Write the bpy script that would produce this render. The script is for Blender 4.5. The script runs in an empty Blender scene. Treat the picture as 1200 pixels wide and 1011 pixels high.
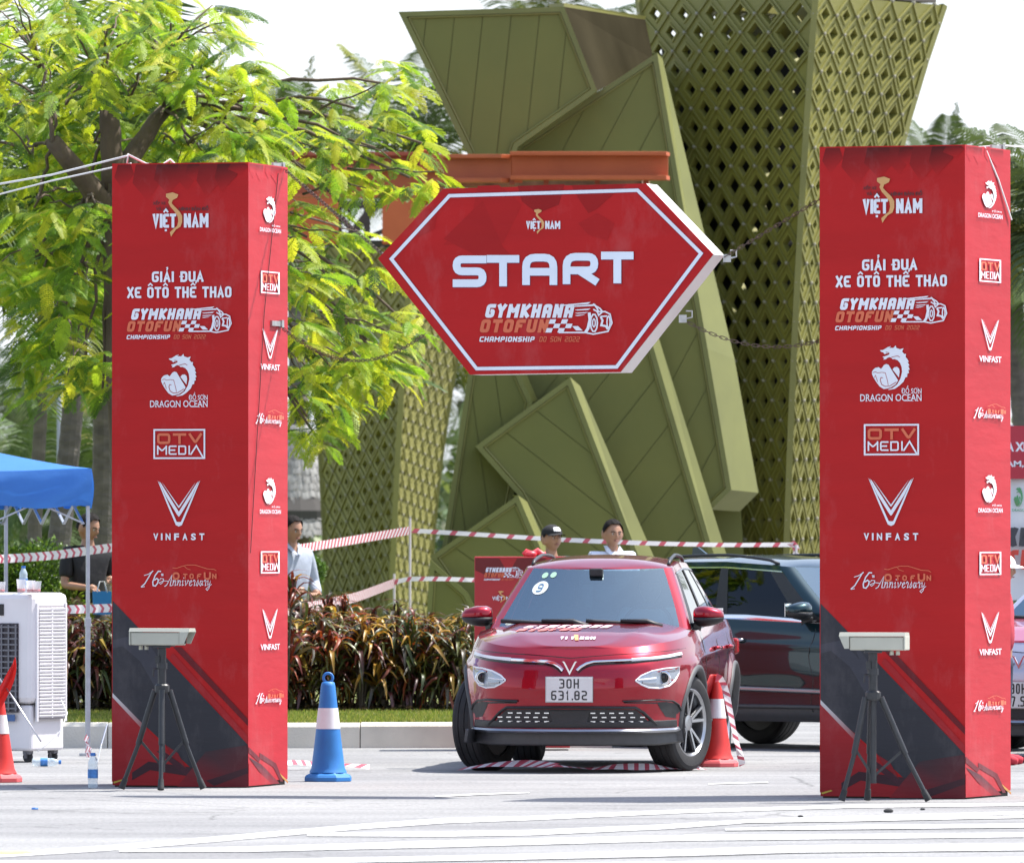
import bpy, bmesh, math, random
import numpy as np
from mathutils import Vector, Matrix
from mathutils.geometry import tessellate_polygon
from mathutils.bvhtree import BVHTree
R = math.radians
random.seed(7)
rng = np.random.default_rng(11)
scene = bpy.context.scene
COL = scene.collection

# ------------------------------------------------------------------ camera
F, CXP, HZ, EYE = 11400.0, 600.0, 632.0, 1.65        # focal length in photo pixels, horizon row, eye height
cam_d = bpy.data.cameras.new('camera'); cam = bpy.data.objects.new('camera', cam_d); COL.objects.link(cam)
cam_d.sensor_width = 36.0; cam_d.lens = 36.0 * F / 1200.0
cam.location = (0, 0, EYE)
cam.rotation_euler = (R(90) + math.atan((HZ - 505.5) / F), 0, 0)
cam_d.clip_start = 1.0; cam_d.clip_end = 6000.0
cam_d.dof.use_dof = True; cam_d.dof.focus_distance = 66.0; cam_d.dof.aperture_fstop = 9.0
scene.camera = cam

# ------------------------------------------------------------------ sky, sun, exposure
SUN_EL, SUN_AZ = R(62), R(68)                         # azimuth clockwise from +Y (the camera looks along +Y)
world = bpy.data.worlds.new('World'); scene.world = world; world.use_nodes = True
wn = world.node_tree.nodes; wl = world.node_tree.links
for n in list(wn): wn.remove(n)
wo = wn.new('ShaderNodeOutputWorld'); bg = wn.new('ShaderNodeBackground'); sk = wn.new('ShaderNodeTexSky')
sk.sky_type = 'NISHITA'; sk.sun_disc = False; sk.sun_elevation = SUN_EL; sk.sun_rotation = SUN_AZ
sk.air_density = 1.0; sk.dust_density = 2.0; sk.ozone_density = 2.5; sk.altitude = 0
bg.inputs['Strength'].default_value = 0.13
# thin high haze: whitens the sky all the way round, strongest low down
geo = wn.new('ShaderNodeNewGeometry'); sep = wn.new('ShaderNodeSeparateXYZ'); mrz = wn.new('ShaderNodeMapRange'); mixs = wn.new('ShaderNodeMixRGB')
wtc = wn.new('ShaderNodeTexCoord'); wl.new(wtc.outputs['Generated'], sep.inputs[0]); wl.new(sep.outputs['Z'], mrz.inputs['Value'])
mrz.inputs['From Min'].default_value = 0.0; mrz.inputs['From Max'].default_value = 0.6; mrz.inputs['To Min'].default_value = 0.96; mrz.inputs['To Max'].default_value = 0.06
mixs.inputs[2].default_value = (4.0, 4.2, 4.45, 1)
wl.new(mrz.outputs[0], mixs.inputs[0]); wl.new(sk.outputs[0], mixs.inputs[1]); wl.new(mixs.outputs[0], bg.inputs[0]); wl.new(bg.outputs[0], wo.inputs[0])
sun_d = bpy.data.lights.new('sun', 'SUN'); sun_d.energy = 3.6; sun_d.angle = R(0.55); sun_d.color = (1.0, 0.955, 0.88)
sun = bpy.data.objects.new('sun', sun_d); COL.objects.link(sun)
SDIR = Vector((math.cos(SUN_EL) * math.sin(SUN_AZ), math.cos(SUN_EL) * math.cos(SUN_AZ), math.sin(SUN_EL)))
sun.rotation_euler = SDIR.to_track_quat('Z', 'Y').to_euler()
scene.view_settings.view_transform = 'Standard'; scene.view_settings.look = 'None'
scene.view_settings.exposure = 1.3; scene.view_settings.gamma = 1.0
scene.view_settings.use_curve_mapping = False
scene.render.engine = 'CYCLES'
try:
    scene.cycles.use_denoising = True
    scene.cycles.max_bounces = 8; scene.cycles.transparent_max_bounces = 24
    scene.cycles.diffuse_bounces = 3; scene.cycles.glossy_bounces = 4; scene.cycles.transmission_bounces = 6
    scene.cycles.sample_clamp_indirect = 6.0
    scene.cycles.caustics_reflective = False; scene.cycles.caustics_refractive = False
except Exception: pass

# ------------------------------------------------------------------ helpers
def W(px, py, Y):                                     # world point seen at photo pixel (px,py) at distance Y
    return Vector(((px - CXP) / F * Y, Y, EYE - (py - HZ) / F * Y))
def YG(py, z=0.0):                                    # distance of a point at height z seen at row py
    return (EYE - z) * F / (py - HZ)

def mat(name, col, rough=0.6, metal=0.0, var=0.0, scale=4.0, bump=0.0, bscale=None, coat=0.0, col2=None,
        trans=0.0, alpha=1.0, spec=0.5, coord='Object', stretch=(1, 1, 1), sharp=False, detail=5, tint=None, emit=0.0, rvar=0.0):
    m = bpy.data.materials.new(name); m.use_nodes = True
    N = m.node_tree.nodes; L = m.node_tree.links
    p = N['Principled BSDF']; out = N['Material Output']
    c4 = (*col, 1.0)
    p.inputs['Base Color'].default_value = c4; p.inputs['Roughness'].default_value = rough
    p.inputs['Metallic'].default_value = metal; p.inputs['Specular IOR Level'].default_value = spec
    p.inputs['Coat Weight'].default_value = coat; p.inputs['Coat Roughness'].default_value = 0.04
    p.inputs['Alpha'].default_value = alpha
    if emit: p.inputs['Emission Color'].default_value = c4; p.inputs['Emission Strength'].default_value = emit
    tc = mp = None
    if var or bump or col2 or rvar:
        tc = N.new('ShaderNodeTexCoord'); mp = N.new('ShaderNodeMapping'); mp.inputs['Scale'].default_value = stretch
        L.new(tc.outputs[coord], mp.inputs['Vector'])
    if var or col2:
        nz = N.new('ShaderNodeTexNoise'); nz.inputs['Scale'].default_value = scale; nz.inputs['Detail'].default_value = detail
        L.new(mp.outputs[0], nz.inputs['Vector'])
        rp = N.new('ShaderNodeValToRGB')
        a, b = (0.47, 0.56) if sharp else (0.3, 0.72)
        rp.color_ramp.elements[0].position = a; rp.color_ramp.elements[1].position = b
        c2 = col2 if col2 else tuple(min(1, c * (1 + var)) for c in col)
        c1 = col if col2 else tuple(c * (1 - var) for c in col)
        rp.color_ramp.elements[0].color = (*c1, 1); rp.color_ramp.elements[1].color = (*c2, 1)
        L.new(nz.outputs['Fac'], rp.inputs[0]); L.new(rp.outputs[0], p.inputs['Base Color'])
        if rvar:
            mr = N.new('ShaderNodeMapRange'); mr.inputs['To Min'].default_value = max(0.02, rough - rvar); mr.inputs['To Max'].default_value = min(1, rough + rvar)
            L.new(nz.outputs['Fac'], mr.inputs['Value']); L.new(mr.outputs[0], p.inputs['Roughness'])
    if bump:
        nb = N.new('ShaderNodeTexNoise'); nb.inputs['Scale'].default_value = bscale or scale * 4; nb.inputs['Detail'].default_value = 6
        L.new(mp.outputs[0], nb.inputs['Vector'])
        bp = N.new('ShaderNodeBump'); bp.inputs['Strength'].default_value = 1.0; bp.inputs['Distance'].default_value = bump
        L.new(nb.outputs['Fac'], bp.inputs['Height']); L.new(bp.outputs[0], p.inputs['Normal'])
    if trans:
        tr = N.new('ShaderNodeBsdfTranslucent'); mx = N.new('ShaderNodeMixShader'); mx.inputs[0].default_value = trans
        tr.inputs[0].default_value = (*(tint or col), 1)
        L.new(p.outputs[0], mx.inputs[1]); L.new(tr.outputs[0], mx.inputs[2]); L.new(mx.outputs[0], out.inputs[0])
    return m

def attr_mat(name, rough=0.5, scuff=0.0, trans=0.0, tgain=(1, 1, 1), noise=0.0, nscale=8, stretch=(1, 1, 1), spec=0.5, bump=0.0):
    """colour from the mesh's colour attribute 'Col' (flat print, leaf-to-leaf variation)"""
    m = mat(name, (1, 1, 1), rough, trans=trans, spec=spec, bump=bump, bscale=nscale * 2, stretch=stretch)
    N = m.node_tree.nodes; L = m.node_tree.links; p = N['Principled BSDF']
    at = N.new('ShaderNodeAttribute'); at.attribute_name = 'Col'
    src = at.outputs['Color']
    if noise:
        tc = N.new('ShaderNodeTexCoord'); mp = N.new('ShaderNodeMapping'); mp.inputs['Scale'].default_value = stretch
        nz = N.new('ShaderNodeTexNoise'); nz.inputs['Scale'].default_value = nscale; nz.inputs['Detail'].default_value = 6
        L.new(tc.outputs['Object'], mp.inputs[0]); L.new(mp.outputs[0], nz.inputs['Vector'])
        mr = N.new('ShaderNodeMapRange'); mr.inputs['From Min'].default_value = 0.3; mr.inputs['From Max'].default_value = 0.7
        mr.inputs['To Min'].default_value = 1 - noise; mr.inputs['To Max'].default_value = 1 + noise
        mu = N.new('ShaderNodeVectorMath'); mu.operation = 'SCALE'
        L.new(nz.outputs['Fac'], mr.inputs['Value']); L.new(src, mu.inputs[0]); L.new(mr.outputs[0], mu.inputs['Scale'])
        src = mu.outputs[0]
    if scuff:
        tc2 = N.new('ShaderNodeTexCoord'); m2 = N.new('ShaderNodeMapping'); m2.inputs['Scale'].default_value = (1.0, 1.0, .45); n2 = N.new('ShaderNodeTexNoise'); n2.inputs['Scale'].default_value = 3.2; n2.inputs['Detail'].default_value = 9; n2.inputs['Roughness'].default_value = .68
        L.new(tc2.outputs['Object'], m2.inputs[0]); L.new(m2.outputs[0], n2.inputs['Vector']); r2 = N.new('ShaderNodeMapRange'); r2.inputs['From Min'].default_value = .54; r2.inputs['From Max'].default_value = .76; r2.inputs['To Min'].default_value = 0; r2.inputs['To Max'].default_value = scuff
        x2 = N.new('ShaderNodeMixRGB'); x2.inputs[2].default_value = (.50, .42, .42, 1); L.new(n2.outputs['Fac'], r2.inputs['Value']); L.new(r2.outputs[0], x2.inputs[0]); L.new(src, x2.inputs[1]); src = x2.outputs[0]
    L.new(src, p.inputs['Base Color'])
    if trans:
        t = [n for n in N if n.type == 'BSDF_TRANSLUCENT'][0]
        g = N.new('ShaderNodeVectorMath'); g.operation = 'MULTIPLY'; g.inputs[1].default_value = tgain
        L.new(src, g.inputs[0]); L.new(g.outputs[0], t.inputs[0])
    return m

class MB:
    """collects vertices and faces (world or local space) for ONE mesh object"""
    def __init__(s): s.v = []; s.f = []; s.mi = []; s.c = []; s.uc = False
    def add(s, vs, fs, mi=0, col=None):
        o = len(s.v); s.v.extend([tuple(v) for v in vs]); s.f.extend([tuple(i + o for i in f) for f in fs])
        s.mi.extend([mi] * len(fs))
        if col is not None: s.uc = True
        s.c.extend([col or (1, 1, 1)] * len(vs))
        return s
    def box(s, c, size, M=None, mi=0, col=None, taper=1.0):
        x, y, z = [k / 2 for k in size]
        vs = [Vector((a * x * (taper if d > 0 else 1), b * y * (taper if d > 0 else 1), d * z)) for d in (-1, 1) for b in (-1, 1) for a in (-1, 1)]
        vs = [(M @ v if M else v) + Vector(c) for v in vs]
        return s.add(vs, [(0, 2, 3, 1), (4, 5, 7, 6), (0, 1, 5, 4), (2, 6, 7, 3), (0, 4, 6, 2), (1, 3, 7, 5)], mi, col)
    def bar(s, a, b, w, h, up=(0, 0, 1), mi=0, col=None):
        a = Vector(a); b = Vector(b); d = (b - a); L = d.length
        if L < 1e-6: return s
        d.normalize(); u = Vector(up); sx = d.cross(u)
        if sx.length < 1e-4: sx = d.cross(Vector((1, 0, 0)))
        sx.normalize(); u = sx.cross(d).normalized()
        vs = []
        for p in (a, b):
            for (i, j) in ((-1, -1), (1, -1), (1, 1), (-1, 1)): vs.append(p + sx * i * w / 2 + u * j * h / 2)
        return s.add(vs, [(0, 3, 2, 1), (4, 5, 6, 7), (0, 1, 5, 4), (1, 2, 6, 5), (2, 3, 7, 6), (3, 0, 4, 7)], mi, col)
    def tube(s, pts, r, n=8, cap=True, mi=0, col=None, sq=None):
        pts = [Vector(p) for p in pts]; k = len(pts)
        rs = r if isinstance(r, (list, tuple)) else [r] * k
        t0 = (pts[1] - pts[0]).normalized()
        u = t0.cross(Vector((0, 0, 1)));
        if u.length < 1e-3: u = t0.cross(Vector((0, 1, 0)))
        u.normalize(); vs = []
        for i, p in enumerate(pts):
            t = (pts[min(i + 1, k - 1)] - pts[max(i - 1, 0)]).normalized()
            u = (u - t * u.dot(t))
            if u.length < 1e-6: u = t.orthogonal()
            u.normalize(); w = t.cross(u)
            for j in range(n):
                a = 2 * math.pi * (j + 0.5) / n
                vs.append(p + (u * math.cos(a) + w * math.sin(a)) * rs[i])
        fs = [(i * n + j, i * n + (j + 1) % n, (i + 1) * n + (j + 1) % n, (i + 1) * n + j) for i in range(k - 1) for j in range(n)]
        if cap: fs += [tuple(range(n))[::-1], tuple((k - 1) * n + j for j in range(n))]
        return s.add(vs, fs, mi, col)
    def lathe(s, prof, c=(0, 0, 0), n=24, M=None, mi=0, col=None, cap=True, sq=0):
        vs = []; c = Vector(c)
        for (r, z) in prof:
            for j in range(n):
                a = 2 * math.pi * (j + .5) / n; x, y = math.cos(a), math.sin(a)
                if sq:
                    k = 1 / max(abs(x), abs(y)); k = 1 + (k - 1) * sq; x *= k; y *= k
                v = Vector((r * x, r * y, z)); vs.append((M @ v if M else v) + c)
        k = len(prof)
        fs = [(i * n + j, i * n + (j + 1) % n, (i + 1) * n + (j + 1) % n, (i + 1) * n + j) for i in range(k - 1) for j in range(n)]
        if cap: fs += [tuple(range(n))[::-1], tuple((k - 1) * n + j for j in range(n))]
        return s.add(vs, fs, mi, col)
    def prism(s, front, back, mi=0, col=None):
        n = len(front); tri = tessellate_polygon([[Vector(p) for p in front]])
        fs = [tuple(t) for t in tri] + [tuple(n + i for i in t[::-1]) for t in tri] + [(i, (i + 1) % n, n + (i + 1) % n, n + i) for i in range(n)]
        return s.add(list(front) + list(back), fs, mi, col)
    def grid(s, P, mi=0, col=None, closed=False):
        nu = len(P); nv = len(P[0]); vs = [p for r in P for p in r]
        fs = [(i * nv + j, i * nv + (j + 1) % nv, ((i + 1) % nu) * nv + (j + 1) % nv, ((i + 1) % nu) * nv + j) for i in range(nu - (0 if closed else 1)) for j in range(nv - 1)]
        return s.add(vs, fs, mi, col)
    def sphere(s, c, r, n=10, m=7, M=None, mi=0, col=None):
        rr = r if isinstance(r, (tuple, list)) else (r, r, r); c = Vector(c); vs = []
        for i in range(m + 1):
            th = math.pi * i / m
            for j in range(n):
                a = 2 * math.pi * j / n
                v = Vector((rr[0] * math.sin(th) * math.cos(a), rr[1] * math.sin(th) * math.sin(a), rr[2] * math.cos(th)))
                vs.append((M @ v if M else v) + c)
        fs = [(i * n + j, (i + 1) * n + j, (i + 1) * n + (j + 1) % n, i * n + (j + 1) % n) for i in range(m) for j in range(n)]
        return s.add(vs, fs, mi, col)
    def build(s, name, mats, parent=None, smooth=False, world=False, bevel=0.0, fix=False, split=None):
        vs = s.v
        if world and parent is not None:
            r = parent
            while r.parent: r = r.parent
            Mi = r.matrix_basis.inverted(); vs = [tuple(Mi @ Vector(v)) for v in vs]
        me = bpy.data.meshes.new(name); me.from_pydata(vs, [], s.f)
        mats = mats if isinstance(mats, (list, tuple)) else [mats]
        for m in mats: me.materials.append(m)
        if len(mats) > 1: me.polygons.foreach_set('material_index', s.mi)
        if s.uc:
            ca = me.color_attributes.new('Col', 'FLOAT_COLOR', 'POINT')
            arr = np.ones((len(s.c), 4), dtype=np.float32); arr[:, :3] = np.array(s.c, dtype=np.float32); ca.data.foreach_set('color', arr.ravel())
        if fix:
            bm = bmesh.new(); bm.from_mesh(me); bmesh.ops.remove_doubles(bm, verts=bm.verts, dist=1e-5)
            bmesh.ops.recalc_face_normals(bm, faces=bm.faces); bm.to_mesh(me); bm.free()
        if smooth: me.polygons.foreach_set('use_smooth', [True] * len(me.polygons))
        me.update()
        o = bpy.data.objects.new(name, me); COL.objects.link(o)
        if parent is not None: o.parent = parent
        if bevel:
            b = o.modifiers.new('bevel', 'BEVEL'); b.width = bevel; b.segments = 2; b.limit_method = 'ANGLE'; b.angle_limit = R(40)
        if smooth and split:
            try: me.set_sharp_from_angle(angle=R(split))
            except Exception: pass
        return o

def thing(name, label, cat, loc=(0, 0, 0), rotz=0.0, group=None):
    o = bpy.data.objects.new(name, None); COL.objects.link(o); o.empty_display_size = 0.2
    o.location = loc; o.rotation_euler = (0, 0, rotz); o['label'] = label; o['category'] = cat
    o.matrix_basis = Matrix.Translation(Vector(loc)) @ Matrix.Rotation(rotz, 4, 'Z')
    if group: o['group'] = group
    return o
def tag(o, label, cat, group=None):
    o['label'] = label; o['category'] = cat
    if group: o['group'] = group
    return o
def struct(o, kind='structure'): o['kind'] = kind; return o
def piece(src, name, parent, mw=None):                 # another object on the same mesh
    o = bpy.data.objects.new(name, src.data); COL.objects.link(o); o.parent = parent
    if mw is not None: o.matrix_basis = mw
    return o
def dup(root, loc, rotz, label):
    r = root.copy(); COL.objects.link(r); r.location = loc; r.rotation_euler = (0, 0, rotz); r['label'] = label
    for ch in list(root.children):
        c = ch.copy(); COL.objects.link(c); c.parent = r
        for g in ch.children:
            d = g.copy(); COL.objects.link(d); d.parent = c
    return r

# ---- 2D drawing: shapes in a flat plane, mapped onto a face as thin print
def strip_poly(pts, w, closed=False):
    """quads along a polyline with mitred joints"""
    P = [Vector(p[:2]) for p in pts]; n = len(P); Lf = []; Rt = []
    for i in range(n):
        a = P[(i - 1) % n] if (closed or i > 0) else None; b = P[(i + 1) % n] if (closed or i < n - 1) else None
        d1 = (P[i] - a).normalized() if a is not None else None; d2 = (b - P[i]).normalized() if b is not None else None
        d1 = d1 if d1 is not None else d2; d2 = d2 if d2 is not None else d1
        n1 = Vector((-d1.y, d1.x)); n2 = Vector((-d2.y, d2.x)); m = n1 + n2
        if m.length < 1e-3: m = n1.copy()
        m.normalize(); k = w / 2 / max(0.45, m.dot(n1))
        Lf.append(P[i] + m * k); Rt.append(P[i] - m * k)
    q = []
    for i in range(n if closed else n - 1):
        j = (i + 1) % n; q.append([Rt[i], Rt[j], Lf[j], Lf[i]])
    return q
def round_corners(pts, r, closed=False, seg=4):
    P = [Vector(p) for p in pts]; n = len(P); out = []
    for i in range(n):
        if not closed and i in (0, n - 1): out.append(P[i]); continue
        a, b, c = P[i - 1], P[i], P[(i + 1) % n]
        u = (a - b); v = (c - b); lu, lv = u.length, v.length
        if lu < 1e-6 or lv < 1e-6: out.append(b); continue
        u.normalize(); v.normalize()
        if abs(u.dot(v)) > 0.5: out.append(b); continue
        k = min(r, lu * .49, lv * .49); p0 = b + u * k; p1 = b + v * k
        for s in range(seg + 1):
            t = s / seg; out.append(p0 * (1 - t) ** 2 + b * 2 * t * (1 - t) + p1 * t * t)
    return out
GL = {
 'A': [[(0, 0), (0, 1), (1, 1), (1, 0)], [(0, .4), (1, .4)]], 'C': [[(1, 1), (0, 1), (0, 0), (1, 0)]],
 'D': [[(0, 0), (0, 1)], [(.1, 1), (1, 1), (1, 0), (.1, 0)]], 'E': [[(1, 1), (0, 1), (0, 0), (1, 0)], [(0, .5), (.9, .5)]],
 'F': [[(1, 1), (0, 1), (0, 0)], [(0, .5), (.85, .5)]], 'G': [[(1, 1), (0, 1), (0, 0), (1, 0), (1, .5), (.5, .5)]],
 'H': [[(0, 0), (0, 1)], [(1, 0), (1, 1)], [(0, .5), (1, .5)]], 'I': [[(.5, 0), (.5, 1)]],
 'K': [[(0, 0), (0, 1)], [(1, 1), (.2, .5), (1, 0)]], 'M': [[(0, 0), (0, 1)], [(.04, .9), (.5, .4), (.96, .9)], [(1, 0), (1, 1)]],
 'N': [[(0, 0), (0, 1)], [(.03, .94), (.97, .06)], [(1, 0), (1, 1)]], 'O': [['c', (0, 0), (0, 1), (1, 1), (1, 0)]],
 'P': [[(0, 0), (0, 1), (1, 1), (1, .42), (0, .42)]], 'R': [[(0, 0), (0, 1), (1, 1), (1, .42), (0, .42)], [(.45, .42), (1, 0)]],
 'S': [[(1, 1), (0, 1), (0, .5), (1, .5), (1, 0), (0, 0)]], 'T': [[(0, 1), (1, 1)], [(.5, 1), (.5, 0)]],
 'U': [[(0, 1), (0, 0), (1, 0), (1, 1)]], 'V': [[(0, 1), (.5, 0), (1, 1)]], 'Y': [[(0, 1), (.5, .5), (1, 1)], [(.5, .5), (.5, 0)]],
 '0': [['c', (0, 0), (0, 1), (1, 1), (1, 0)]], '1': [[(.1, .75), (.6, 1), (.6, 0)]], '2': [[(0, 1), (1, 1), (1, .5), (0, .5), (0, 0), (1, 0)]],
 '3': [[(0, 1), (1, 1), (1, 0), (0, 0)], [(.2, .52), (1, .52)]], '5': [[(1, 1), (0, 1), (0, .55), (1, .55), (1, 0), (0, 0)]],
 '6': [[(1, 1), (0, 1), (0, 0), (1, 0), (1, .55), (0, .55)]], '7': [[(0, 1), (1, 1), (.35, 0)]],
 '9': [[(0, 0), (1, 0), (1, 1), (0, 1), (0, .45), (1, .45)]], '4': [[(0, 1), (0, .4), (1, .4)], [(1, 1), (1, 0)]],
 '8': [['c', (0, 0), (0, 1), (1, 1), (1, 0)], [(0, .52), (1, .52)]], '.': [[(.5, 0), (.5, .12)]],
 'a': [[(0, 0), (.5, 1), (1, 0)], [(.22, .30), (.78, .30)]], 'X': [[(0, 0), (1, 1)], [(0, 1), (1, 0)]], 'L': [[(0, 1), (0, 0), (1, 0)]],
}
WID = {'I': .35, 'M': 1.25, '.': .25, '1': .6}
def stroke_text(txt, x0, y0, x1, y1, weight=.16, shear=0.0, gap=.3, rad=.28, wsp=.8):
    """blocky lettering filling the box (y0 top, y1 bottom; rows grow downwards). Returns quads in that plane."""
    ws = [WID.get(c, 1.0) if c != ' ' else wsp for c in txt]
    tot = sum(ws) + gap * (len(txt) - 1); H = abs(y1 - y0); ww = abs(x1 - x0) - abs(shear) * H; sc = ww / tot; out = []; x = x0
    wt = weight * H
    for ch, wd in zip(txt, ws):
        if ch != ' ' and ch in GL:
            for st in GL[ch]:
                closed = st[0] == 'c'; pts = st[1:] if closed else st
                xs0 = x + wt / 2; xw = max(0.01, wd * sc - wt); 
                q = [(xs0 + a * xw, y1 - wt / 2 - b * (H - wt)) for a, b in pts]
                if not closed:       # run free ends out to the glyph box
                    q = [Vector(p) for p in q]
                    for e, nb in ((0, 1), (-1, -2)):
                        d = (q[e] - q[nb]).normalized()
                        a, b = pts[e]
                        if (a in (0, 1) or b in (0, 1)): q[e] = q[e] + d * wt / 2
                q = round_corners(q, rad * min(H, wd * sc), closed) if rad else q
                for quad in strip_poly(q, wt, closed):
                    out.append([(p.x + shear * (y1 - p.y), p.y) for p in quad])
        x += (wd + gap) * sc
    return out
def vn_text(c, txt, marks, x0, y0, x1, y1, col, weight=.2, gap=.16, rad=.3):
    """upright Vietnamese capitals with their tone marks; marks = {index: 'circ hook dot bar'}"""
    c.quads(stroke_text(txt, x0, y0, x1, y1, weight=weight, gap=gap, rad=rad, wsp=.6), col)
    ws = [WID.get(q, 1.0) if q != ' ' else .6 for q in txt]; sc = (x1 - x0) / (sum(ws) + gap * (len(txt) - 1)); x = x0; H = y1 - y0; w = weight * H * .62
    for i, wd in enumerate(ws):
        m = marks.get(i, ''); cx = x + wd * sc / 2; hw = .34 * sc
        if 'circ' in m: c.line([(cx - hw, y0 - .10 * H), (cx, y0 - .30 * H), (cx + hw, y0 - .10 * H)], w, col)
        if 'hook' in m:
            hx = cx + (hw * 1.25 if 'circ' in m else 0); hy = y0 - (.26 if 'circ' in m else .10) * H
            c.line([(hx - .10 * sc, hy - .22 * H), (hx + .08 * sc, hy - .26 * H), (hx + .10 * sc, hy - .13 * H), (hx, hy - .08 * H), (hx, hy)], w * .8, col)
        if 'dot' in m: c.quads([[(cx - w * .6, y1 + .10 * H), (cx + w * .6, y1 + .10 * H), (cx + w * .6, y1 + .10 * H + w * 1.2), (cx - w * .6, y1 + .10 * H + w * 1.2)]], col)
        if 'bar' in m: c.quads([[(x - .16 * sc, y0 + .44 * H), (x + .5 * sc, y0 + .44 * H), (x + .5 * sc, y0 + .44 * H + w * .8), (x - .16 * sc, y0 + .44 * H + w * .8)]], col)
        x += (wd + gap) * sc
_tc = {}
def font_tris(txt, bold=0.0):
    k = (txt, bold)
    if k in _tc: return _tc[k]
    cu = bpy.data.curves.new('t', 'FONT'); cu.body = txt; cu.size = 1; cu.offset = bold; cu.resolution_u = 3
    ob = bpy.data.objects.new('t', cu); COL.objects.link(ob)
    bpy.context.view_layer.update()
    me = ob.evaluated_get(bpy.context.evaluated_depsgraph_get()).to_mesh()
    me.calc_loop_triangles()
    vs = np.array([v.co[:2] for v in me.vertices]) if len(me.vertices) else np.zeros((1, 2))
    tr = [tuple(t.vertices) for t in me.loop_triangles]
    bpy.data.objects.remove(ob); bpy.data.curves.remove(cu)
    _tc[k] = (vs, tr); return _tc[k]

class Canvas:
    """flat print on a face: fn maps plane coords (x,y) to 3D, nrm is the outward normal"""
    def __init__(s, fn, nrm, base=0.001, step=0.0003): s.fn = fn; s.n = Vector(nrm); s.mb = MB(); s.k = base; s.step = step; s.mb.uc = True
    def up(s): s.k += s.step
    def put(s, pts, tris, col):
        cols = col if isinstance(col, list) else [col] * len(pts)
        o = len(s.mb.v)
        for p, c in zip(pts, cols): s.mb.v.append(tuple(s.fn(p[0], p[1]) + s.n * s.k)); s.mb.c.append(c)
        s.mb.f.extend([tuple(i + o for i in t) for t in tris]); s.mb.mi.extend([0] * len(tris))
    def poly(s, pts, col):
        tr = tessellate_polygon([[Vector((p[0], p[1], 0)) for p in pts]]); s.put(pts, tr, col); s.up()
    def quads(s, qs, col, lift=True):
        for q in qs:
            s.put([(p[0], p[1]) for p in q], [(0, 1, 2, 3)], col); s.k += 1e-5
        if lift: s.up()
    def line(s, pts, w, col, closed=False): s.quads(strip_poly(pts, w, closed), col)
    def text(s, txt, x0, y0, x1, y1, col, bold=0.02, shear=0.0, keep=False):
        vs, tr = font_tris(txt, bold); a = vs.min(0); b = vs.max(0); Hh = y1 - y0
        sx = (x1 - x0 - abs(shear * Hh)) / (b[0] - a[0]); sy = Hh / (b[1] - a[1])
        pts = [(x0 + (v[0] - a[0]) * sx + shear * (v[1] - a[1]) * sy, y1 - (v[1] - a[1]) * sy) for v in vs]
        s.put(pts, tr, col); s.up()
    def blk(s, txt, x0, y0, x1, y1, col, **kw): s.quads(stroke_text(txt, x0, y0, x1, y1, **kw), col)
    def build(s, name, m, parent, world=False):
        o = s.mb.build(name, m, parent, world=world)
        return o

INK = attr_mat('print_ink', 0.42, noise=0.05, nscale=3)
WHT = (0.72, 0.74, 0.80)
# ------------------------------------------------------------------ ground, kerb, lawn
def road_mat():
    m = mat('road', (.36, .36, .365), .9, bump=.004, bscale=160, scale=3)
    N = m.node_tree.nodes; L = m.node_tree.links; p = N['Principled BSDF']
    tc = N.new('ShaderNodeTexCoord')
    def noise(scale, st=(1, 1, 1), det=6, rough=.55):
        mp = N.new('ShaderNodeMapping'); mp.inputs['Scale'].default_value = st
        n = N.new('ShaderNodeTexNoise'); n.inputs['Scale'].default_value = scale; n.inputs['Detail'].default_value = det; n.inputs['Roughness'].default_value = rough
        L.new(tc.outputs['Object'], mp.inputs[0]); L.new(mp.outputs[0], n.inputs['Vector']); return n.outputs['Fac']
    def ramp(src, a, b, c1, c2):
        r = N.new('ShaderNodeValToRGB'); r.color_ramp.elements[0].position = a; r.color_ramp.elements[1].position = b
        r.color_ramp.elements[0].color = (*c1, 1); r.color_ramp.elements[1].color = (*c2, 1); L.new(src, r.inputs[0]); return r.outputs[0]
    def mix(fac, a, b, mode='MIX'):
        x = N.new('ShaderNodeMixRGB'); x.blend_type = mode
        if isinstance(fac, float): x.inputs[0].default_value = fac
        else: L.new(fac, x.inputs[0])
        L.new(a, x.inputs[1]); L.new(b, x.inputs[2]); return x.outputs[0]
    big = ramp(noise(.35), .35, .65, (.22, .22, .225), (.275, .275, .277))
    band = ramp(noise(.9, (.25, 1, 1)), .38, .62, (.86, .86, .86), (1.08, 1.08, 1.07))
    fine = ramp(noise(34, (1, .25, 1), det=8, rough=.85), .32, .68, (.62, .62, .63), (1.24, 1.24, 1.22))
    c = mix(1.0, big, band, 'MULTIPLY'); c = mix(1.0, c, fine, 'MULTIPLY')
    # dark tyre and oil marks, drawn out along the road
    st = ramp(noise(1.6, (.12, 1.1, 1), 4), .60, .70, (1, 1, 1), (.72, .72, .74)); c = mix(1.0, c, st, 'MULTIPLY')
    # hairline cracks
    vo = N.new('ShaderNodeTexVoronoi'); vo.feature = 'DISTANCE_TO_EDGE'; vo.inputs['Scale'].default_value = .35
    nz = noise(1.2, det=8)
    mpv = N.new('ShaderNodeVectorMath'); mpv.operation = 'ADD'; L.new(tc.outputs['Object'], mpv.inputs[0]); L.new(nz, mpv.inputs[1]); L.new(mpv.outputs[0], vo.inputs['Vector'])
    cr = ramp(vo.outputs['Distance'], .0, .006, (.55, .55, .55), (1, 1, 1)); c = mix(1.0, c, cr, 'MULTIPLY')
    L.new(c, p.inputs['Base Color'])
    return m
ROAD = road_mat()
g = MB()
xs = [-1500, -300, -80, -30, -12, 0, 12, 30, 80, 300, 1500]; ys = [-300, 0, 30, 50, 60, 70, 80, 95, 130, 400, 3000]
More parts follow.
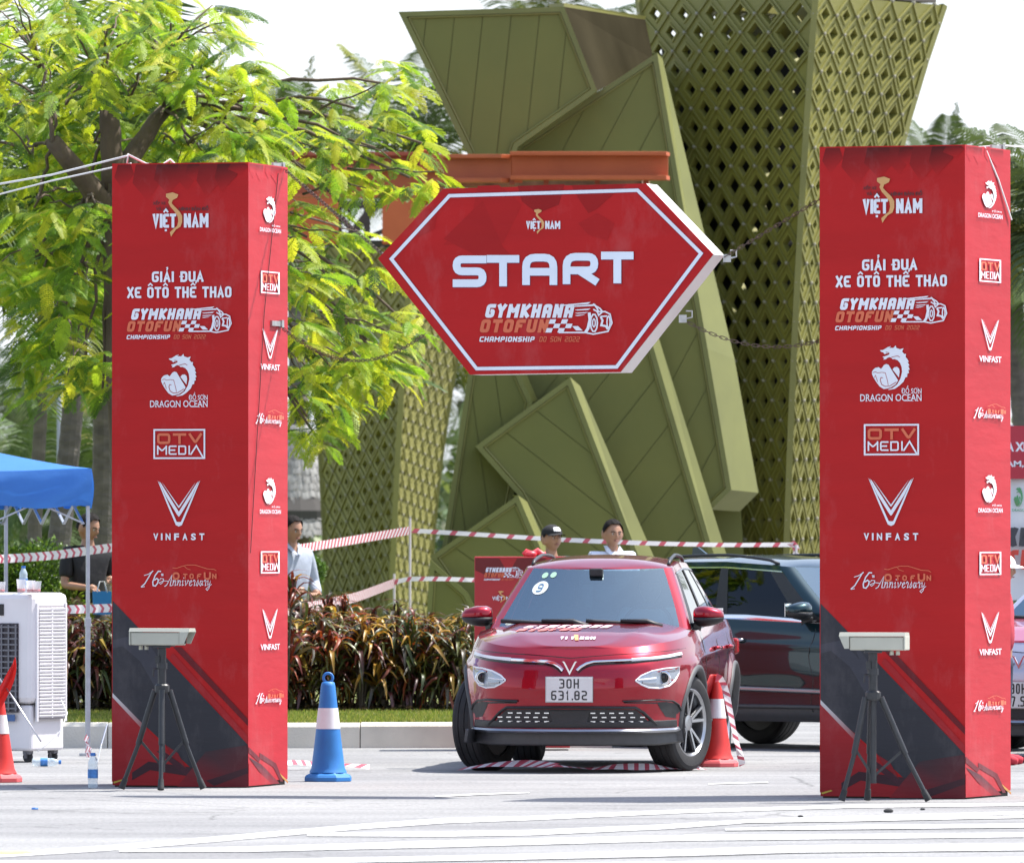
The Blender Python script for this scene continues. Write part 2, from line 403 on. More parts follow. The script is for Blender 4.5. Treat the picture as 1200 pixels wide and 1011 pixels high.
g.grid([[Vector((x, y, 0)) for x in xs] for y in ys])
struct(g.build('road', ROAD))

PAINT = mat('road_paint', (.50, .50, .49), .7, var=.08, scale=9, col2=(.72, .72, .71), bump=.001, bscale=60)
# worn paint: asphalt shows through where the noise is high
def worn(m, thr=.60):
    N = m.node_tree.nodes; L = m.node_tree.links
    p = N['Principled BSDF']; tc = N.new('ShaderNodeTexCoord'); mp = N.new('ShaderNodeMapping'); mp.inputs['Scale'].default_value = (.5, 1.5, 1)
    n = N.new('ShaderNodeTexNoise'); n.inputs['Scale'].default_value = 7; n.inputs['Detail'].default_value = 8; n.inputs['Roughness'].default_value = .7
    r = N.new('ShaderNodeValToRGB'); r.color_ramp.elements[0].position = thr; r.color_ramp.elements[1].position = thr + .06
    r.color_ramp.elements[0].color = (1, 1, 1, 1); r.color_ramp.elements[1].color = (0, 0, 0, 1)
    L.new(tc.outputs['Object'], mp.inputs[0]); L.new(mp.outputs[0], n.inputs['Vector']); L.new(n.outputs['Fac'], r.inputs[0]); L.new(r.outputs[0], p.inputs['Alpha'])
worn(PAINT, .67)
YPAINT = mat('road_paint_yellow', (.75, .55, .18), .7, var=.1)
worn(YPAINT, .5)
def road_pt(px, py, z): 
    Y = YG(py, z); return Vector(((px - CXP) / F * Y, Y, z))
def stripe(cl, wpx, m=PAINT, name='road_stripe', z=.004):
    mb = MB(); P = []
    for (px, py), w in zip(cl, wpx if isinstance(wpx, list) else [wpx] * len(cl)):
        w *= 1.18; P.append([road_pt(px, py - w / 2, z), road_pt(px, py + w / 2, z)])
    Q = []
    for i in range(len(P) - 1):
        for k in range(6):
            t = k / 6; Q.append([P[i][j].lerp(P[i + 1][j], t) for j in (0, 1)])
    Q.append(P[-1]); mb.grid(Q); return struct(mb.build(name, m))
stripe([(-60, 1005), (140, 992), (270, 981), (420, 968), (520, 961), (620, 958), (800, 950), (1000, 944), (1260, 941)], [4, 5, 5, 5, 5, 4, 3.5, 3, 3])
stripe([(360, 977), (520, 976.5), (620, 975), (780, 968), (900, 960), (1260, 950)], [3, 5, 5, 4.5, 3, 3], z=.0045)
stripe([(140, 996), (300, 994), (520, 988), (640, 985), (800, 981), (1000, 979.5), (1260, 977)], [2, 5, 6.5, 6, 5.5, 4.5, 4], z=.005)
stripe([(820, 963), (1000, 960), (1260, 955)], [2, 2.6, 2.5], z=.0055)
stripe([(850, 971), (1000, 968.5), (1260, 966)], [2, 4, 3.6], z=.006)
stripe([(-60, 1010.5), (300, 1009), (600, 1003.5), (800, 998.5), (930, 994), (1260, 991)], [4, 4.5, 5, 6, 7, 6.5], z=.0065)
stripe([(-60, 1020), (600, 1014), (900, 1011), (1010, 1008), (1260, 1006)], [5, 5, 5, 5, 5], z=.0035)
stripe([(-60, 999), (20, 998), (60, 997.5)], [2.5, 3, 1], YPAINT, z=.0075)
# thin scuffs of lighter paint further back
stripe([(510, 932.5), (560, 930), (620, 928)], [1.4, 1.4, 1], z=.0045)
stripe([(830, 918), (870, 916.6), (900, 916)], [1, 1.2, .8], z=.0045)

KERB = mat('kerb_stone', (.60, .56, .47), .85, var=.12, scale=3, bump=.004, bscale=50)
KY, KH = 76.6, .20
kerb = bpy.data.objects.new('kerb', None); COL.objects.link(kerb); kerb['kind'] = 'structure'
def kerb_y(x): return 77.0 + (.10 * (x + 2) if x > -2 else 0) - .02 * x
kx = -8.2; i = 0
while kx < .0:
    ln = .994
    y0, y1 = kerb_y(kx), kerb_y(kx + ln); dz = random.uniform(-.004, .004)
    mb = MB(); fr = [Vector((kx, y0, -.03)), Vector((kx + ln, y1, -.03)), Vector((kx + ln, y1 + .02, KH - .03 + dz)), Vector((kx + ln, y1 + .05, KH + dz)), Vector((kx + ln, y1 + .26, KH + dz))]
    a = [Vector((0, 0, -.03)), Vector((0, .02, KH - .03 + dz)), Vector((0, .05, KH + dz)), Vector((0, .26, KH + dz)), Vector((0, .26, -.03))]
    L_ = [Vector((kx, y0, 0)) + p for p in a]; R_ = [Vector((kx + ln, y1, 0)) + p for p in a]
    mb.prism(L_, R_); mb.build('kerb_stone', KERB, kerb, bevel=.006, fix=True)
    kx += 1.0
# kerb end returns back along the side road
for j in range(9):
    mb = MB(); x0 = -.12 + j * .02 ; y0 = kerb_y(0) + .32 + j * .97
    a = Vector((x0, y0, KH / 2 - .015)); b = Vector((x0 + .245, y0 + .955, KH / 2 - .015))
    mb.bar(a, b, .22, KH + .03); mb.build('kerb_stone', KERB, kerb, bevel=.012, fix=True)

SOIL = mat('lawn_soil', (.12, .15, .035), 1, var=.3, scale=2.5, col2=(.21, .23, .07), bump=.01, bscale=30)
mb = MB(); P = []
for j in range(24):
    y = 77.0 + (j / 23) ** 1.6 * 90; row = []
    for i in range(40):
        t = i / 39; x1 = -.1 + max(0, y - 77.3) * .02; x = -40 + (x1 + 40) * (1 - (1 - t) ** 1.0)
        yy = max(y, kerb_y(x) + .2) if j == 0 else y + max(0, kerb_y(min(x, 1)) - 77) * (1 - j / 23)
        row.append(Vector((x, yy, KH - .02 + .02 * math.sin(x * .7 + y) * min(1, j / 3))))
    P.append(row)
mb.grid(P); struct(mb.build('lawn', SOIL, smooth=True))
# grass blades near the kerb
GRASS = attr_mat('grass_blades', .6, trans=.45, tgain=(1.3, 1.3, .9))
mb = MB(); mb.uc = True
n = 46000
X = rng.uniform(-4.4, -.1, n); Yy = 77.25 + rng.random(n) ** 1.2 * 5.5
V = np.zeros((n, 3, 3)); hh = rng.uniform(.02, .055, n); ang = rng.uniform(0, 6.28, n); w = .008
ky = np.array([kerb_y(x) for x in X]); Yy = np.maximum(Yy, ky + .28)
V[:, 0] = np.stack([X - np.cos(ang) * w, Yy - np.sin(ang) * w, np.full(n, KH - .02)], 1)
V[:, 1] = np.stack([X + np.cos(ang) * w, Yy + np.sin(ang) * w, np.full(n, KH - .02)], 1)
V[:, 2] = np.stack([X + rng.normal(0, .015, n), Yy + rng.normal(0, .015, n), KH - .02 + hh], 1)
cols = np.array([(.15, .21, .03), (.22, .26, .04), (.32, .30, .09), (.12, .17, .03)])[rng.integers(0, 4, n)]
mb.v = [tuple(p) for p in V.reshape(-1, 3)]; mb.f = [(3 * i, 3 * i + 1, 3 * i + 2) for i in range(n)]; mb.mi = [0] * n
mb.c = [tuple(c) for c in np.repeat(cols, 3, 0)]
struct(mb.build('grass', GRASS), 'stuff')
# ------------------------------------------------------------------ printed marks (plane coords = rows and columns of the left pillar's front)
ORG = (.62, .13, .055); DRK = (.06, .012, .015); GRY = (.035, .035, .042); REDV = (.36, .018, .022); GLD = (.62, .33, .12)
def T(pts, cx, cy, s, sx=None): sx = sx or s; return [(cx + p[0] * sx, cy + p[1] * s) for p in pts]
def logo_vietnam(c, x0, y0, x1, y1, lab=WHT, small=True):
    f = lambda u, v: (x0 + (x1 - x0) * u, y0 + (y1 - y0) * v)
    mp = [(.24, .03), (.36, .0), (.46, .05), (.44, .12), (.36, .17), (.34, .24), (.40, .32), (.48, .42), (.53, .52), (.53, .66), (.50, .76), (.42, .82), (.36, .92), (.33, .98), (.31, .88), (.38, .80), (.44, .74), (.46, .64), (.45, .54), (.39, .42), (.32, .32), (.28, .22), (.30, .16), (.24, .10)]
    if small:
        c.text('XẾP XE', *f(0.0, .17), *f(.23, .27), DRK, .02); c.text('VÀ LÁI', *f(.06, .30), *f(.28, .40), DRK, .02)
        c.text('HÌNH BẢN ĐỒ', *f(.47, .29), *f(1.0, .41), DRK, .03)
    a = f(0, .47); b = f(.42, .78); vn_text(c, 'VIET', {2: 'circ dot'}, a[0], a[1], b[0], b[1], lab, .205, .12, .2); a = f(.56, .47); b = f(1.0, .78); vn_text(c, 'NaM', {}, a[0], a[1], b[0], b[1], lab, .205, .12, .2)
    c.poly([f(*p) for p in mp], GLD)
def logo_race(c, x0, y0, x1, y1, wt=WHT):
    f = lambda u, v: (x0 + (x1 - x0) * u, y0 + (y1 - y0) * v)
    def blk(t, u0, v0, u1, v1, col, w, sh=.22, gap=.22):
        a = f(u0, v0); b = f(u1, v1); c.blk(t, a[0], a[1], b[0], b[1], col, weight=w, shear=sh, gap=gap, rad=.18)
    blk('GYMKHANA', .04, .05, .72, .39, wt, .27); blk('OTOFUN', .0, .43, .53, .76, ORG, .27)
    blk('CHAMPIONSHIP', 0, .86, .42, .99, wt, .24, .2); blk('DO SON 2022', .45, .86, .76, .99, ORG, .15, .2)
    s = .045; vh = .11
    for j in range(3):
        for i in range(4):
            if (i + j) % 2 == 0:
                u = .535 + i * s - j * .012; v = .43 + j * vh; c.poly([f(u, v), f(u + s, v), f(u + s - .012, v + vh), f(u - .012, v + vh)], wt)
    c.poly([f(.70, .60), f(.745, .60), f(.78, .71), f(.73, .71)], wt)
    for (a, b, w) in (((.60, .08), (.84, .0), .05), ((.70, .10), (.88, .05), .05), ((.72, .19), (.84, .16), .04), ((.72, .27), (.82, .25), .03), ((.72, .33), (.80, .31), .02)):
        c.poly([f(a[0], a[1]), f(b[0], b[1]), f(b[0] - .02, b[1] + w), f(a[0] + .02, a[1] + .02)], wt)
    w_ = (x1 - x0) * .011
    c.line([f(*p) for p in ((.60, .76), (.80, .76), (.86, .80), (.97, .73), (1.0, .52), (.985, .30), (.95, .24), (.90, .24), (.885, .14), (.86, .04))], w_, wt)
    c.line([f(*p) for p in ((.86, .06), (.91, .16), (.93, .24), (.90, .33), (.89, .24), (.86, .18))], w_, wt)
    c.line([f(.865 + .026 * math.cos(t / 10 * 6.283), .52 + .22 * math.sin(t / 10 * 6.283)) for t in range(10)], w_, wt, True)
    c.line([f(.865 + .011 * math.cos(t / 8 * 6.283), .52 + .10 * math.sin(t / 8 * 6.283)) for t in range(8)], w_ * .8, wt, True)
    c.line([f(*p) for p in ((.83, .26), (.835, .45), (.82, .66), (.80, .76))], w_ * 2, wt)
    c.line([f(*p) for p in ((.915, .36), (.965, .35))], w_, wt); c.line([f(*p) for p in ((.915, .36), (.93, .46), (.92, .58), (.955, .60), (.97, .68))], w_ * 1.4, wt)
    c.line([f(.975 + .012 * math.cos(t / 8 * 6.283), .50 + .15 * math.sin(t / 8 * 6.283)) for t in range(8)], w_ * .9, wt, True)
def logo_dragon(c, x0, y0, x1, y1, wt=WHT, txt=True):
    # traced on a 100..400 x 100..440 field
    f = lambda p: (x0 + (x1 - x0) * (p[0] - 105) / 290, y0 + (y1 - y0) * (p[1] - 98) / 342)
    body = [(168, 135), (190, 133), (206, 124), (226, 111), (252, 104), (236, 117), (268, 118), (286, 99), (291, 118), (318, 128), (345, 121), (334, 146), (350, 165), (364, 165), (360, 187), (374, 204), (384, 224), (376, 228), (390, 253), (380, 257), (392, 285), (381, 286), (386, 311), (374, 314), (372, 340), (358, 344), (345, 376), (312, 408), (280, 430), (240, 438), (224, 436), (262, 424), (296, 398), (322, 352), (334, 300), (330, 262), (318, 232), (300, 212), (278, 203), (262, 204), (254, 194), (240, 188), (226, 192), (212, 204), (192, 207), (200, 196), (186, 186), (214, 178), (236, 168), (238, 158), (214, 160), (204, 166), (192, 152), (176, 146)]
    c.poly([f(p) for p in body], wt)
    c.poly([f(p) for p in [(107, 300), (116, 284), (132, 270), (158, 264), (176, 278), (198, 248), (214, 240), (232, 246), (252, 280), (304, 366), (286, 396), (250, 420), (222, 428), (196, 432), (165, 412), (140, 378), (118, 342), (108, 318)]], wt)
    c.poly([f(p) for p in [(262, 282), (276, 266), (296, 263), (312, 276), (316, 300), (310, 344)]], wt)
    w_ = (x1 - x0) * .014
    c.line([f(p) for p in [(112, 306), (134, 300), (150, 308), (182, 304), (208, 308), (214, 330), (226, 376), (230, 404)]], w_, REDV)
    c.line([f(p) for p in [(126, 346), (134, 326), (142, 350), (150, 378)]], w_, REDV)
    c.line([f(p) for p in [(190, 346), (176, 344), (170, 362), (180, 396), (206, 412), (240, 410), (290, 380)]], w_ * 1.3, REDV)
    c.line([f(p) for p in [(212, 150), (228, 152), (240, 162)]], w_, REDV)
    c.line([f(p) for p in [(252, 190), (276, 184), (300, 178), (318, 190)]], w_, REDV)
def serif(c, txt, x0, y0, x1, y1, col):
    c.text(txt, x0, y0, x1, y1, col, .008)
    n = len(txt); w = (x1 - x0) / n; h = abs(y1 - y0)
    for i, ch in enumerate(txt):
        if ch in 'DRANE': c.quads([[(x0 + w * i + .04 * w, y1 - .07 * h), (x0 + w * i + .42 * w, y1 - .07 * h), (x0 + w * i + .42 * w, y1), (x0 + w * i + .04 * w, y1)]], col)
def logo_otv(c, x0, y0, x1, y1, wt=WHT, k=1.0):
    w_ = (y1 - y0) * .055; hw = w_ / 2
    c.line([(x0 + hw, y0 + hw), (x1 - hw, y0 + hw), (x1 - hw, y1 - hw), (x0 + hw, y1 - hw)], w_, wt, True)
    W_ = x1 - x0; H_ = y1 - y0
    c.blk('OTV', x0 + W_ * .07, y0 + H_ * .14, x1 - W_ * .06, y0 + H_ * .5, ORG, weight=.24 * k, gap=.18, rad=.2)
    qs = stroke_text('MEDI', x0 + W_ * .07, y0 + H_ * .55, x0 + W_ * .72, y0 + H_ * .86, weight=.16 * k, gap=.2, rad=.16)
    c.quads(qs, wt)
    c.line([(x0 + W_ * .72, y0 + H_ * .86), (x0 + W_ * .83, y0 + H_ * .56), (x0 + W_ * .96, y0 + H_ * .95)], H_ * .05, wt)
def logo_v(c, x0, y0, x1, y1, wt=WHT, lines=True):
    cx = (x0 + x1) / 2; W_ = (x1 - x0) / 2; H_ = y1 - y0
    for sg in (-1, 1):
        g = lambda u, v: (cx + sg * u * W_, y0 + v * H_)
        c.poly([g(1.0, 0), g(.86, .10), g(.10, .90), g(0, .905), g(0, 1.0), g(.14, .97), g(.55, .52)][:], wt)
        if lines:
            c.poly([g(.93, .02), g(.84, .06), g(.0, .68), g(0, .79), g(.06, .76), g(.6, .35)], wt)
            c.poly([g(.80, .04), g(.70, .10), g(0, .56), g(0, .60), g(.03, .59)], wt)
def logo_16(c, x0, y0, x1, y1, wt=WHT):
    f = lambda u, v: (x0 + (x1 - x0) * u, y0 + (y1 - y0) * v)
    h = y1 - y0
    def cur(pts, w, col=wt): c.line([f(*p) for p in pts], w * h, col)
    cur([(.0, .92), (.05, .78), (.14, .30), (.16, .24)], .045); cur([(.04, .44), (.10, .38), (.16, .25)], .03); cur([(0, .93), (.05, .90)], .03)
    cur([(.265, .27), (.23, .26), (.185, .45), (.155, .72), (.16, .86), (.19, .88), (.22, .76), (.23, .62), (.21, .56), (.175, .64)], .05)
    c.blk('TH', *f(.265, .36), *f(.295, .46), wt, weight=.25, gap=.2, rad=0)
    # Anniversary, sloping hand lettering
    cur([(.245, .64), (.26, .56), (.30, .58), (.29, .72), (.26, .80), (.24, .74), (.30, .66), (.36, .68)], .025)
    cur([(.31, .90), (.34, .84), (.41, .42), (.40, .62), (.385, .86), (.41, .86)], .032)
    x = .42
    for ch in 'nniversary':
        if ch == 'n': cur([(x, .66), (x + .012, .64), (x + .0, .86)], .028); cur([(x + .004, .76), (x + .032, .64), (x + .042, .68), (x + .03, .86), (x + .05, .82)], .026); x += .062
        elif ch == 'i': cur([(x, .70), (x + .014, .64), (x + .004, .86), (x + .024, .82)], .028); cur([(x + .022, .52), (x + .026, .56)], .03); x += .036
        elif ch == 'v': cur([(x, .66), (x + .012, .66), (x + .01, .86), (x + .036, .74), (x + .044, .64), (x + .056, .68)], .026); x += .058
        elif ch == 'e': cur([(x, .78), (x + .034, .70), (x + .03, .64), (x + .008, .70), (x + .004, .84), (x + .02, .87), (x + .044, .80)], .026); x += .05
        elif ch == 'r': cur([(x, .70), (x + .016, .62), (x + .03, .67), (x + .018, .86), (x + .034, .83)], .028); x += .044
        elif ch == 's': cur([(x, .84), (x + .026, .62), (x + .03, .78), (x + .014, .87), (x + .002, .84)], .026); x += .044
        elif ch == 'a': cur([(x + .04, .67), (x + .016, .66), (x + .002, .82), (x + .014, .87), (x + .036, .74), (x + .042, .66), (x + .034, .84), (x + .052, .82)], .026); x += .058
        elif ch == 'y': cur([(x, .68), (x + .012, .65), (x + .008, .84), (x + .034, .78), (x + .046, .64), (x + .026, .96), (x + .0, 1.06), (x - .016, 1.0), (x + .012, .92), (x + .06, .80)], .024)
    cur([(.42, .12), (.47, .14), (.54, .06), (.62, 0), (.72, .0), (.80, .08), (.88, .16), (.97, .18), (1.0, .24)], .028, ORG)
    cur([(.58, .06), (.61, .15), (.66, .20)], .022, ORG)
    for i, (ch, u) in enumerate(zip('OTOFUN', (.42, .56, .645, .745, .835, .945))):
        big = ch == 'O' and i == 0 or ch == 'U'
        c.blk(ch, *f(u, .30 if big else .36), *f(u + (.095 if big else .058), .62 if big else .58), ORG, weight=.24, rad=.4)
def bg_bands(c, w0, w1, yt, yb, dark, corner=True):
    """dark faceted figures fading out below the top edge"""
    pass

# ------------------------------------------------------------------ banner pillars
VINYL = attr_mat('vinyl_print', .5, spec=.2, noise=.07, nscale=2.2, stretch=(.5, .5, 2.2), bump=.006, scuff=.10)
VINYL_B = mat('vinyl_plain', (.40, .02, .024), .45, var=.1, scale=3)
PW, PD, PH = .95, .93, 4.16
RED_F = (.43, .011, .012); RED_S = (.42, .020, .030)
def pillar(x, y, th, label, bow=0.0):
    t = thing('banner_pillar', label, 'banner pillar', (x, y, 0), th, 'printed pillars of the start gate')
    def panel(name, fn, ncol, nrow, base, rnd):
        P = [[None] * (nrow + 1) for _ in range(ncol + 1)]
        mb = MB(); vs = []; fs = []
        for i in range(ncol + 1):
            for j in range(nrow + 1):
                u = i / ncol; v = j / nrow; e = min(u, 1 - u, 1) * 4
                k = .004 * math.sin(v * 9 + rnd) * min(1, e) + .002 * math.sin(v * 31 + u * 5 + rnd) * min(1, e)
                vs.append(fn(u, v, k))
        fs = [(i * (nrow + 1) + j, (i + 1) * (nrow + 1) + j, (i + 1) * (nrow + 1) + j + 1, i * (nrow + 1) + j + 1) for i in range(ncol) for j in range(nrow)]
        mb.add(vs, fs, 0, base)
        return mb.build(name, VINYL, t, smooth=True)
    hx, hy = PW / 2, PD / 2; z0, z1 = .035, PH
    front = panel('front_panel', lambda u, v, k: Vector((-hx + u * PW, -hy, z0 + v * (z1 - z0))), 1, 1, RED_F, 0)
    side = panel('side_panel', lambda u, v, k: Vector((hx, -hy + u * PD, z0 + v * (z1 - z0))), 1, 1, RED_S, 0)
    mb = MB(); mb.box((0, 0, .02), (PW - .03, PD - .03, .04)); mb.build('base_frame', mat('pillar_base', (.05, .035, .03), .8), t)
    mb = MB(); mb.box((-.002, .002, (z0 + z1) / 2), (PW - .006, PD - .006, z1 - z0 - .004)); mb.build('core', VINYL_B, t)
    # ---- prints. plane coords: columns 125..291, rows 192..922 of the front
    yy = -hy
    fm = lambda px, py: Vector((-hx + (px - 125) / 166 * PW, yy, PH * (922 - py) / 730.5))
    c = Canvas(fm, (0, -1, 0), .001)
    rd = random.Random(3)
    for (a, b, d, k) in ((128, 152, 222, .3), (150, 186, 236, .38), (176, 214, 228, .15), (202, 230, 224, .25), (214, 236, 214, .12), (228, 262, 232, .3), (250, 278, 226, .1), (266, 291, 206, .22)):
        m = (a + b) / 2 + rd.uniform(-5, 5); dk = tuple(q * k + .3 * .012 for q in RED_F)
        c.put([(a + 4, 193), (b - 4, 193), (b, (193 + d) / 2 - 3), (m, d), (a, (193 + d) / 2)], [(0, 1, 2), (0, 2, 4), (4, 2, 3)], [dk, dk, tuple((p + q) / 2 for p, q in zip(dk, RED_F)), RED_F, tuple(.6 * p + .4 * q for p, q in zip(dk, RED_F))]); c.up()
    c.poly([(126, 704), (152, 730), (291, 872), (291, 920), (245, 920), (126, 815)][:], GRY)
    for q in ([(126, 750), (150, 745), (172, 768), (185, 800), (176, 802), (160, 775), (138, 757), (126, 760)], [(160, 740), (185, 775), (196, 812), (190, 812), (176, 780)]): c.poly(q, (.05, .05, .062))
    c.poly([(126, 812), (160, 846), (205, 892), (236, 920), (126, 920)], (.30, .016, .02))
    c.put([(126, 812), (126, 817), (166, 858), (168, 853)], [(0, 1, 2, 3)], [(.6, .6, .6), (.55, .5, .5), (.30, .05, .05), (.2, .05, .05)]); c.up()
    c.poly([(200, 758), (210, 758), (291, 842), (291, 850)], (.13, .012, .016))
    c.poly([(196, 770), (200, 765), (291, 862), (291, 872)], (.34, .016, .02))
    c.poly([(150, 905), (170, 892), (235, 900), (291, 886), (291, 897), (240, 912), (172, 902), (150, 914)], (.05, .02, .026))
    c.poly([(180, 880), (186, 878), (215, 898), (240, 918), (228, 918)], (.06, .02, .028))
    c.put([(240, 880), (291, 872), (291, 921), (205, 921)], [(0, 1, 2, 3)], [(.05, .03, .036), (.07, .022, .028), (.12, .014, .02), (.24, .015, .02)]); c.up()
    c.poly([(127, 916), (138, 913), (140, 914), (128, 918)], (.5, .35, .06))
    c.poly([(190, 872), (198, 884), (216, 900), (206, 882)], (.22, .015, .02))
    c.poly([(240, 914), (291, 898), (291, 905), (250, 920)], (.05, .02, .026))
    c.build('background_print', VINYL, t)
    c = Canvas(fm, (0, -1, 0), .0075)
    logo_vietnam(c, 175, 226, 243, 279); c.build('map_logo', INK, t)
    c = Canvas(fm, (0, -1, 0), .0075)
    vn_text(c, 'GIaI DUa', {2: 'hook', 5: 'bar'}, 174, 318.5, 237, 331, WHT, .215); vn_text(c, 'XE OTO THE THaO', {3: 'circ', 5: 'circ', 9: 'circ hook'}, 144, 336.5, 271, 349.5, WHT, .205); c.build('event_title', INK, t)
    c = Canvas(fm, (0, -1, 0), .0075); logo_race(c, 143, 360, 271, 398); c.build('race_logo', INK, t)
    c = Canvas(fm, (0, -1, 0), .0075); logo_dragon(c, 185, 415, 229, 465); serif(c, 'ĐỒ SƠN', 219, 460, 242, 469, WHT); serif(c, 'DRAGON OCEAN', 172, 469.5, 242, 477.5, WHT); c.build('sponsor_logo', INK, t)
    c = Canvas(fm, (0, -1, 0), .0075); logo_otv(c, 176, 503, 239, 538); c.build('sponsor_logo', INK, t)
    c = Canvas(fm, (0, -1, 0), .0075); logo_v(c, 181, 563, 233, 617); c.text('V', 176, 625, 182, 633, WHT, .04)
    for i, ch in enumerate('INFAST'): c.text(ch, *((185.3, 625, 187.2, 633) if ch == 'I' else (191 + (i - 1) * 10.3, 625, 197 + (i - 1) * 10.3, 633)), WHT, .04)
    c.build('sponsor_logo', INK, t)
    c = Canvas(fm, (0, -1, 0), .0075); logo_16(c, 161, 662, 253, 690); c.build('anniversary_logo', INK, t)
    # ---- side prints: columns 0..43 of the side
    fs_ = lambda px, py: Vector((hx, -hy + px / 43 * PD, PH * (922 - py) / 730.5))
    def side_canvas(): return Canvas(fs_, (1, 0, 0), .0075)
    c = Canvas(fs_, (1, 0, 0), .001)
    for (a, b, d, k) in ((1, 9, 210, .5), (8, 16, 212, .4), (18, 25, 208, .7), (24, 36, 213, .45)):
        m = (a + b) / 2; dk = tuple(q * k for q in RED_S)
        c.put([(a, 193), (b, 193), (b, (193 + d) / 2), (m, d), (a, (193 + d) / 2)], [(0, 1, 2), (0, 2, 4), (4, 2, 3)], [dk, dk, RED_S, RED_S, RED_S]); c.up()
    c.poly([(0, 874), (12, 888), (12, 882), (30, 896), (38, 918), (35, 918), (27, 900), (13, 889), (11, 893), (0, 881)], (.14, .02, .028))
    c.put([(0, 886), (14, 896), (34, 920), (22, 920)], [(0, 1, 2, 3)], [(.06, .03, .04), (.10, .02, .03), (.2, .02, .03), (.3, .02, .03)]); c.up()
    c.poly([(0, 893), (18, 912), (25, 920), (0, 920)], (.38, .02, .03))
    c.put([(34, 908), (43, 918), (43, 921), (37, 914)], [(0, 1, 2, 3)], [(.5, .35, .08), (.5, .3, .08), (.4, .1, .06), (.5, .3, .08)])
    c.build('background_print', VINYL, t)
    for (kind, y_) in (('d', 246), ('o', 330), ('v', 408), ('a', 490), ('d', 577), ('o', 659), ('v', 737), ('a', 818)):
        c = side_canvas(); X = lambda u: u
        if kind == 'd': logo_dragon(c, 15, y_ - 18, 29, y_ + 14, (.8, .8, .82)); c.text('ĐỒ SƠN', 24, y_ + 15, 33, y_ + 18, WHT, .02); c.text('DRAGON OCEAN', 11, y_ + 20, 34, y_ + 25, WHT, .02)
        if kind == 'o': logo_otv(c, 12.5, y_ - 13, 33, y_ + 13, k=.62)
        if kind == 'v': logo_v(c, 14, y_ - 24, 31, y_ + 12); c.text('VINFAST', 12, y_ + 18, 33, y_ + 25, WHT, .02)
        if kind == 'a': logo_16(c, 7, y_ - 10, 36, y_ + 8)
        c.build('sponsor_logo', INK, t)
    for k in (0, 1, 2, 3): pass
    return t
L_TH, R_TH = R(-14), R(-19)
def place_corner(px, py, th, sx=1.0):                          # base centre so that the near right corner stands at (px,py)
    Y = YG(py); c = Vector(((px - CXP) / F * Y, Y, 0))
    off = Matrix.Rotation(th, 3, 'Z') @ Vector((PW * sx / 2, -PD / 2, 0)); return c - off
L_TH, R_TH = R(-15), R(-21)
pl = place_corner(291, 922.5, L_TH); pr = place_corner(1131, 936, R_TH, 1.03)
pillar_l = pillar(pl.x, pl.y, L_TH, 'red printed gate pillar with blue tent beside it, sign chained to its lit side')
pillar_r = pillar(pr.x, pr.y, R_TH, 'red printed gate pillar standing in front of the dark SUV and palm leaves')
pillar_r.matrix_basis = pillar_r.matrix_basis @ Matrix.Diagonal((1.03, 1, 1, 1))
# ------------------------------------------------------------------ START sign
S_TH = R(-16); SY = 62.9
sc_ = W(640, 327, SY); sign = thing('start_sign', 'hexagonal red START sign with white sides hanging on chains between the two gate pillars', 'sign', (sc_.x, sc_.y, sc_.z), S_TH)
SN = Vector((math.sin(S_TH), -math.cos(S_TH), 0)); SX = Vector((math.cos(S_TH), math.sin(S_TH), 0))
def on_plane(px, py, P0, N):
    d = Vector(((px - CXP) / F, 1, -(py - HZ) / F)); o = Vector((0, 0, EYE)); k = (P0 - o).dot(N) / d.dot(N); return o + d * k
sf = lambda px, py: on_plane(px, py, sc_, SN)
HEX = [(443, 303), (520, 221), (757, 215), (836, 298), (727, 436), (551, 439)]
SIGN_WHITE = mat('sign_board_white', (.78, .78, .77), .5, var=.04, scale=2, bump=.002, bscale=6)
TH = .27
def hexring(mb, s0, s1, d0, d1, cen=(640, 327)):
    sc2 = lambda p, s: (cen[0] + (p[0] - cen[0]) * s, cen[1] + (p[1] - cen[1]) * s)
    A = [sf(*p) for p in HEX]
    for i in range(6):
        j = (i + 1) % 6
        mb.add([A[i] - SN * d0, A[j] - SN * d0, A[j] - SN * d1, A[i] - SN * d1], [(0, 1, 2, 3)])
# sides: one board per edge, each with a small step at the front
for i in range(6):
    j = (i + 1) % 6; a, b = sf(*HEX[i]), sf(*HEX[j]); e = (b - a).normalized(); nn = e.cross(SN).normalized()
    if nn.dot((a + b) / 2 - sc_) > 0: nn = -nn
    mb = MB(); t_ = .012
    mb.prism([a, b, b + nn * t_ - e * .008, a + nn * t_ + e * .008], [p - SN * TH for p in (a, b, b + nn * t_ - e * .008, a + nn * t_ + e * .008)])
    mb.build('side_board', SIGN_WHITE, sign, world=True, fix=True)
mb = MB(); mb.prism([sf(*p) + SN * .004 for p in HEX], [sf(*p) - SN * .012 for p in HEX], col=RED_F)
mb.build('front_panel', VINYL, sign, world=True, fix=True)
mb = MB(); mb.prism([sf(*p) - SN * TH for p in HEX], [sf(*p) - SN * (TH + .01) for p in HEX]); mb.build('back_panel', SIGN_WHITE, sign, world=True, fix=True)
def scanvas(b=.005): return Canvas(sf, SN, b)
c = scanvas(.0055)
for q, k in (([(560, 218), (585, 217), (612, 240), (590, 285), (520, 287), (555, 245)], .88), ([(566, 235), (590, 290), (600, 300), (560, 300), (520, 280)], .8), ([(607, 218), (662, 216), (655, 240), (630, 250), (612, 236)], .62), ([(670, 217), (735, 216), (722, 225), (700, 245), (690, 250), (678, 232)], .7), ([(700, 250), (720, 262), (712, 282), (690, 275), (678, 262)], .86), ([(500, 246), (514, 240), (510, 268), (490, 278)], .85)):
    c.poly(q, tuple(k * v for v in RED_F))
c.build('background_print', VINYL, sign, world=True)
c = scanvas(.0085)
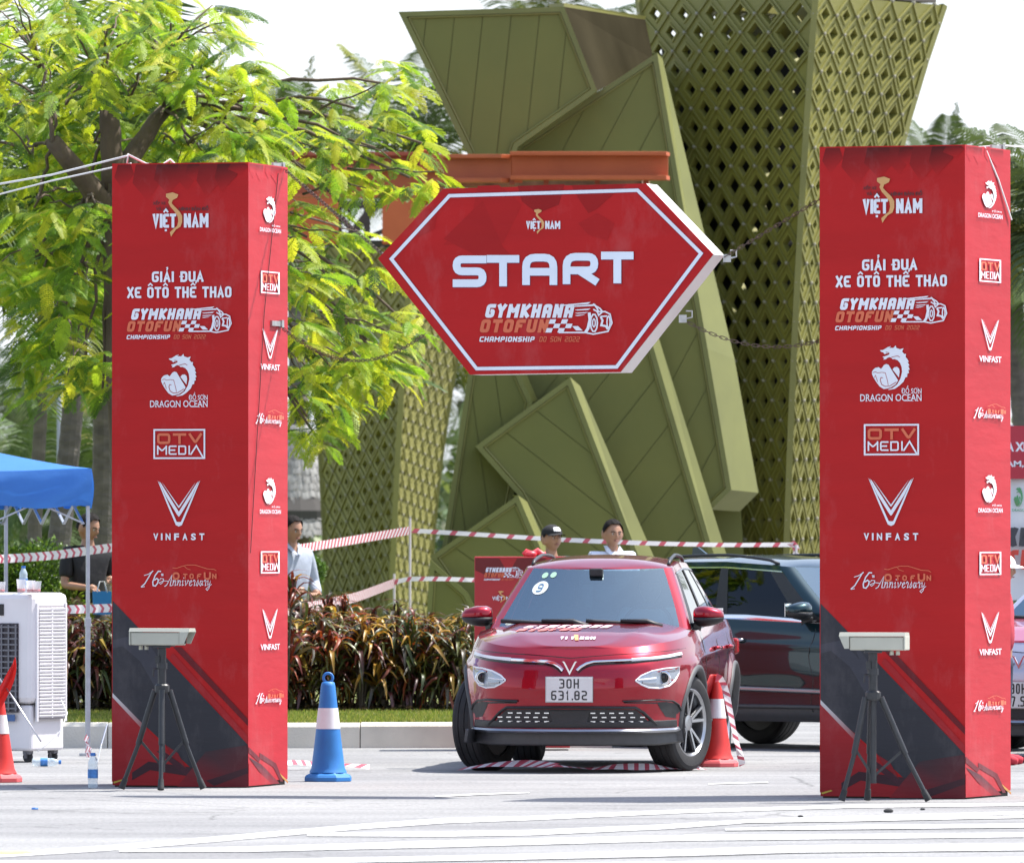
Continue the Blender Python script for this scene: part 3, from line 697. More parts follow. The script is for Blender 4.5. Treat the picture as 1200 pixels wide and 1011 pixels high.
inn = [(459, 303.5), (527, 229.5), (747.5, 223), (822, 297), (723, 430), (559, 432)]
c.line(inn, 4.6, (.12, .10, .22), True); c.line(inn, 3.9, WHT, True); c.build('border_line', INK, sign, world=True)
c = scanvas(.0085)
for ch, x0, y0, x1, y1 in (('S', 531, 299.5, 570.5, 336.5), ('T', 571, 299, 609, 335.5), ('A', 612.5, 297.5, 653.5, 334), ('R', 660, 296.5, 701.5, 333), ('T', 705, 295, 743, 332)):
    for dx, col in ((.7, (.10, .05, .12)), (0, (.70, .76, .86))):
        sh = stroke_text(ch, x0 + dx * .6, y0 + dx, x1 + dx * .6, y1 + dx, weight=.245, rad=.30 if ch in 'SAR' else .0)
        c.quads(sh, col)
c.build('start_lettering', INK, sign, world=True)
c = scanvas(.0085); logo_vietnam(c, 617, 245, 657, 275, small=False); c.build('map_logo', INK, sign, world=True)
c = scanvas(.0085); logo_race(c, 562, 354, 718, 401); c.build('race_logo', INK, sign, world=True)
STEEL = mat('steel', (.42, .42, .42), .38, metal=.9, var=.15, scale=20)
RUST = mat('rusty_steel', (.14, .10, .08), .6, metal=.6, var=.3, scale=30)
for (px, py) in ((846, 302), (794, 373), (446, 300)):
    p = sf(min(px, 836), py) - SN * .13 + Vector(((px - min(px, 836)) / 181, 0, 0)); mb = MB()
    mb.box(p, (.05, .03, .05)); mb.tube([p + Vector((.02, 0, 0)), p + Vector((.06, 0, .01)), p + Vector((.06, 0, .05)), p + Vector((.02, 0, .05))], .006, 6)
    mb.build('hook', STEEL, sign, world=True)

# ------------------------------------------------------------------ chains, brackets, guy ropes
def chain(p0, p1, sag, label, n=None, m=RUST):
    L = (p1 - p0).length; n = n or int(L / .034); mb = MB()
    pts = [p0.lerp(p1, i / n) + Vector((0, 0, -sag * 4 * (i / n) * (1 - i / n))) for i in range(n + 1)]
    for i in range(n):
        a, b = pts[i], pts[i + 1]; d = (b - a).normalized(); s1 = d.cross(Vector((0, 1, 0))).normalized(); s2 = d.cross(s1)
        w_ = s1 if i % 2 else s2; a2 = a - d * .007; b2 = b + d * .007; r = .009
        ring = [a2 + w_ * r * .6, a2 - w_ * r * .6, a2 - w_ * r + d * .008, b2 - w_ * r - d * .008, b2 - w_ * r * .6, b2 + w_ * r * .6, b2 + w_ * r - d * .008, a2 + w_ * r + d * .008]
        for k in range(8): mb.bar(ring[k], ring[(k + 1) % 8], .005, .005, up=(0, 1, 0))
    o = mb.build('chain', m, None); tag(o, label, 'chain', 'chains holding the START sign'); return o
RXm = Matrix.Rotation(R_TH, 3, 'Z'); LXm = Matrix.Rotation(L_TH, 3, 'Z')
lp = lambda x, y, z: Vector((pl.x, pl.y, 0)) + LXm @ Vector((x, y, z))
rp = lambda x, y, z: Vector((pr.x, pr.y, 0)) + RXm @ Vector((x, y, z))
hookL = sf(446, 301) - SN * .13
chain(lp(PW / 2 + .01, PD / 2 - .1, PH - .02), hookL, .0, 'rusty chain from the left pillar top to the left point of the START sign')
chain(rp(-PW / 2 - .02, PD / 2 - .2, PH - .17), sf(836, 300) + Vector((.08, .1, 0)), .0, 'rusty chain from the right pillar top to the right point of the START sign')
chain(sf(794, 374) - SN * .15, rp(-PW / 2 - .01, .1, 3.0), .14, 'rusty sagging chain from the lower right edge of the START sign')
chain(lp(PW / 2 + .01, .28, 3.08), sf(485, 390) - SN * .25 + Vector((0, .1, 0)), .2, 'rusty sagging chain behind the leaves from the bracket on the left pillar')
def bracket(p, th, label, par):
    mb = MB(); M3 = Matrix.Rotation(th, 3, 'Z'); mb.box(p, (.014, .26, .035), M3); mb.box(p + M3 @ Vector((0, .1, .0)), (.03, .05, .05), M3)
    return mb.build('bracket', STEEL, par, world=True)
bracket(lp(PW / 2 + .008, .18, 3.10), L_TH, '', pillar_l); bracket(lp(PW / 2 - .02, .3, PH + .005), L_TH, '', pillar_l)
bracket(rp(PW / 2 - .02, .3, PH + .008), R_TH, '', pillar_r)
ROPE = mat('white_rope', (.72, .72, .72), .7)
def rope(pts, r, label, sag=0):
    mb = MB(); mb.tube(pts, r, 6); o = mb.build('guy_rope', ROPE, None, smooth=True); tag(o, label, 'rope', 'guy ropes of the gate pillars'); return o
a = lp(-PW / 2 + .05, -.2, PH + .03)
mb = MB()
mb.tube([lp(-PW / 2 + .02, -.2, PH), a + Vector((-.02, 0, .04)), a + Vector((.1, .1, -.02)), a + Vector((.2, .1, -.03)), a + Vector((.26, .1, .01)), a + Vector((.3, .1, -.03))], .009, 6)
tag(mb.build('rope_knot', ROPE, None, smooth=True), 'white rope knotted on top of the left pillar corner', 'rope')
rope([a + Vector((-.03, 0, .03)), W(60, 205, 66), W(-60, 226, 67)], .007, 'upper white guy rope running left from the left pillar top')
rope([a + Vector((0, 0, -.02)), W(60, 212, 66), W(-60, 243, 67)], .006, 'lower white guy rope running left from the left pillar top')
mb = MB(); mb.tube([rp(PW / 2 + .01, -.05, PH), rp(PW / 2 + .02, .2, PH - .2), rp(PW / 2 + .03, .44, PH - .45)], .006, 5); tag(mb.build('tie_wire', ROPE, None), 'white tie wire slanting down the top of the right pillar', 'wire')
mb = MB(); mb.tube([rp(.2, .3, PH + .01), rp(.45, .45, PH + .03), W(1230, 174, 64)], .006, 5); tag(mb.build('tie_wire', ROPE, None), 'pale wire leaving the right pillar top towards the right', 'wire')
mb = MB(); mb.tube([lp(PW / 2 + .006, .22, PH - .05), lp(PW / 2 + .008, -.12, PH - 1.0), lp(PW / 2 + .008, -.44, PH - 2.6)], .003, 4); tag(mb.build('tie_wire', mat('dark_wire', (.08, .02, .02), .6), None), 'thin dark wire slanting down the lit side of the left pillar', 'wire')

# ------------------------------------------------------------------ tripods with camera housings
BLACK = mat('black_metal', (.022, .024, .028), .45, var=.3, scale=15, rvar=.15)
BRUB = mat('black_rubber', (.03, .03, .032), .75, var=.3, scale=20)
IVORY = mat('ivory_housing', (.42, .42, .355), .42, var=.06, scale=6)
ALU = mat('aluminium', (.6, .6, .62), .35, metal=.85)
def tripod(cx, cy, feet, mid_top, label):
    t = thing('tripod', label, 'tripod', (cx, cy, 0), 0, 'black tripods in front of the gate pillars')
    O = Vector((0, 0, 0)); hub = Vector((0, 0, .66))
    mb = MB(); mb.tube([Vector((0, 0, .12)), Vector((0, 0, .70))], .021, 12); mb.tube([Vector((0, 0, .70)), Vector((0, 0, .93))], .028, 12); mb.build('centre_pole', BLACK, t, smooth=True, split=40)
    mb = MB(); mb.lathe([(.045, .64), (.05, .65), (.05, .69), (.04, .70)], n=14); mb.build('collar', BLACK, t); mb = MB(); mb.lathe([(.036, .80), (.036, .84)], n=12); mb.build('collar', BLACK, t)
    for (fx, fy) in feet:
        d = Vector((fx, fy, 0)).normalized(); ft = Vector((fx, fy, .012))
        mb = MB(); mb.tube([hub + d * .05, hub.lerp(ft, .55) + d * .01], .020, 10); mb.tube([hub.lerp(ft, .5) + d * .01, ft], .015, 10)
        leg = mb.build('leg', BLACK, t, smooth=True, split=40)
        mb = MB(); mb.tube([ft + (hub - ft).normalized() * .07, ft], [.019, .023], 10); mb.build('rubber_foot', BRUB, leg, smooth=True, split=40)
        mb = MB(); mb.bar(hub.lerp(ft, .52), Vector((0, 0, .16)), .008, .016); mb.build('brace', BLACK, t)
    mb = MB(); mb.tube([Vector((-.028, -.02, .80)), Vector((-.055, -.03, .80)), Vector((-.06, -.03, .75))], .007, 6); mb.box((-.03, -.02, .86), (.03, .02, .05)); mb.build('crank', BLACK, t)
    mb = MB(); mb.box((0, 0, .945), (.11, .09, .015)); mb.box((0, 0, .915), (.05, .05, .05)); mb.build('mount_plate', BLACK, t, bevel=.003)
    return t
def housing(cx, cy, rz, flip, label):
    t = thing('camera_housing', label, 'camera housing', (cx, cy, .955), rz, 'ivory camera housings on the tripods')
    f = flip; Lh = .19
    mb = MB(); mb.prism([Vector((-Lh, -.055, 0.0)), Vector((-Lh, .055, 0)), Vector((-Lh, .06, .085)), Vector((-Lh, -.06, .085))], [Vector((Lh - .03, -.055, 0)), Vector((Lh - .03, .055, 0)), Vector((Lh - .03, .06, .085)), Vector((Lh - .03, -.06, .085))])
    mb.build('case', IVORY, t, bevel=.008, fix=True)
    mb = MB(); x0, x1 = -Lh - .01, Lh + .035
    mb.prism([Vector((x0, -.066, .088)), Vector((x0, .066, .088)), Vector((x0, .05, .112)), Vector((x0, -.05, .112))], [Vector((x1, -.066, .088)), Vector((x1, .066, .088)), Vector((x1, .05, .112)), Vector((x1, -.05, .112))])
    for s in (-1, 1): mb.prism([Vector((Lh - .03, s * .066, .088)), Vector((x1, s * .066, .088)), Vector((Lh, s * .066, .01)), Vector((Lh - .03, s * .066, .01))], [Vector((Lh - .03, s * .060, .088)), Vector((x1, s * .060, .088)), Vector((Lh, s * .060, .01)), Vector((Lh - .03, s * .060, .01))])
    mb.build('sun_shield', IVORY, t, bevel=.003, fix=True)
    mb = MB(); mb.box((Lh - .028, 0, .045), (.008, .085, .066)); mb.build('window', mat('housing_glass', (.02, .02, .025), .08), t)
    mb = MB(); mb.box((-Lh - .006, 0, .045), (.012, .125, .09)); mb.build('rear_cap', IVORY, t, bevel=.006)
    for x in (-.14, -.10): mb = MB(); mb.lathe([(.013, -.03), (.013, -.004)], (x, 0, 0), 10); mb.build('cable_gland', IVORY, t)
    mb = MB(); mb.box((0, 0, -.004), (.18, .07, .008)); mb.build('bottom_plate', BLACK, t)
    if flip: t.matrix_basis = t.matrix_basis @ Matrix.Rotation(math.pi, 4, 'Z')
    return t
tl = W(190, 632, 64.05); tr_ = W(1023, 632, 61.15)
tripod(tl.x, tl.y, [(-.27, .08), (.27, .06), (.0, -.22)], 0, 'black tripod in front of the left gate pillar')
housing(tl.x - .01, tl.y, R(-20), False, 'ivory camera housing on the left pillar tripod, window towards the right')
tripod(tr_.x, tr_.y, [(-.20, -.04), (.35, .02), (-.03, .16)], 0, 'black tripod in front of the right gate pillar')
housing(tr_.x + .02, tr_.y, R(-16), True, 'ivory camera housing on the right pillar tripod, hood towards the left')

# ------------------------------------------------------------------ traffic cones
CRED = mat('cone_red', (.62, .03, .025), .5, var=.12, scale=5, rvar=.1); CBLUE = mat('cone_blue', (.02, .17, .48), .5, var=.15, scale=5, rvar=.1)
CWH = mat('cone_band', (.70, .70, .72), .5, var=.08, scale=9); CRED2 = mat('cone_base_faded', (.62, .10, .11), .6, var=.12, scale=7)
def cone(px, py, h, bw, m, mb_, label, ring=True, col=('cone', ) ):
    Y = YG(py); x = (px - CXP) / F * Y; t = thing('traffic_cone', label, 'traffic cone', (x, Y, 0), random.uniform(-.3, .3), 'traffic cones on the road')
    b = bw / 2
    q = MB(); q.lathe([(b, 0), (b * 1.0, .028), (b * .93, .045), (b * .78, .055), (b * .74, .07)], n=8, cap=True); base = q.build('base', mb_, t, fix=True, bevel=.006)
    r0, r1 = b * .70, (.028 if ring else .014); z0 = .062
    rr = lambda z: r0 * 1.0 + (r1 + .012 - r0) * ((z - z0) / (h - z0)) ** .92
    hb = h - (.055 if ring else 0)
    def sec(za, zb, o=0): return [(rr(za + (zb - za) * k / 6) + o, za + (zb - za) * k / 6) for k in range(7)]
    q = MB(); q.lathe([(rr(z0) * 1.09, z0), (rr(z0 + .03), z0 + .03)] + sec(z0 + .03, hb - .03)[1:] + [(rr(hb) * .95, hb - .006), (rr(hb) * .7, hb)], n=28); q.build('body', m, t, smooth=True, split=50)
    zb0 = z0 + (hb - z0) * .48; zb1 = z0 + (hb - z0) * .71
    q = MB(); q.lathe(sec(zb0, zb1, .0025), n=28, cap=False); q.build('reflective_band', CWH, t, smooth=True)
    if ring:
        q = MB(); n = 16; q.tube([Vector((math.cos(a) * .032, 0, hb + .026 + math.sin(a) * .032)) for a in [2 * math.pi * k / n - 1.57 for k in range(n + 1)]], .010, 8); q.build('ring', m, t, smooth=True)
    return t
cone(384.5, 915, .735, .34, CBLUE, CBLUE, 'blue and white traffic cone beside the left gate pillar')
cone(839.5, 898, .67, .325, CRED, CRED2, 'red and white traffic cone with barrier tape hanging beside the red car', ring=False)
cone(-1, 916, .62, .32, CRED, CRED2, 'red and white traffic cone with a red flag at the left edge', ring=False)

# red flag and stick in the left cone
mb = MB(); P = []
for i in range(15):
    t = i / 14; row = []
    for j in range(9):
        s = j / 8; wd = math.sin(math.pi * min(1, t * .92 + .04)) ** .7 * 17
        px = 16 - 22 * t + (s - .5) * wd + math.sin(t * 6) * 1.5; py = 769 + 72 * t + (1 - s) * 10 * (1 - t)
        row.append(W(px, py, 66.05 + .02 * math.sin(s * 9 + t * 3)))
    P.append(row)
mb.grid(P); fl = thing('signal_flag', 'red cloth flag drooping over the cone at the left edge', 'flag', tuple(W(5, 850, 66.1)))
mb.build('cloth', mat('flag_cloth', (.62, .02, .02), .8, trans=.25, tint=(.8, .04, .03)), fl, smooth=True, world=True)
mb = MB(); mb.tube([W(-4, 790, 66.15), W(16, 818, 66.0), W(48, 868, 65.6)], .006, 6); mb.build('stick', ALU, fl, smooth=True, world=True)

# ------------------------------------------------------------------ barrier tape
TAPE = attr_mat('tape', .45, trans=.3)
def tape(pts, w, label, pitch=.09, red=.45, roll=0.0, chev=False, cat='barrier tape', rcol=(.52, .10, .14), flat=False):
    P = [Vector(p) for p in pts]; D = [0]
    for i in range(1, len(P)): D.append(D[-1] + (P[i] - P[i - 1]).length)
    def at(s):
        s = max(0, min(D[-1] - 1e-6, s)); i = max(k for k in range(len(D) - 1) if D[k] <= s)
        p = P[i].lerp(P[i + 1], (s - D[i]) / (D[i + 1] - D[i])); return p, (P[i + 1] - P[i]).normalized()
    mb = MB(); s = 0
    def pt(s, v):
        p, d = at(s); u = Vector((0, .35 * math.sin(s * 1.7 + roll), 1)); 
        if flat: u = Vector((-d.y, d.x, .0)) + Vector((0, 0, .15 + .5 * abs(math.sin(s * 3 + roll)) ** 3))
        u = (u - d * u.dot(d)).normalized(); return p + u * (v - .5) * w
    sl = w * .7
    while s < D[-1]:
        for (a, b, col) in ((0, red, rcol), (red, 1, (.78, .74, .76))):
            a_, b_ = s + a * pitch, s + b * pitch
            if chev:
                for (v0, v1, o0, o1) in ((0, .5, 0, sl / 2), (.5, 1, sl / 2, 0)):
                    mb.add([pt(a_ + o0, v0), pt(b_ + o0, v0), pt(b_ + o1, v1), pt(a_ + o1, v1)], [(0, 1, 2, 3)], 0, col)
            else: mb.add([pt(a_, 0), pt(b_, 0), pt(b_ + sl, 1), pt(a_ + sl, 1)], [(0, 1, 2, 3)], 0, col)
        s += pitch
    o = mb.build('barrier_tape', TAPE, None); tag(o, label, cat, 'red and white barrier tape'); return o
def px_path(pp, Y0, Y1, n=24):
    out = []; xs0, xs1 = pp[0][0], pp[-1][0]
    for i in range(n + 1):
        x = xs0 + (xs1 - xs0) * i / n
        k = max(j for j in range(len(pp) - 1) if (pp[j][0] - x) * (1 if xs1 > xs0 else -1) <= 1e-6)
        a, b = pp[k], pp[k + 1]; t = (x - a[0]) / (b[0] - a[0]); y = a[1] + (b[1] - a[1]) * t
        out.append(W(x, y, Y0 + (Y1 - Y0) * i / n))
    return out
def sagpath(pp, Y0, Y1, n=40):
    q = px_path(pp, Y0, Y1, n); z = [p.z for p in q]
    for _ in range(6): z = [z[0]] + [(z[i - 1] + 2 * z[i] + z[i + 1]) / 4 for i in range(1, len(z) - 1)] + [z[-1]]
    for p, k in zip(q, z): p.z = k
    return q
tape(sagpath([(-60, 656), (0, 655), (60, 651), (140, 640), (200, 636)], 78, 80), .07, 'chevron barrier tape stretched behind the blue tent at head height', .085, .34, chev=True)
tape(sagpath([(30, 715), (80, 714), (160, 711), (200, 710)], 78, 79), .07, 'chevron barrier tape stretched behind the air cooler at waist height', .085, .34, chev=True)
tape(sagpath([(300, 650), (335, 645), (400, 635), (480, 621.5)], 85, 87), .075, 'barrier tape from the left pillar to the thin post in the hedge', .052, .5, chev=False, rcol=(.55, .10, .13))
tape(sagpath([(482, 621.5), (560, 626), (650, 632), (760, 636.5), (850, 638.5), (932, 638)], 87, 87), .040, 'barrier tape stretched from the thin post past the two men to the dark car', .17, .30)
tape([W(924, 634, 87.0), W(931, 638, 87.0), W(934, 645, 87.0), W(932, 652, 87.0)], .06, 'loose knotted end of barrier tape above the dark car', .07, .5)
tape(sagpath([(300, 722), (340, 714), (380, 708), (420, 699), (462, 683)], 84.5, 86.8), .085, 'twisted lower barrier tape drooping over the hedge', .035, .5, rcol=(.50, .16, .18))
tape(sagpath([(460, 683), (475, 678), (520, 678), (600, 681)], 86.8, 87), .04, 'lower barrier tape running behind the small red board', .12, .3)
def gpath(pp, n=30):
    out = []
    for i in range(len(pp) - 1):
        for k in range(8):
            t = k / 8; px = pp[i][0] + (pp[i + 1][0] - pp[i][0]) * t; py = pp[i][1] + (pp[i + 1][1] - pp[i][1]) * t; zz = pp[i][2] + (pp[i + 1][2] - pp[i][2]) * t
            Y = YG(py, 0); out.append(Vector(((px - CXP) / F * Y, Y, zz + .008)))
    return out
tape(gpath([(535, 905, .015), (575, 905, .05), (615, 905, .06), (655, 906, .05), (690, 905, .02), (720, 905, .035), (770, 904, .03), (800, 903, .01), (826, 902, .01)]), .085, 'barrier tape lying crumpled on the road in front of the red car', .10, .42, flat=True)
tape(gpath([(300, 903, .02), (345, 902, .05), (375, 901, .03), (400, 903, .04), (438, 903, .02)]), .07, 'barrier tape lying on the road behind the blue cone', .11, .42, flat=True)
ct = W(842, 797, 70.1)
tape([W(836, 795, 70.2), W(843, 792, 70.2), W(850, 806, 70.15), W(855, 830, 70.15), W(861, 860, 70.15), W(866, 880, 70.15), W(870, 896, 70.1)], .055, 'barrier tape hanging down the side of the red cone beside the car', .08, .36)
for (px, py0, py1, Y, lab) in ((480.5, 607, 800, 87.05, 'thin white post in the hedge holding the barrier tape'), (933, 638, 800, 87.0, 'thin post behind the dark car holding the tape end'), (462, 672, 800, 86.85, 'short thin post in the hedge holding the lower tape')):
    a = W(px, py0, Y); mb = MB(); mb.tube([Vector((a.x, Y, KH - .02)), a], .012, 8); tag(mb.build('barrier_post', mat('post_white', (.6, .55, .55), .6), None), lab, 'post')
# ------------------------------------------------------------------ evaporative air cooler
PLW = mat('white_plastic', (.74, .72, .74), .38, var=.04, scale=3); PLG = mat('grey_plastic', (.16, .16, .18), .5); PLD = mat('dark_grille', (.035, .03, .04), .5)
CK = thing('air_cooler', 'tall white wheeled air cooler under the blue tent with cups on its top', 'air cooler', (0, 0, 0), 0)
Yc = 72.0; cth = R(-30); corner = W(38, 632, Yc); cw, cd, ch = .74, .50, 1.17; zb = .085
cen = Vector((corner.x, corner.y, 0)) - Matrix.Rotation(cth, 3, 'Z') @ Vector((cw / 2, -cd / 2, 0))
CK.matrix_basis = Matrix.Translation((cen.x, cen.y, 0)) @ Matrix.Rotation(cth, 4, 'Z')
mb = MB(); mb.box((0, 0, zb + .17), (cw - .05, cd - .05, .34)); mb.build('water_tank', PLW, CK, bevel=.02)
mb = MB(); mb.box((0, 0, zb + .35 + (ch - .35) / 2), (cw, cd, ch - .35)); mb.build('case', PLW, CK, bevel=.045)
mb = MB(); mb.box((-.02, -cd / 2 - .003, .70), (cw - .20, .012, .66)); mb.build('grille_recess', PLD, CK)
for i in range(15):
    mb = MB() if i == 0 else mb
    if i == 0: mb.box((0, 0, 0), (cw - .21, .016, .012)); sl0 = mb.build('slat', PLG, CK); sl0.location = (-.02, -cd / 2 - .014, .40)
    else: o = piece(sl0, 'slat', CK); o.location = (-.02, -cd / 2 - .014, .40 + i * .043)
for i in range(9):
    if i == 0: mb = MB(); mb.box((0, 0, 0), (.010, .012, .64)); vn = mb.build('vane', PLG, CK); vn.location = (-.26, -cd / 2 - .019, .70)
    else: o = piece(vn, 'vane', CK); o.location = (-.26 + i * .062, -cd / 2 - .019, .70)
mb = MB(); mb.box((-.05, -cd / 2 - .004, 1.13), (.34, .014, .085)); mb.build('display', mat('display_black', (.01, .01, .015), .1), CK, bevel=.004)
mb = MB(); mb.box((.14, -cd / 2 - .006, .33), (.16, .006, .05), col=(.05, .12, .3)); mb.build('badge', INK, CK)
# louvred side
mb = MB(); mb.box((cw / 2 + .001, .0, .74), (.01, cd - .13, .84)); mb.build('louvre_recess', mat('louvre_shade', (.30, .28, .30), .7), CK)
for s in (-1, 1): mb = MB(); mb.box((cw / 2 + .006, s * (cd / 2 - .055), .74), (.018, .02, .88)); mb.build('louvre_frame', PLW, CK, bevel=.004)
for i in range(32):
    if i == 0: mb = MB(); mb.box((0, 0, 0), (.022, cd - .15, .015), Matrix.Rotation(R(25), 3, 'Y')); lv = mb.build('louvre', PLW, CK); lv.location = (cw / 2 + .008, 0, .345)
    else: o = piece(lv, 'louvre', CK); o.location = (cw / 2 + .008, 0, .345 + i * .0255)
mb = MB(); mb.box((cw / 2 + .012, 0, .74), (.012, .012, .82)); mb.build('louvre_rib', PLW, CK)
for sx in (-1, 1):
    for sy in (-1, 1):
        x, y = sx * (cw / 2 - .09), sy * (cd / 2 - .08); mb = MB(); mb.box((x, y, .075), (.06, .05, .03)); mb.bar((x, y - .025, .07), (x, y - .025, .03), .04, .006); mb.bar((x, y + .025, .07), (x, y + .025, .03), .04, .006)
        cs = mb.build('caster', PLG, CK); mb = MB(); mb.lathe([(.035, -.012), (.04, -.008), (.04, .008), (.035, .012)], (x, y, .040), 14, Matrix.Rotation(R(90), 3, 'X')); mb.build('wheel', BRUB, cs, smooth=True, split=30)
mb = MB(); mb.tube([W(72, 820, Yc - .05), W(79, 835, Yc - .3), W(72, 855, Yc - .5), W(55, 872, Yc - .5), W(44, 880, Yc - .6)], .004, 6); tag(mb.build('power_cord', mat('white_cord', (.7, .7, .7), .5), None, smooth=True), 'thin white cord hanging beside the air cooler', 'cord')

# ------------------------------------------------------------------ bottles, cups
PET = mat('clear_plastic', (.70, .84, .92), .08, alpha=.42, spec=.7); PETB = mat('bottle_label', (.06, .22, .55), .5, var=.3, scale=40); CAPB = mat('bottle_cap', (.03, .16, .5), .45)
CLR = mat('clear_cup', (.85, .86, .88), .1, alpha=.38, spec=.7); REDP = mat('red_print', (.6, .05, .05), .5)
def bottle(M, label, h=.21, r=.031, grp='plastic water bottles'):
    t = thing('water_bottle', label, 'bottle', (0, 0, 0), 0, grp); t.matrix_basis = M
    p = [(r * .8, 0), (r, .006), (r, .03), (r * .93, .04), (r, .05), (r, .12), (r * .93, .13), (r, .14), (r * .95, .155), (r * .5, .185), (r * .42, .19), (r * .42, .2)]
    k = h / .21; mb = MB(); mb.lathe([(a, b * k) for a, b in p], n=18); mb.build('body', PET, t, smooth=True)
    mb = MB(); mb.lathe([(r * 1.015, .06 * k), (r * 1.015, .112 * k)], n=18, cap=False); mb.build('wrapper', PETB, t, smooth=True)
    mb = MB(); mb.lathe([(r * .5, .192 * k), (r * .5, .21 * k)], n=14); mb.build('cap', CAPB, t); return t
TM = Matrix.Translation
p = road_pt(109, 923, 0); bottle(TM(p), 'clear water bottle standing on the road by the left pillar', .235, .034)
p = road_pt(38, 892.5, .034); bottle(TM(p) @ Matrix.Rotation(R(90), 4, 'Y'), 'clear water bottle lying on the road under the air cooler', .21)
ctop = zb + ch
def on_cooler(px, dY=0): a = W(px, 632, Yc + dY); return Vector((a.x, a.y, ctop))
bottle(TM(on_cooler(27.5, .12)), 'clear water bottle standing on top of the air cooler', .2)
def cup(px, dY, label, h=.095, r=.036, col=True):
    v = on_cooler(px, dY); t = thing('plastic_cup', label, 'cup', tuple(v), 0, 'clear cups on the air cooler')
    mb = MB(); mb.lathe([(r * .72, 0), (r * .76, .004), (r, h), (r * 1.05, h + .002), (r * .98, h - .002), (r * .72, .006)], n=18); mb.build('body', CLR, t, smooth=True, split=60)
    mb = MB(); mb.lathe([(r * .74, .006), (r * .82, h * .3)], n=16); mb.build('drink', REDP if col else CLR, t, smooth=True); return t
cup(25, -.10, 'clear cup at the front of the cups on the air cooler', .10); cup(36, .02, 'middle clear cup on top of the air cooler', .09); cup(43, .0, 'clear cup nearest the pillar on top of the air cooler', .085, .036)
cup(33, .14, 'clear cup behind the others on the air cooler', .09); cup(1, .0, 'clear cup at the left edge on the air cooler', .08)
mb = MB(); q = road_pt(41, 948, .009); mb.lathe([(.02, 0), (.022, .006), (.018, .012)], q, 12); tag(mb.build('bottle_cap', CAPB, None), 'small blue bottle cap lying alone on the road', 'bottle cap')
for (px, py, s, lab) in ((1041, 949.5, .022, 'small dark stone on the road before the right pillar'), (1081, 947.5, .012, 'tiny dark pebble on the road before the right pillar'), (938, 956, .012, 'tiny dark pebble between the road stripes')):
    mb = MB(); q = road_pt(px, py, s * .5); mb.sphere(q, (s * 1.4, s, s * .7), 8, 5); tag(mb.build('stone', mat('stone_dark', (.05, .05, .05), .9), None), lab, 'stone')

# ------------------------------------------------------------------ blue tent
TBL = mat('tent_fabric', (.045, .19, .52), .6, trans=.25, tint=(.05, .24, .8), bump=.012, bscale=3.5, scale=2, var=.06)
GALV = mat('galvanised_pole', (.40, .43, .48), .4, metal=.7, var=.12, scale=12)
c0 = W(103, 632, 74.3); tth = R(15); TS = 3.0
tent = thing('pop_up_tent', 'blue pop-up tent with galvanised poles standing over the air cooler', 'tent', (0, 0, 0), 0)
M3 = Matrix.Rotation(tth, 3, 'Z'); tc = Vector((c0.x, c0.y, 0)) - M3 @ Vector((TS / 2, -TS / 2, 0))
tent.matrix_basis = TM(tc) @ Matrix.Rotation(tth, 4, 'Z')
zt, zv = EYE + (632 - 549) / F * 74.3, EYE + (632 - 594) / F * 74.3
for sx in (-1, 1):
    for sy in (-1, 1):
        x, y = sx * TS / 2, sy * TS / 2; mb = MB(); mb.box((x, y, .01), (.11, .11, .02)); mb.bar((x, y, .02), (x, y, 1.05), .034, .034); mb.bar((x, y, .98), (x, y, zt - .04), .027, .027); mb.box((x, y, 1.02), (.044, .044, .07))
        mb.build('pole', GALV, tent, bevel=.002)
hs = TS / 2 + .02; n = 16; pk = zt + .42
for k in range(4):
    Rk = Matrix.Rotation(k * math.pi / 2, 3, 'Z'); P = []
    for i in range(n + 1):
        t = i / n; row = []
        for j in range(n + 1):
            s = -1 + 2 * j / n; rr_ = 1 - t
            z = zt + (pk - zt) * (t ** 1.25) - .05 * (1 - s * s) * math.sin(math.pi * min(1, t * 1.3)) * rr_ + .006 * math.sin(9 * s + 3 * t)
            z -= .03 * (1 - s * s) * (1 - t) 
            row.append(Rk @ Vector((s * hs * rr_, -hs * rr_, z)))
        P.append(row)
    mb = MB(); mb.grid(P); mb.build('roof_panel', TBL, tent, smooth=True)
    P = []
    for i in range(9):
        v = i / 8; row = []
        for j in range(61):
            s = -1 + 2 * j / 60; e = .02 * math.sin(3 + s * 7 + v * 5) + .014 * math.sin(s * 23 + v * 9) ; e *= v * (1 - abs(s) ** 8)
            top = zt - .03 * (1 - s * s) * 1.0; bot = zv + .012 * math.sin(s * 15)
            row.append(Rk @ Vector((s * (hs + .004), -hs - .004 - e - .018 * math.sin(math.pi * v), top + (bot - top) * v)))
        P.append(row)
    mb = MB(); mb.grid(P); mb.build('valance', TBL, tent, smooth=True)
mb = MB(); hs2 = TS / 2 - .02
for k in range(4):
    Rk = Matrix.Rotation(k * math.pi / 2, 3, 'Z')
    for i in range(4):
        x0 = -hs2 + i * hs2 / 2; za, zb_ = (zt - .10, zt - .42) if i % 2 == 0 else (zt - .42, zt - .10)
        mb.bar(Rk @ Vector((x0, -hs2, za)), Rk @ Vector((x0 + hs2 / 2, -hs2, zb_)), .02, .012); mb.bar(Rk @ Vector((x0, -hs2 + .015, zb_)), Rk @ Vector((x0 + hs2 / 2, -hs2 + .015, za)), .02, .012)
mb.build('scissor_frame', GALV, tent)
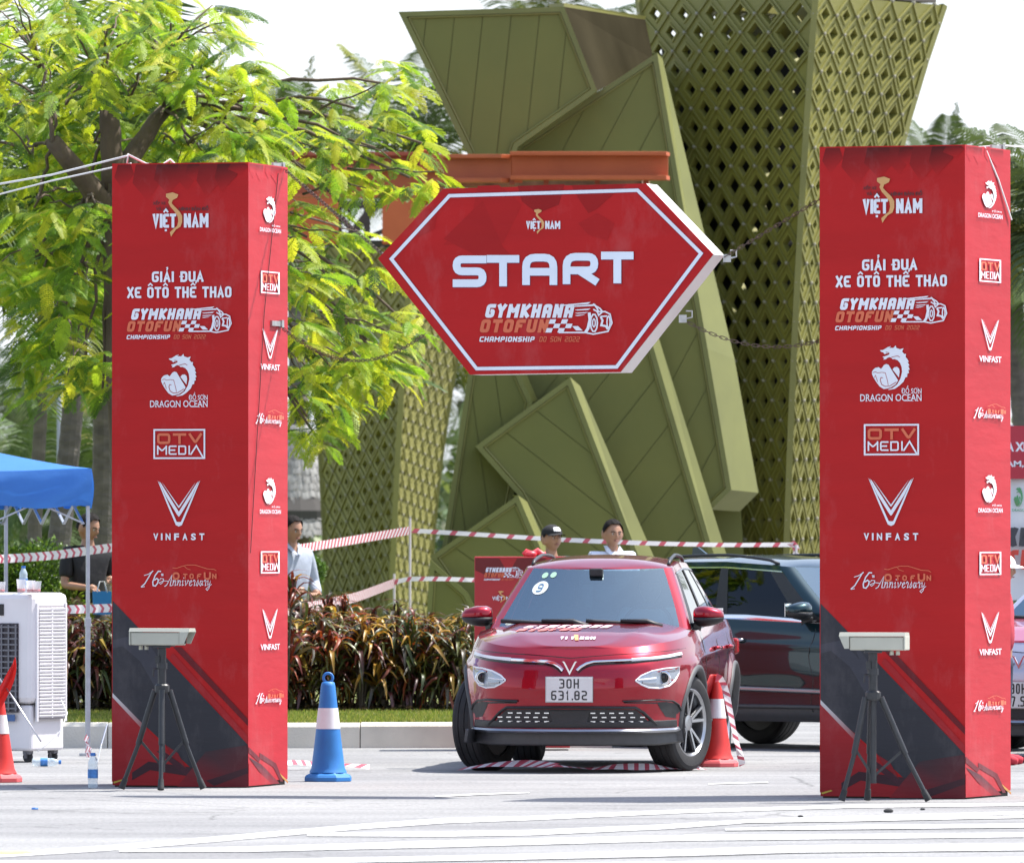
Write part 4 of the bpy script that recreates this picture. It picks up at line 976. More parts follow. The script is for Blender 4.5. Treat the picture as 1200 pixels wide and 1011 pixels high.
# crumpled tape tied round the pole foot, and a leaning thin stay
tape([W(99, 862, 74.0), W(104, 868, 73.9), W(100, 876, 73.95), W(108, 881, 73.8), W(101, 887, 73.9)], .06, 'scrap of red and white tape tied to the tent pole foot', .05, .4)
mb = MB(); mb.tube([W(126, 848, 74), W(119, 872, 73.9), W(114, 895, 72.2)], .006, 6); tag(mb.build('tent_stay', ALU, None), 'thin metal stay leaning beside the tent pole foot', 'rod')
# ------------------------------------------------------------------ lattice towers
OLV = mat('olive_lattice', (.205, .195, .042), .55, var=.14, scale=1.2, bump=.002, bscale=25)
OLVR = mat('olive_rib', (.19, .182, .045), .5, var=.1, scale=2)
OLVS = mat('olive_sheet', (.130, .138, .033), .55, spec=.35, var=.12, scale=.9, col2=(.165, .165, .040), bump=.003, bscale=2.5, rvar=.12)
OLVT = mat('olive_trim', (.155, .160, .040), .5, var=.12, scale=2)
BOLT = mat('bolt_head', (.30, .28, .20), .5, metal=.3)
DARKIN = mat('interior_shade', (.02, .02, .018), .9)  # near-black colour standing in for the shade inside the towers
def q3(a, m, b, t): return a * (1 - t) * (1 - t) + m * 2 * t * (1 - t) + b * t * t
def lattice_face(t, E0, E1, nc, nr, seed, inward, rlo=.3, rhi=.7, ribs=True):
    """E0/E1: (top, mid, bottom) of the left and right edges"""
    r_ = random.Random(seed)
    ph = [r_.uniform(0, 6) for _ in range(4)]
    def P(u, v): a = q3(*E0, v / nr); b = q3(*E1, v / nr); return a.lerp(b, u / nc)
    nrm = (P(nc, nr / 2) - P(0, nr / 2)).cross(P(nc / 2, nr) - P(nc / 2, 0)).normalized()
    if nrm.dot(inward) > 0: nrm = -nrm
    th = .035; mb = MB(); fr = MB()
    for par in (0, 1):
        for i in range(nc + (0 if par == 0 else 1)):
            for j in range(nr + (0 if par == 0 else 1)):
                cu, cv = (i + .5, j + .5) if par == 0 else (i, j)
                pts = [(cu, cv - .5), (cu + .5, cv), (cu, cv + .5), (cu - .5, cv)]
                if cu < .01 or cu > nc - .01 or cv < .01 or cv > nr - .01:
                    pts = [(min(nc, max(0, a)), min(nr, max(0, b))) for a, b in pts]
                    cl = []
                    for p in pts:
                        if not cl or (abs(p[0] - cl[-1][0]) + abs(p[1] - cl[-1][1])) > 1e-6: cl.append(p)
                    if len(cl) > 2: mb.add([P(*p) for p in cl], [tuple(range(len(cl)))])
                    continue
                k = .5 + .28 * math.sin(cu * .75 + cv * .33 + ph[0]) + .2 * math.sin(cu * .4 - cv * .5 + ph[1]) + r_.uniform(-.1, .1)
                s = rlo + (rhi - rlo) * max(0, min(1, k))
                out = [P(*p) for p in pts]; c = P(cu, cv); inn = [P(cu + (a - cu) * s, cv + (b - cv) * s) for a, b in pts]; back = [p - nrm * .07 for p in inn]
                V_ = out + inn + back
                mb.add(V_, [(a, (a + 1) % 4, 4 + (a + 1) % 4, 4 + a) for a in range(4)] + [(4 + a, 4 + (a + 1) % 4, 8 + (a + 1) % 4, 8 + a) for a in range(4)])
                if s < .58:
                    q0 = [P(cu + (a - cu) * (s + .16), cv + (b - cv) * (s + .16)) + nrm * .012 for a, b in pts]; q1 = [P(cu + (a - cu) * (s + .02), cv + (b - cv) * (s + .02)) + nrm * .012 for a, b in pts]
                    q2 = [p - nrm * .012 for p in q0]; q4 = [p - nrm * .012 for p in q1]
                    for a in range(4):
                        b = (a + 1) % 4; mb.add([q0[a], q0[b], q1[b], q1[a], q2[a], q2[b], q4[b], q4[a]], [(0, 1, 2, 3), (0, 4, 5, 1), (3, 2, 6, 7)])
    o = mb.build('lattice_panel', OLV, t, world=True)
    if ribs:
        for sg in (1, -1):
            for k in [q_ + .5 for q_ in range(-nr - 1, nc + nr + 1)]:
                pl_ = []
                for j in range(0, 2 * nr + 1):
                    v = j / 2; u = k + sg * v if sg == 1 else k - v
                    u = k + v if sg == 1 else k - v
                    if -1e-6 <= u <= nc + 1e-6: pl_.append(P(u, v) + nrm * .012)
                if len(pl_) > 1:
                    q = MB()
                    for a, b in zip(pl_[:-1], pl_[1:]): q.bar(a, b, .018, .016, up=nrm)
                    q.build('rib', OLVR, t, world=True)
        q = MB()
        for par in (0, .5):
            for i in range(nc + 1):
                for j in range(nr + 1):
                    u, v = i + par, j + (.5 if par == 0 else 0)
                    if u <= nc and v <= nr:
                        c = P(u, v) + nrm * .030; 
                        sx = nrm.cross(Vector((0, 0, 1))).normalized(); sz = sx.cross(nrm)
                        ring = [c + (sx * math.cos(a) + sz * math.sin(a)) * .021 for a in (0, 1.05, 2.1, 3.14, 4.19, 5.24)]
                        q.add(ring + [p - nrm * .03 for p in ring] + [c + nrm * .012], [(a, (a + 1) % 6, 12) for a in range(6)] + [(a, 6 + a, 6 + (a + 1) % 6, (a + 1) % 6) for a in range(6)])
        struct(q.build('bolt', BOLT, t, world=True), 'stuff')
    return P
def edge_beam(t, E, r):
    q = MB(); pts = [q3(*E, k / 12) for k in range(13)]; q.tube(pts, r, 4); q.build('corner_beam', OLVR, t, world=True)
zt_ = lambda py, Y: EYE - (py - HZ) / F * Y
def Epx(pt, pm, pb, Y, Ym=None, Yb=None):
    """edge through three photo points (top, half way, bottom on the ground)"""
    a = W(pt[0], pt[1], Y); b = W(pb[0], pb[1], Yb or Y); m = W(pm[0], pm[1], Ym or Y)
    ctrl = m * 2 - (a + b) * .5; return (a, ctrl, b)
t1 = thing('lattice_tower', 'tall flared olive tower of pierced diamond lattice behind the right gate pillar', 'lattice tower', (W(925, 632, 101).x, 101, 0))
A = Epx((748, -6), (795, 400), (812, 818), 101.3, 100.6, 100.5); B = Epx((956, -6), (931, 400), (917, 822), 99.4)
C = Epx((1106, 6), (1008, 400), (985, 815), 101.6, 100.8, 100.6); D = Epx((920, 8), (880, 400), (880, 812), 103.4, 102.2, 101.8)
lattice_face(t1, A, B, 6, 18, 5, Vector((0, 1, 0)), .34, .68)
lattice_face(t1, B, C, 6, 18, 9, Vector((-.5, 1, 0)), .24, .56)
lattice_face(t1, C, D, 5, 18, 11, Vector((-1, -1, 0)), .4, .66, False)
lattice_face(t1, D, A, 5, 18, 12, Vector((1, -1, 0)), .4, .66, False)
for E in (A, B, C): edge_beam(t1, E, .045)
core = MB(); pts = []
for E, w in ((A, 1), (B, 1), (C, 1), (D, 1)): pts.append(E)
cen_ = lambda k: (A[k] + B[k] + C[k] + D[k]) / 4
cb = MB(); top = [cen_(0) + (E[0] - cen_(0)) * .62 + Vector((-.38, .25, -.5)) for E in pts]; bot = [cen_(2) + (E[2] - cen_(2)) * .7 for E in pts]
cb.prism(top, bot); cb.build('shade_core', DARKIN, t1, world=True)  # added dark block, keeps bright sky out of the lattice holes
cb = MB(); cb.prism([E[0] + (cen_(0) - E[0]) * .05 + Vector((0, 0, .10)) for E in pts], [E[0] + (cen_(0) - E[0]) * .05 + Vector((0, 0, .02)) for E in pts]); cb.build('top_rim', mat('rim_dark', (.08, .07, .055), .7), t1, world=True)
t2 = thing('lattice_tower', 'smaller olive diamond lattice tower behind the hedge, under the orange steel', 'lattice tower', (W(450, 632, 121).x, 121, 0))
A = Epx((352, 290), (376, 540), (384, 786), 121.8); B = Epx((483, 290), (467, 520), (456, 789), 119.6); C = Epx((562, 292), (516, 540), (500, 786), 121.6); D = Epx((430, 292), (425, 540), (425, 784), 123.6)
lattice_face(t2, A, B, 6, 16, 21, Vector((0, 1, 0)), .16, .52); lattice_face(t2, B, C, 6, 16, 23, Vector((-.5, 1, 0)), .18, .5)
lattice_face(t2, C, D, 5, 16, 24, Vector((-1, -1, 0)), .4, .6, False); lattice_face(t2, D, A, 5, 16, 25, Vector((1, -1, 0)), .4, .6, False)
for E in (A, B, C): edge_beam(t2, E, .05)
pts = [A, B, C, D]; cb = MB(); cb.prism([cen_(0) + (E[0] - cen_(0)) * .6 + Vector((0, 0, -.2)) for E in pts], [cen_(2) + (E[2] - cen_(2)) * .6 for E in pts]); cb.build('shade_core', DARKIN, t2, world=True)  # same added block, darkens the holes of the smaller tower
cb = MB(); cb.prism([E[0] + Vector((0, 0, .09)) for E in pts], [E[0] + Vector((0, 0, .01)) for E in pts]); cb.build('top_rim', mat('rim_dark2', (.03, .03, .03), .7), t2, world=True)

# ------------------------------------------------------------------ angular clad tower
ang = thing('angular_tower', 'big olive green angular tower of overlapping sheet panels behind the red car', 'tower', (W(690, 632, 98.5).x, 98.5, 0))
def inset(poly, d):
    n = len(poly); P = [Vector(p) for p in poly]; ar = sum(P[i].x * P[(i + 1) % n].y - P[(i + 1) % n].x * P[i].y for i in range(n)); sg = 1 if ar > 0 else -1; out = []
    for i in range(n):
        a, b, c = P[i - 1], P[i], P[(i + 1) % n]; d1 = (b - a).normalized(); d2 = (c - b).normalized(); n1 = Vector((-d1.y, d1.x)) * sg; n2 = Vector((-d2.y, d2.x)) * sg
        m = (n1 + n2); m.normalize(); out.append(b + m * d / max(.4, m.dot(n1)))
    return out
def clip(poly, p0, nn):
    out = []; n = len(poly)
    for i in range(n):
        a, b = poly[i], poly[(i + 1) % n]; da, db = (a - p0).dot(nn), (b - p0).dot(nn)
        if da >= 0: out.append(a)
        if (da > 0) != (db > 0): out.append(a.lerp(b, da / (da - db)))
    return out
def clad(poly, Y, ang_deg, sp, tilt=(0, 0), skirt=None, skd=.5, rim=True, back=.6):
    """front sheets split along parallel seams, a raised rim, and a body behind"""
    cx = sum(p[0] for p in poly) / len(poly); cy = sum(p[1] for p in poly) / len(poly)
    yy = lambda p: Y + tilt[0] * (p[0] - cx) / 100 + tilt[1] * (p[1] - cy) / 100
    w = lambda p, o=0.0: W(p[0], p[1], yy(p)) + Vector((0, o, 0))
    body = MB(); body.prism([w(p, .03) for p in poly], [w(p, back) for p in poly]); body.build('backing_panel', OLVT, ang, world=True, fix=True)
    P0 = [Vector(p) for p in poly]
    i1 = inset(P0, 6.0) if rim else P0; i2 = inset(P0, 8.5) if rim else P0
    if rim:
        n = len(poly)
        for i in range(n):
            j = (i + 1) % n; q = MB(); f = [w(P0[i], -.035), w(P0[j], -.035), w(i1[j], -.035), w(i1[i], -.035)]; q.prism(f, [p + Vector((0, .066, 0)) for p in f]); q.build('edge_trim', OLVT, ang, world=True, fix=True)
            g1, g2 = inset(P0, 7.3)[i], inset(P0, 7.3)[j]; q = MB(); q.tube([w(g1, -.012), w(g2, -.012)], .011, 5); q.build('bead', OLVR, ang, world=True)
    a = R(ang_deg); dr = Vector((math.cos(a), math.sin(a))); nn = Vector((-dr.y, dr.x)); ds = [p.dot(nn) for p in i2]; s = min(ds); k = 0
    while s < max(ds):
        pc = clip(clip(i2, nn * (s + .35), nn), nn * (s + sp - .35), -nn)
        if len(pc) > 2:
            q = MB(); o = .004 * (k % 3); f = [w(p, o) for p in pc]; q.prism(f, [p + Vector((0, .03, 0)) for p in f]); q.build('sheet_panel', OLVS, ang, world=True, fix=True)
        s += sp; k += 1
    if skirt:
        for (a0, a1, b1, b0) in skirt:
            q = MB(); f = [w(a0, -.02), w(a1, -.02), w(b1, skd), w(b0, skd)]; q.prism(f, [p + Vector((-.05, .12, 0)) for p in f]); q.build('side_panel', OLVT, ang, world=True, fix=True)
clad([(560, 196), (620, 160), (768, 66), (800, 190), (868, 590), (880, 800), (496, 800), (507, 715), (549, 436)], 98.4, 60, 44, rim=False, back=3.0)
# right blade with its lit flank and the slanting underside
clad([(607, 170), (770, 62), (829, 408), (857, 574), (833, 597), (780, 560), (690, 330), (585, 240)], 97.7, -62, 40, tilt=(.0, 0), skirt=[((770, 62), (829, 408), (862, 420), (777, 66)), ((829, 408), (857, 574), (890, 577), (862, 420)), ((857, 574), (833, 597), (868, 599), (890, 577))], skd=.40, back=.7)
clad([(590, 205), (705, 205), (766, 408), (837, 651), (870, 800), (560, 800), (545, 640), (556, 436)], 97.35, -52, 46, skirt=[((705, 205), (766, 408), (776, 408), (712, 205)), ((766, 408), (837, 651), (852, 651), (776, 408)), ((837, 651), (870, 800), (884, 800), (852, 651))], skd=.09)
clad([(549, 400), (590, 395), (624, 471), (598, 600), (560, 800), (498, 800), (507, 715), (549, 436)], 97.0, 82, 30, skirt=[((590, 395), (624, 471), (630, 468), (597, 392))], skd=.15)
clad([(668, 442), (748, 651), (800, 800), (620, 800), (650, 662), (607, 580), (557, 523)], 96.6, 38, 42, skirt=[((668, 442), (748, 651), (766, 651), (680, 452)), ((748, 651), (800, 800), (818, 800), (766, 651))], skd=.10)
clad([(607, 580), (700, 800), (540, 800), (530, 690), (504, 652)], 96.2, 35, 40, skirt=[((607, 580), (700, 800), (712, 800), (618, 588))], skd=.08)
clad([(504, 655), (548, 694), (600, 800), (495, 800)], 95.9, 40, 36)
# upper leaf of the tower with its dark inner face
clad([(467, 14), (661, 8), (700, 107), (607, 172), (585, 240), (548, 240), (548, 180)], 97.2, 96, 33, tilt=(0, 0), back=.25)
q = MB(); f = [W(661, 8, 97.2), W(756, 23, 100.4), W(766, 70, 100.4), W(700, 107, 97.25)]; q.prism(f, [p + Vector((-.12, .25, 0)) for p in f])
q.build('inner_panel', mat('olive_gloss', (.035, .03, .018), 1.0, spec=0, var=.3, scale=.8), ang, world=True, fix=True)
q = MB(); f = [W(661, 8, 97.2), W(756, 23, 100.4), W(757, 19, 100.4), W(661, 3.5, 97.2)]; q.prism(f, [p + Vector((-.15, .3, 0)) for p in f]); q.build('edge_trim', OLVR, ang, world=True, fix=True)

# ------------------------------------------------------------------ orange steel frame
ORN = mat('orange_steel', (.42, .085, .022), .55, var=.22, scale=2.5, col2=(.50, .11, .03), bump=.002, bscale=20); ORD = mat('orange_steel_worn', (.30, .06, .03), .7, var=.35, scale=6)
DST = mat('dark_steel', (.05, .045, .045), .6, var=.2, scale=4)
fr_ = thing('orange_steel_frame', 'orange painted steel beams resting between the lattice tower and the angular tower above the sign', 'steel frame', (W(560, 632, 96).x, 96, 0))
def ibeam(x0, x1, yt, yb, Y0, Y1, m=ORN, fw=.30):
    q = MB(); a = lambda x, y, Y: W(x, y, Y); t_ = (yb - yt)
    for (ya, h_) in ((yt + 2.5, 4.5), (yb - 2.5, 5)):
        p0, p1 = a(x0, ya, Y0), a(x1, ya, Y1); q = MB(); q.bar(p0, p1, fw, h_ / 118); q.build('flange', m, fr_, world=True, bevel=.004)
    q = MB(); p0, p1 = a(x0, (yt + yb) / 2, Y0), a(x1, (yt + yb) / 2, Y1); q.bar(p0, p1, .02, (t_ - 9) / 118); q.build('web', m, fr_, world=True)
ibeam(519, 600, 181, 214, 96.6, 95.9); ibeam(600, 783, 178, 211, 95.9, 95.7)
for x in (524, 600, 640, 700, 757): q = MB(); p = W(x, 214, 96.0); q.box(p, (.05, .3, .05)); q.build('lug', ORD, fr_, world=True)
q = MB(); q.bar(W(519, 217, 96.9), W(757, 215, 96.3), .3, .05); q.build('plank', mat('worn_plank', (.22, .12, .07), .8, var=.5, scale=5), fr_, world=True)
ibeam(215, 519, 196, 232, 99.5, 97.0, ORN); ibeam(215, 505, 178, 199, 102, 98.2, ORD, .2)
for (x0, x1, y0, y1, Y) in ((448, 500, 206, 286, 119), (336, 396, 225, 286, 120), (503, 519, 182, 232, 97.4), (492, 502, 176, 240, 98.2)):
    q = MB(); p0, p1 = W((x0 + x1) / 2, y0, Y), W((x0 + x1) / 2, y1, Y); q.bar(p0, p1, (x1 - x0) / F * Y, .3, up=(0, 1, 0)); q.build('column', ORN, fr_, world=True, bevel=.01)
for (xa, ya, xb, yb, w_) in ((396, 240, 450, 240, .09), (405, 283, 440, 240, .10), (420, 283, 470, 262, .06), (400, 255, 425, 284, .07), (396, 232, 396, 286, .10), (430, 236, 430, 286, .08)):
    q = MB(); q.bar(W(xa, ya, 120.3), W(xb, yb, 120.3), w_, w_, up=(0, 1, 0)); q.build('brace', DST, fr_, world=True)
# right-hand support under the far end, standing behind the sign
q = MB(); q.bar(W(650, 212, 96.2), W(650, 632, 96.2) - Vector((0, 0, EYE)), .14, .14, up=(0, 1, 0))
q.build('column', DST, fr_, world=True) if False else None
# ------------------------------------------------------------------ foliage tools (numpy, joined leaf geometry)
LEAFT = attr_mat('feathery_leaf', .5, trans=.55, tgain=(1.2, 1.25, .75), spec=.35)
LEAF = attr_mat('leaf', .45, trans=.3, tgain=(1.3, 1.3, .8), spec=.5)
PALM = attr_mat('palm_leaf', .6, trans=.3, tgain=(1.2, 1.2, .8), spec=.2)
DRAC = attr_mat('dracaena_leaf', .4, trans=.28, tgain=(1.4, 1.2, .9), spec=.6)
BARK = mat('bark', (.11, .08, .055), .9, var=.35, scale=5, bump=.02, bscale=18, stretch=(1, 1, .4)); PBARK = mat('palm_bark', (.13, .115, .10), .9, var=.3, scale=6, bump=.015, bscale=14, stretch=(1, 1, 2))
def raw(name, V_, F_, C_, m, parent=None, kind='stuff'):
    """V_ (n,3), F_ (k,3|4) arrays, colours per vertex"""
    if parent is not None:
        r = parent
        while r.parent: r = r.parent
        Mi = np.array(r.matrix_basis.inverted()); V_ = V_ @ Mi[:3, :3].T + Mi[:3, 3]
    me = bpy.data.meshes.new(name); n = len(V_); k = F_.shape[1]
    me.vertices.add(n); me.vertices.foreach_set('co', V_.astype(np.float32).ravel())
    me.loops.add(F_.size); me.loops.foreach_set('vertex_index', F_.astype(np.int32).ravel())
    me.polygons.add(len(F_)); me.polygons.foreach_set('loop_start', np.arange(0, F_.size, k, dtype=np.int32))
    try: me.polygons.foreach_set('loop_total', np.full(len(F_), k, dtype=np.int32))
    except Exception: pass
    me.materials.append(m); ca = me.color_attributes.new('Col', 'FLOAT_COLOR', 'POINT'); arr = np.ones((n, 4), np.float32); arr[:, :3] = C_; ca.data.foreach_set('color', arr.ravel())
    me.update(); me.validate(); o = bpy.data.objects.new(name, me); COL.objects.link(o); o.parent = parent
    if kind: o['kind'] = kind
    return o
def frames(d, roll):
    """rows: rotation matrices whose y axis is d, with a roll about it"""
    d = d / np.linalg.norm(d, axis=1, keepdims=True); up = np.tile([0, 0, 1.0], (len(d), 1)); x = np.cross(d, up); x /= np.maximum(1e-6, np.linalg.norm(x, axis=1, keepdims=True)); z = np.cross(x, d)
    c, s = np.cos(roll)[:, None], np.sin(roll)[:, None]; return np.stack([x * c + z * s, d, z * c - x * s], 2)
def instance(tv, tf, pos, Rm, sc, col, tc=None):
    n, k = len(pos), len(tv); V_ = np.einsum('nij,kj->nki', Rm, tv) * sc[:, None, None] + pos[:, None, :]
    F_ = (tf[None] + (np.arange(n) * k)[:, None, None]).reshape(-1, tf.shape[1]); C_ = np.repeat(col[:, None, :], k, 1)
    if tc is not None: C_ = C_ * tc[None, :, None]
    return V_.reshape(-1, 3), F_, C_.reshape(-1, 3)
def bipinnate(npair=12, teeth=5, droop=.28, seed=0):
    r_ = np.random.default_rng(seed); V_, F_ = [], []
    def ax(t): return np.array([0, t * (1 - .06 * t), -droop * t * t])
    for i in range(npair * 1):
        a, b = ax(i / npair), ax((i + 1) / npair); w = .006; k = len(V_); V_ += [a + [-w, 0, 0], a + [w, 0, 0], b + [w, 0, 0], b + [-w, 0, 0]]; F_.append([k, k + 1, k + 2, k + 3])
    for i in range(npair + 1):
        t = .14 + .84 * i / npair; base = ax(t); L = .235 * math.sin(math.pi * (t * .80 + .10)) ** .7
        for s in (-1, 1):
            an = R(62 - 34 * t + r_.uniform(-6, 6)); d = np.array([s * math.sin(an), math.cos(an), -.20 + r_.uniform(-.12, .08)]); d /= np.linalg.norm(d); sd = np.cross(d, [0, 0, 1.]); sd /= np.linalg.norm(sd)
            for j in range(teeth):
                p0 = base + d * L * (j + .1) / teeth + np.array([0, 0, -.03 * (j / teeth) ** 2]); p1 = base + d * L * (j + .95) / teeth + np.array([0, 0, -.03 * ((j + 1) / teeth) ** 2])
                w = .046 * math.sin(math.pi * min(.97, (j + .7) / (teeth + .5))) ** .5
                k = len(V_); m = (p0 + p1) / 2 + d * L * .10 / teeth; V_ += [p0, m + sd * w + [0, 0, -.006], p1, m - sd * w + [0, 0, -.006]]; F_.append([k, k + 1, k + 2, k + 3])
    return np.array(V_), np.array(F_)
BT = [bipinnate(16, 4, .22 + .1 * k, k) for k in range(3)]
BT_LO = [bipinnate(9, 3, .3, 7)]
def tube_to(parent, name, pts, r0, r1, m, n=7):
    k = len(pts); mb = MB(); mb.tube(pts, [r0 + (r1 - r0) * i / (k - 1) for i in range(k)], n); return mb.build(name, m, parent, smooth=True, world=True)
def bez(a, b, sag, k=8, wob=.0, rd=random):
    a, b = Vector(a), Vector(b); m = (a + b) / 2 + Vector((0, 0, sag)); return [a * (1 - t) ** 2 + m * 2 * t * (1 - t) + b * t * t + Vector((rd.uniform(-wob, wob), rd.uniform(-wob, wob), rd.uniform(-wob, wob))) * (1 if 0 < t < 1 else 0) for t in [i / k for i in range(k + 1)]]
# ------------------------------------------------------------------ flame tree
TY = 80.0
ft = thing('flame_tree', 'big feathery yellow-green leaved tree spreading behind the left gate pillar', 'tree', tuple(W(150, 632, TY) - Vector((0, 0, EYE))))
rd = random.Random(21); fork = W(132, 215, TY); base = Vector(ft.location)
trunk = tube_to(ft, 'trunk', [base, base + Vector((.02, 0, 1.3)), W(140, 420, TY), W(136, 300, TY), fork], .13, .10, BARK, 10)
forks = {'a': (128, 130, TY, .085), 'b': (192, 130, TY + .5, .06), 'c': (62, 166, TY - .5, .07)}
limb_end = {}
for k, (px, py, Y, r) in forks.items():
    e = W(px, py, Y); tube_to(ft, 'limb', bez(fork - Vector((0, 0, .05 if k != 'c' else .3)), e, .05, 6, .012, rd), .10, r, BARK, 9); limb_end[k] = e
blobs = [(40, 30, 70, 45, 20), (120, 20, 80, 40, 22), (200, 20, 75, 40, 20), (60, 100, 90, 45, 26), (160, 90, 80, 45, 26), (250, 80, 65, 45, 18), (290, 120, 60, 40, 14), (30, 170, 60, 40, 16), (110, 160, 70, 30, 14), (230, 160, 80, 35, 20), (320, 170, 60, 40, 16),
         (40, 235, 55, 40, 18), (95, 250, 45, 45, 16), (30, 310, 50, 40, 18), (90, 330, 45, 45, 18), (60, 390, 50, 35, 15), (100, 420, 35, 40, 12), (120, 450, 20, 25, 3), (48, 440, 25, 25, 4),
         (360, 190, 50, 35, 6), (420, 120, 60, 30, 8), (450, 90, 40, 20, 5), (440, 165, 55, 35, 8), (480, 200, 30, 25, 4), (495, 160, 22, 20, 3), (360, 270, 45, 45, 16), (410, 240, 45, 35, 5), (350, 340, 40, 40, 16), (400, 330, 50, 35, 8), (430, 390, 55, 35, 9), (370, 410, 45, 40, 16),
         (460, 430, 45, 28, 7), (390, 450, 45, 30, 12), (360, 480, 35, 35, 9), (375, 510, 18, 16, 3), (480, 375, 25, 20, 4), (150, 230, 120, 60, 20), (200, 330, 80, 90, 14), (240, 430, 80, 80, 10)]
POS, DIR, SC, COLR = [], [], [], []
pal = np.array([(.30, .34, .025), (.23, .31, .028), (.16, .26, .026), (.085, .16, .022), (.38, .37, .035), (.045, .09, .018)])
for bi, (cx, cy, rx, ry, n) in enumerate(blobs):
    n = max(3, int(n * ((1.4 if cy < 120 else 1.75) if cx < 330 else 1.5)))
    for _ in range(n):
        a = rd.uniform(0, 6.28); q = rd.random() ** .5; px, py = cx + rx * q * math.cos(a), cy + ry * q * math.sin(a)
        far = (px - 150) / 300; Yt = TY + (rd.uniform(.5, 2.6) if 30 < px < 215 and 110 < py < 235 else rd.uniform(-2.2, 2.6))
        tip = W(px, py, Yt); src = limb_end['c' if px < 90 else ('a' if px < 200 else 'b')] if py < 260 else fork
        if rd.random() < .2 and n > 4:
            hub_ = W(cx, cy + 20, TY)
            tube_to(ft, 'branch', bez(hub_.lerp(src, .25), tip, rd.uniform(.0, .2), 5, .02, rd), .012, .005, BARK, 5)
        m_ = rd.randint(3, 5); shade = rd.random()
        for k in range(m_):
            az = rd.uniform(0, 6.28); dx = math.cos(az) + (.35 if px > 200 else -.25 if px < 100 else 0); dy = math.sin(az) * .8 - .15
            POS.append(tuple(tip)); DIR.append((dx, dy, rd.uniform(-.55, .12))); SC.append(rd.uniform(.20, .38)); 
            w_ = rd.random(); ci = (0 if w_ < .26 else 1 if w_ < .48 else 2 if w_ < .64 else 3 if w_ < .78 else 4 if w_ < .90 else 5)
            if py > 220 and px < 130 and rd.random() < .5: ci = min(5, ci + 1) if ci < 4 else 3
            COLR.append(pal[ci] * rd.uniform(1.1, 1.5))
    if n > 3:
        src = limb_end['c' if cx < 90 else ('a' if cx < 200 else 'b')] if cy < 260 else fork; dist = (W(cx, cy, TY) - src).length
        tube_to(ft, 'branch', bez(src, W(cx, cy + 8, TY), .12 * dist * (1 if cy < 300 else 1.6), 7, .03, rd), .014 + .006 * dist, .010, BARK, 6)
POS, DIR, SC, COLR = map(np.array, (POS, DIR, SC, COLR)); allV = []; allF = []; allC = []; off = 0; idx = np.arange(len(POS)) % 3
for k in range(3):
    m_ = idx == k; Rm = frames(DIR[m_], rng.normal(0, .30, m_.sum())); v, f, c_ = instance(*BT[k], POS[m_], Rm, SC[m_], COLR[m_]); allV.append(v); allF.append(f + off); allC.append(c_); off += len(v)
raw('crown', np.concatenate(allV), np.concatenate(allF), np.concatenate(allC), LEAFT, ft)

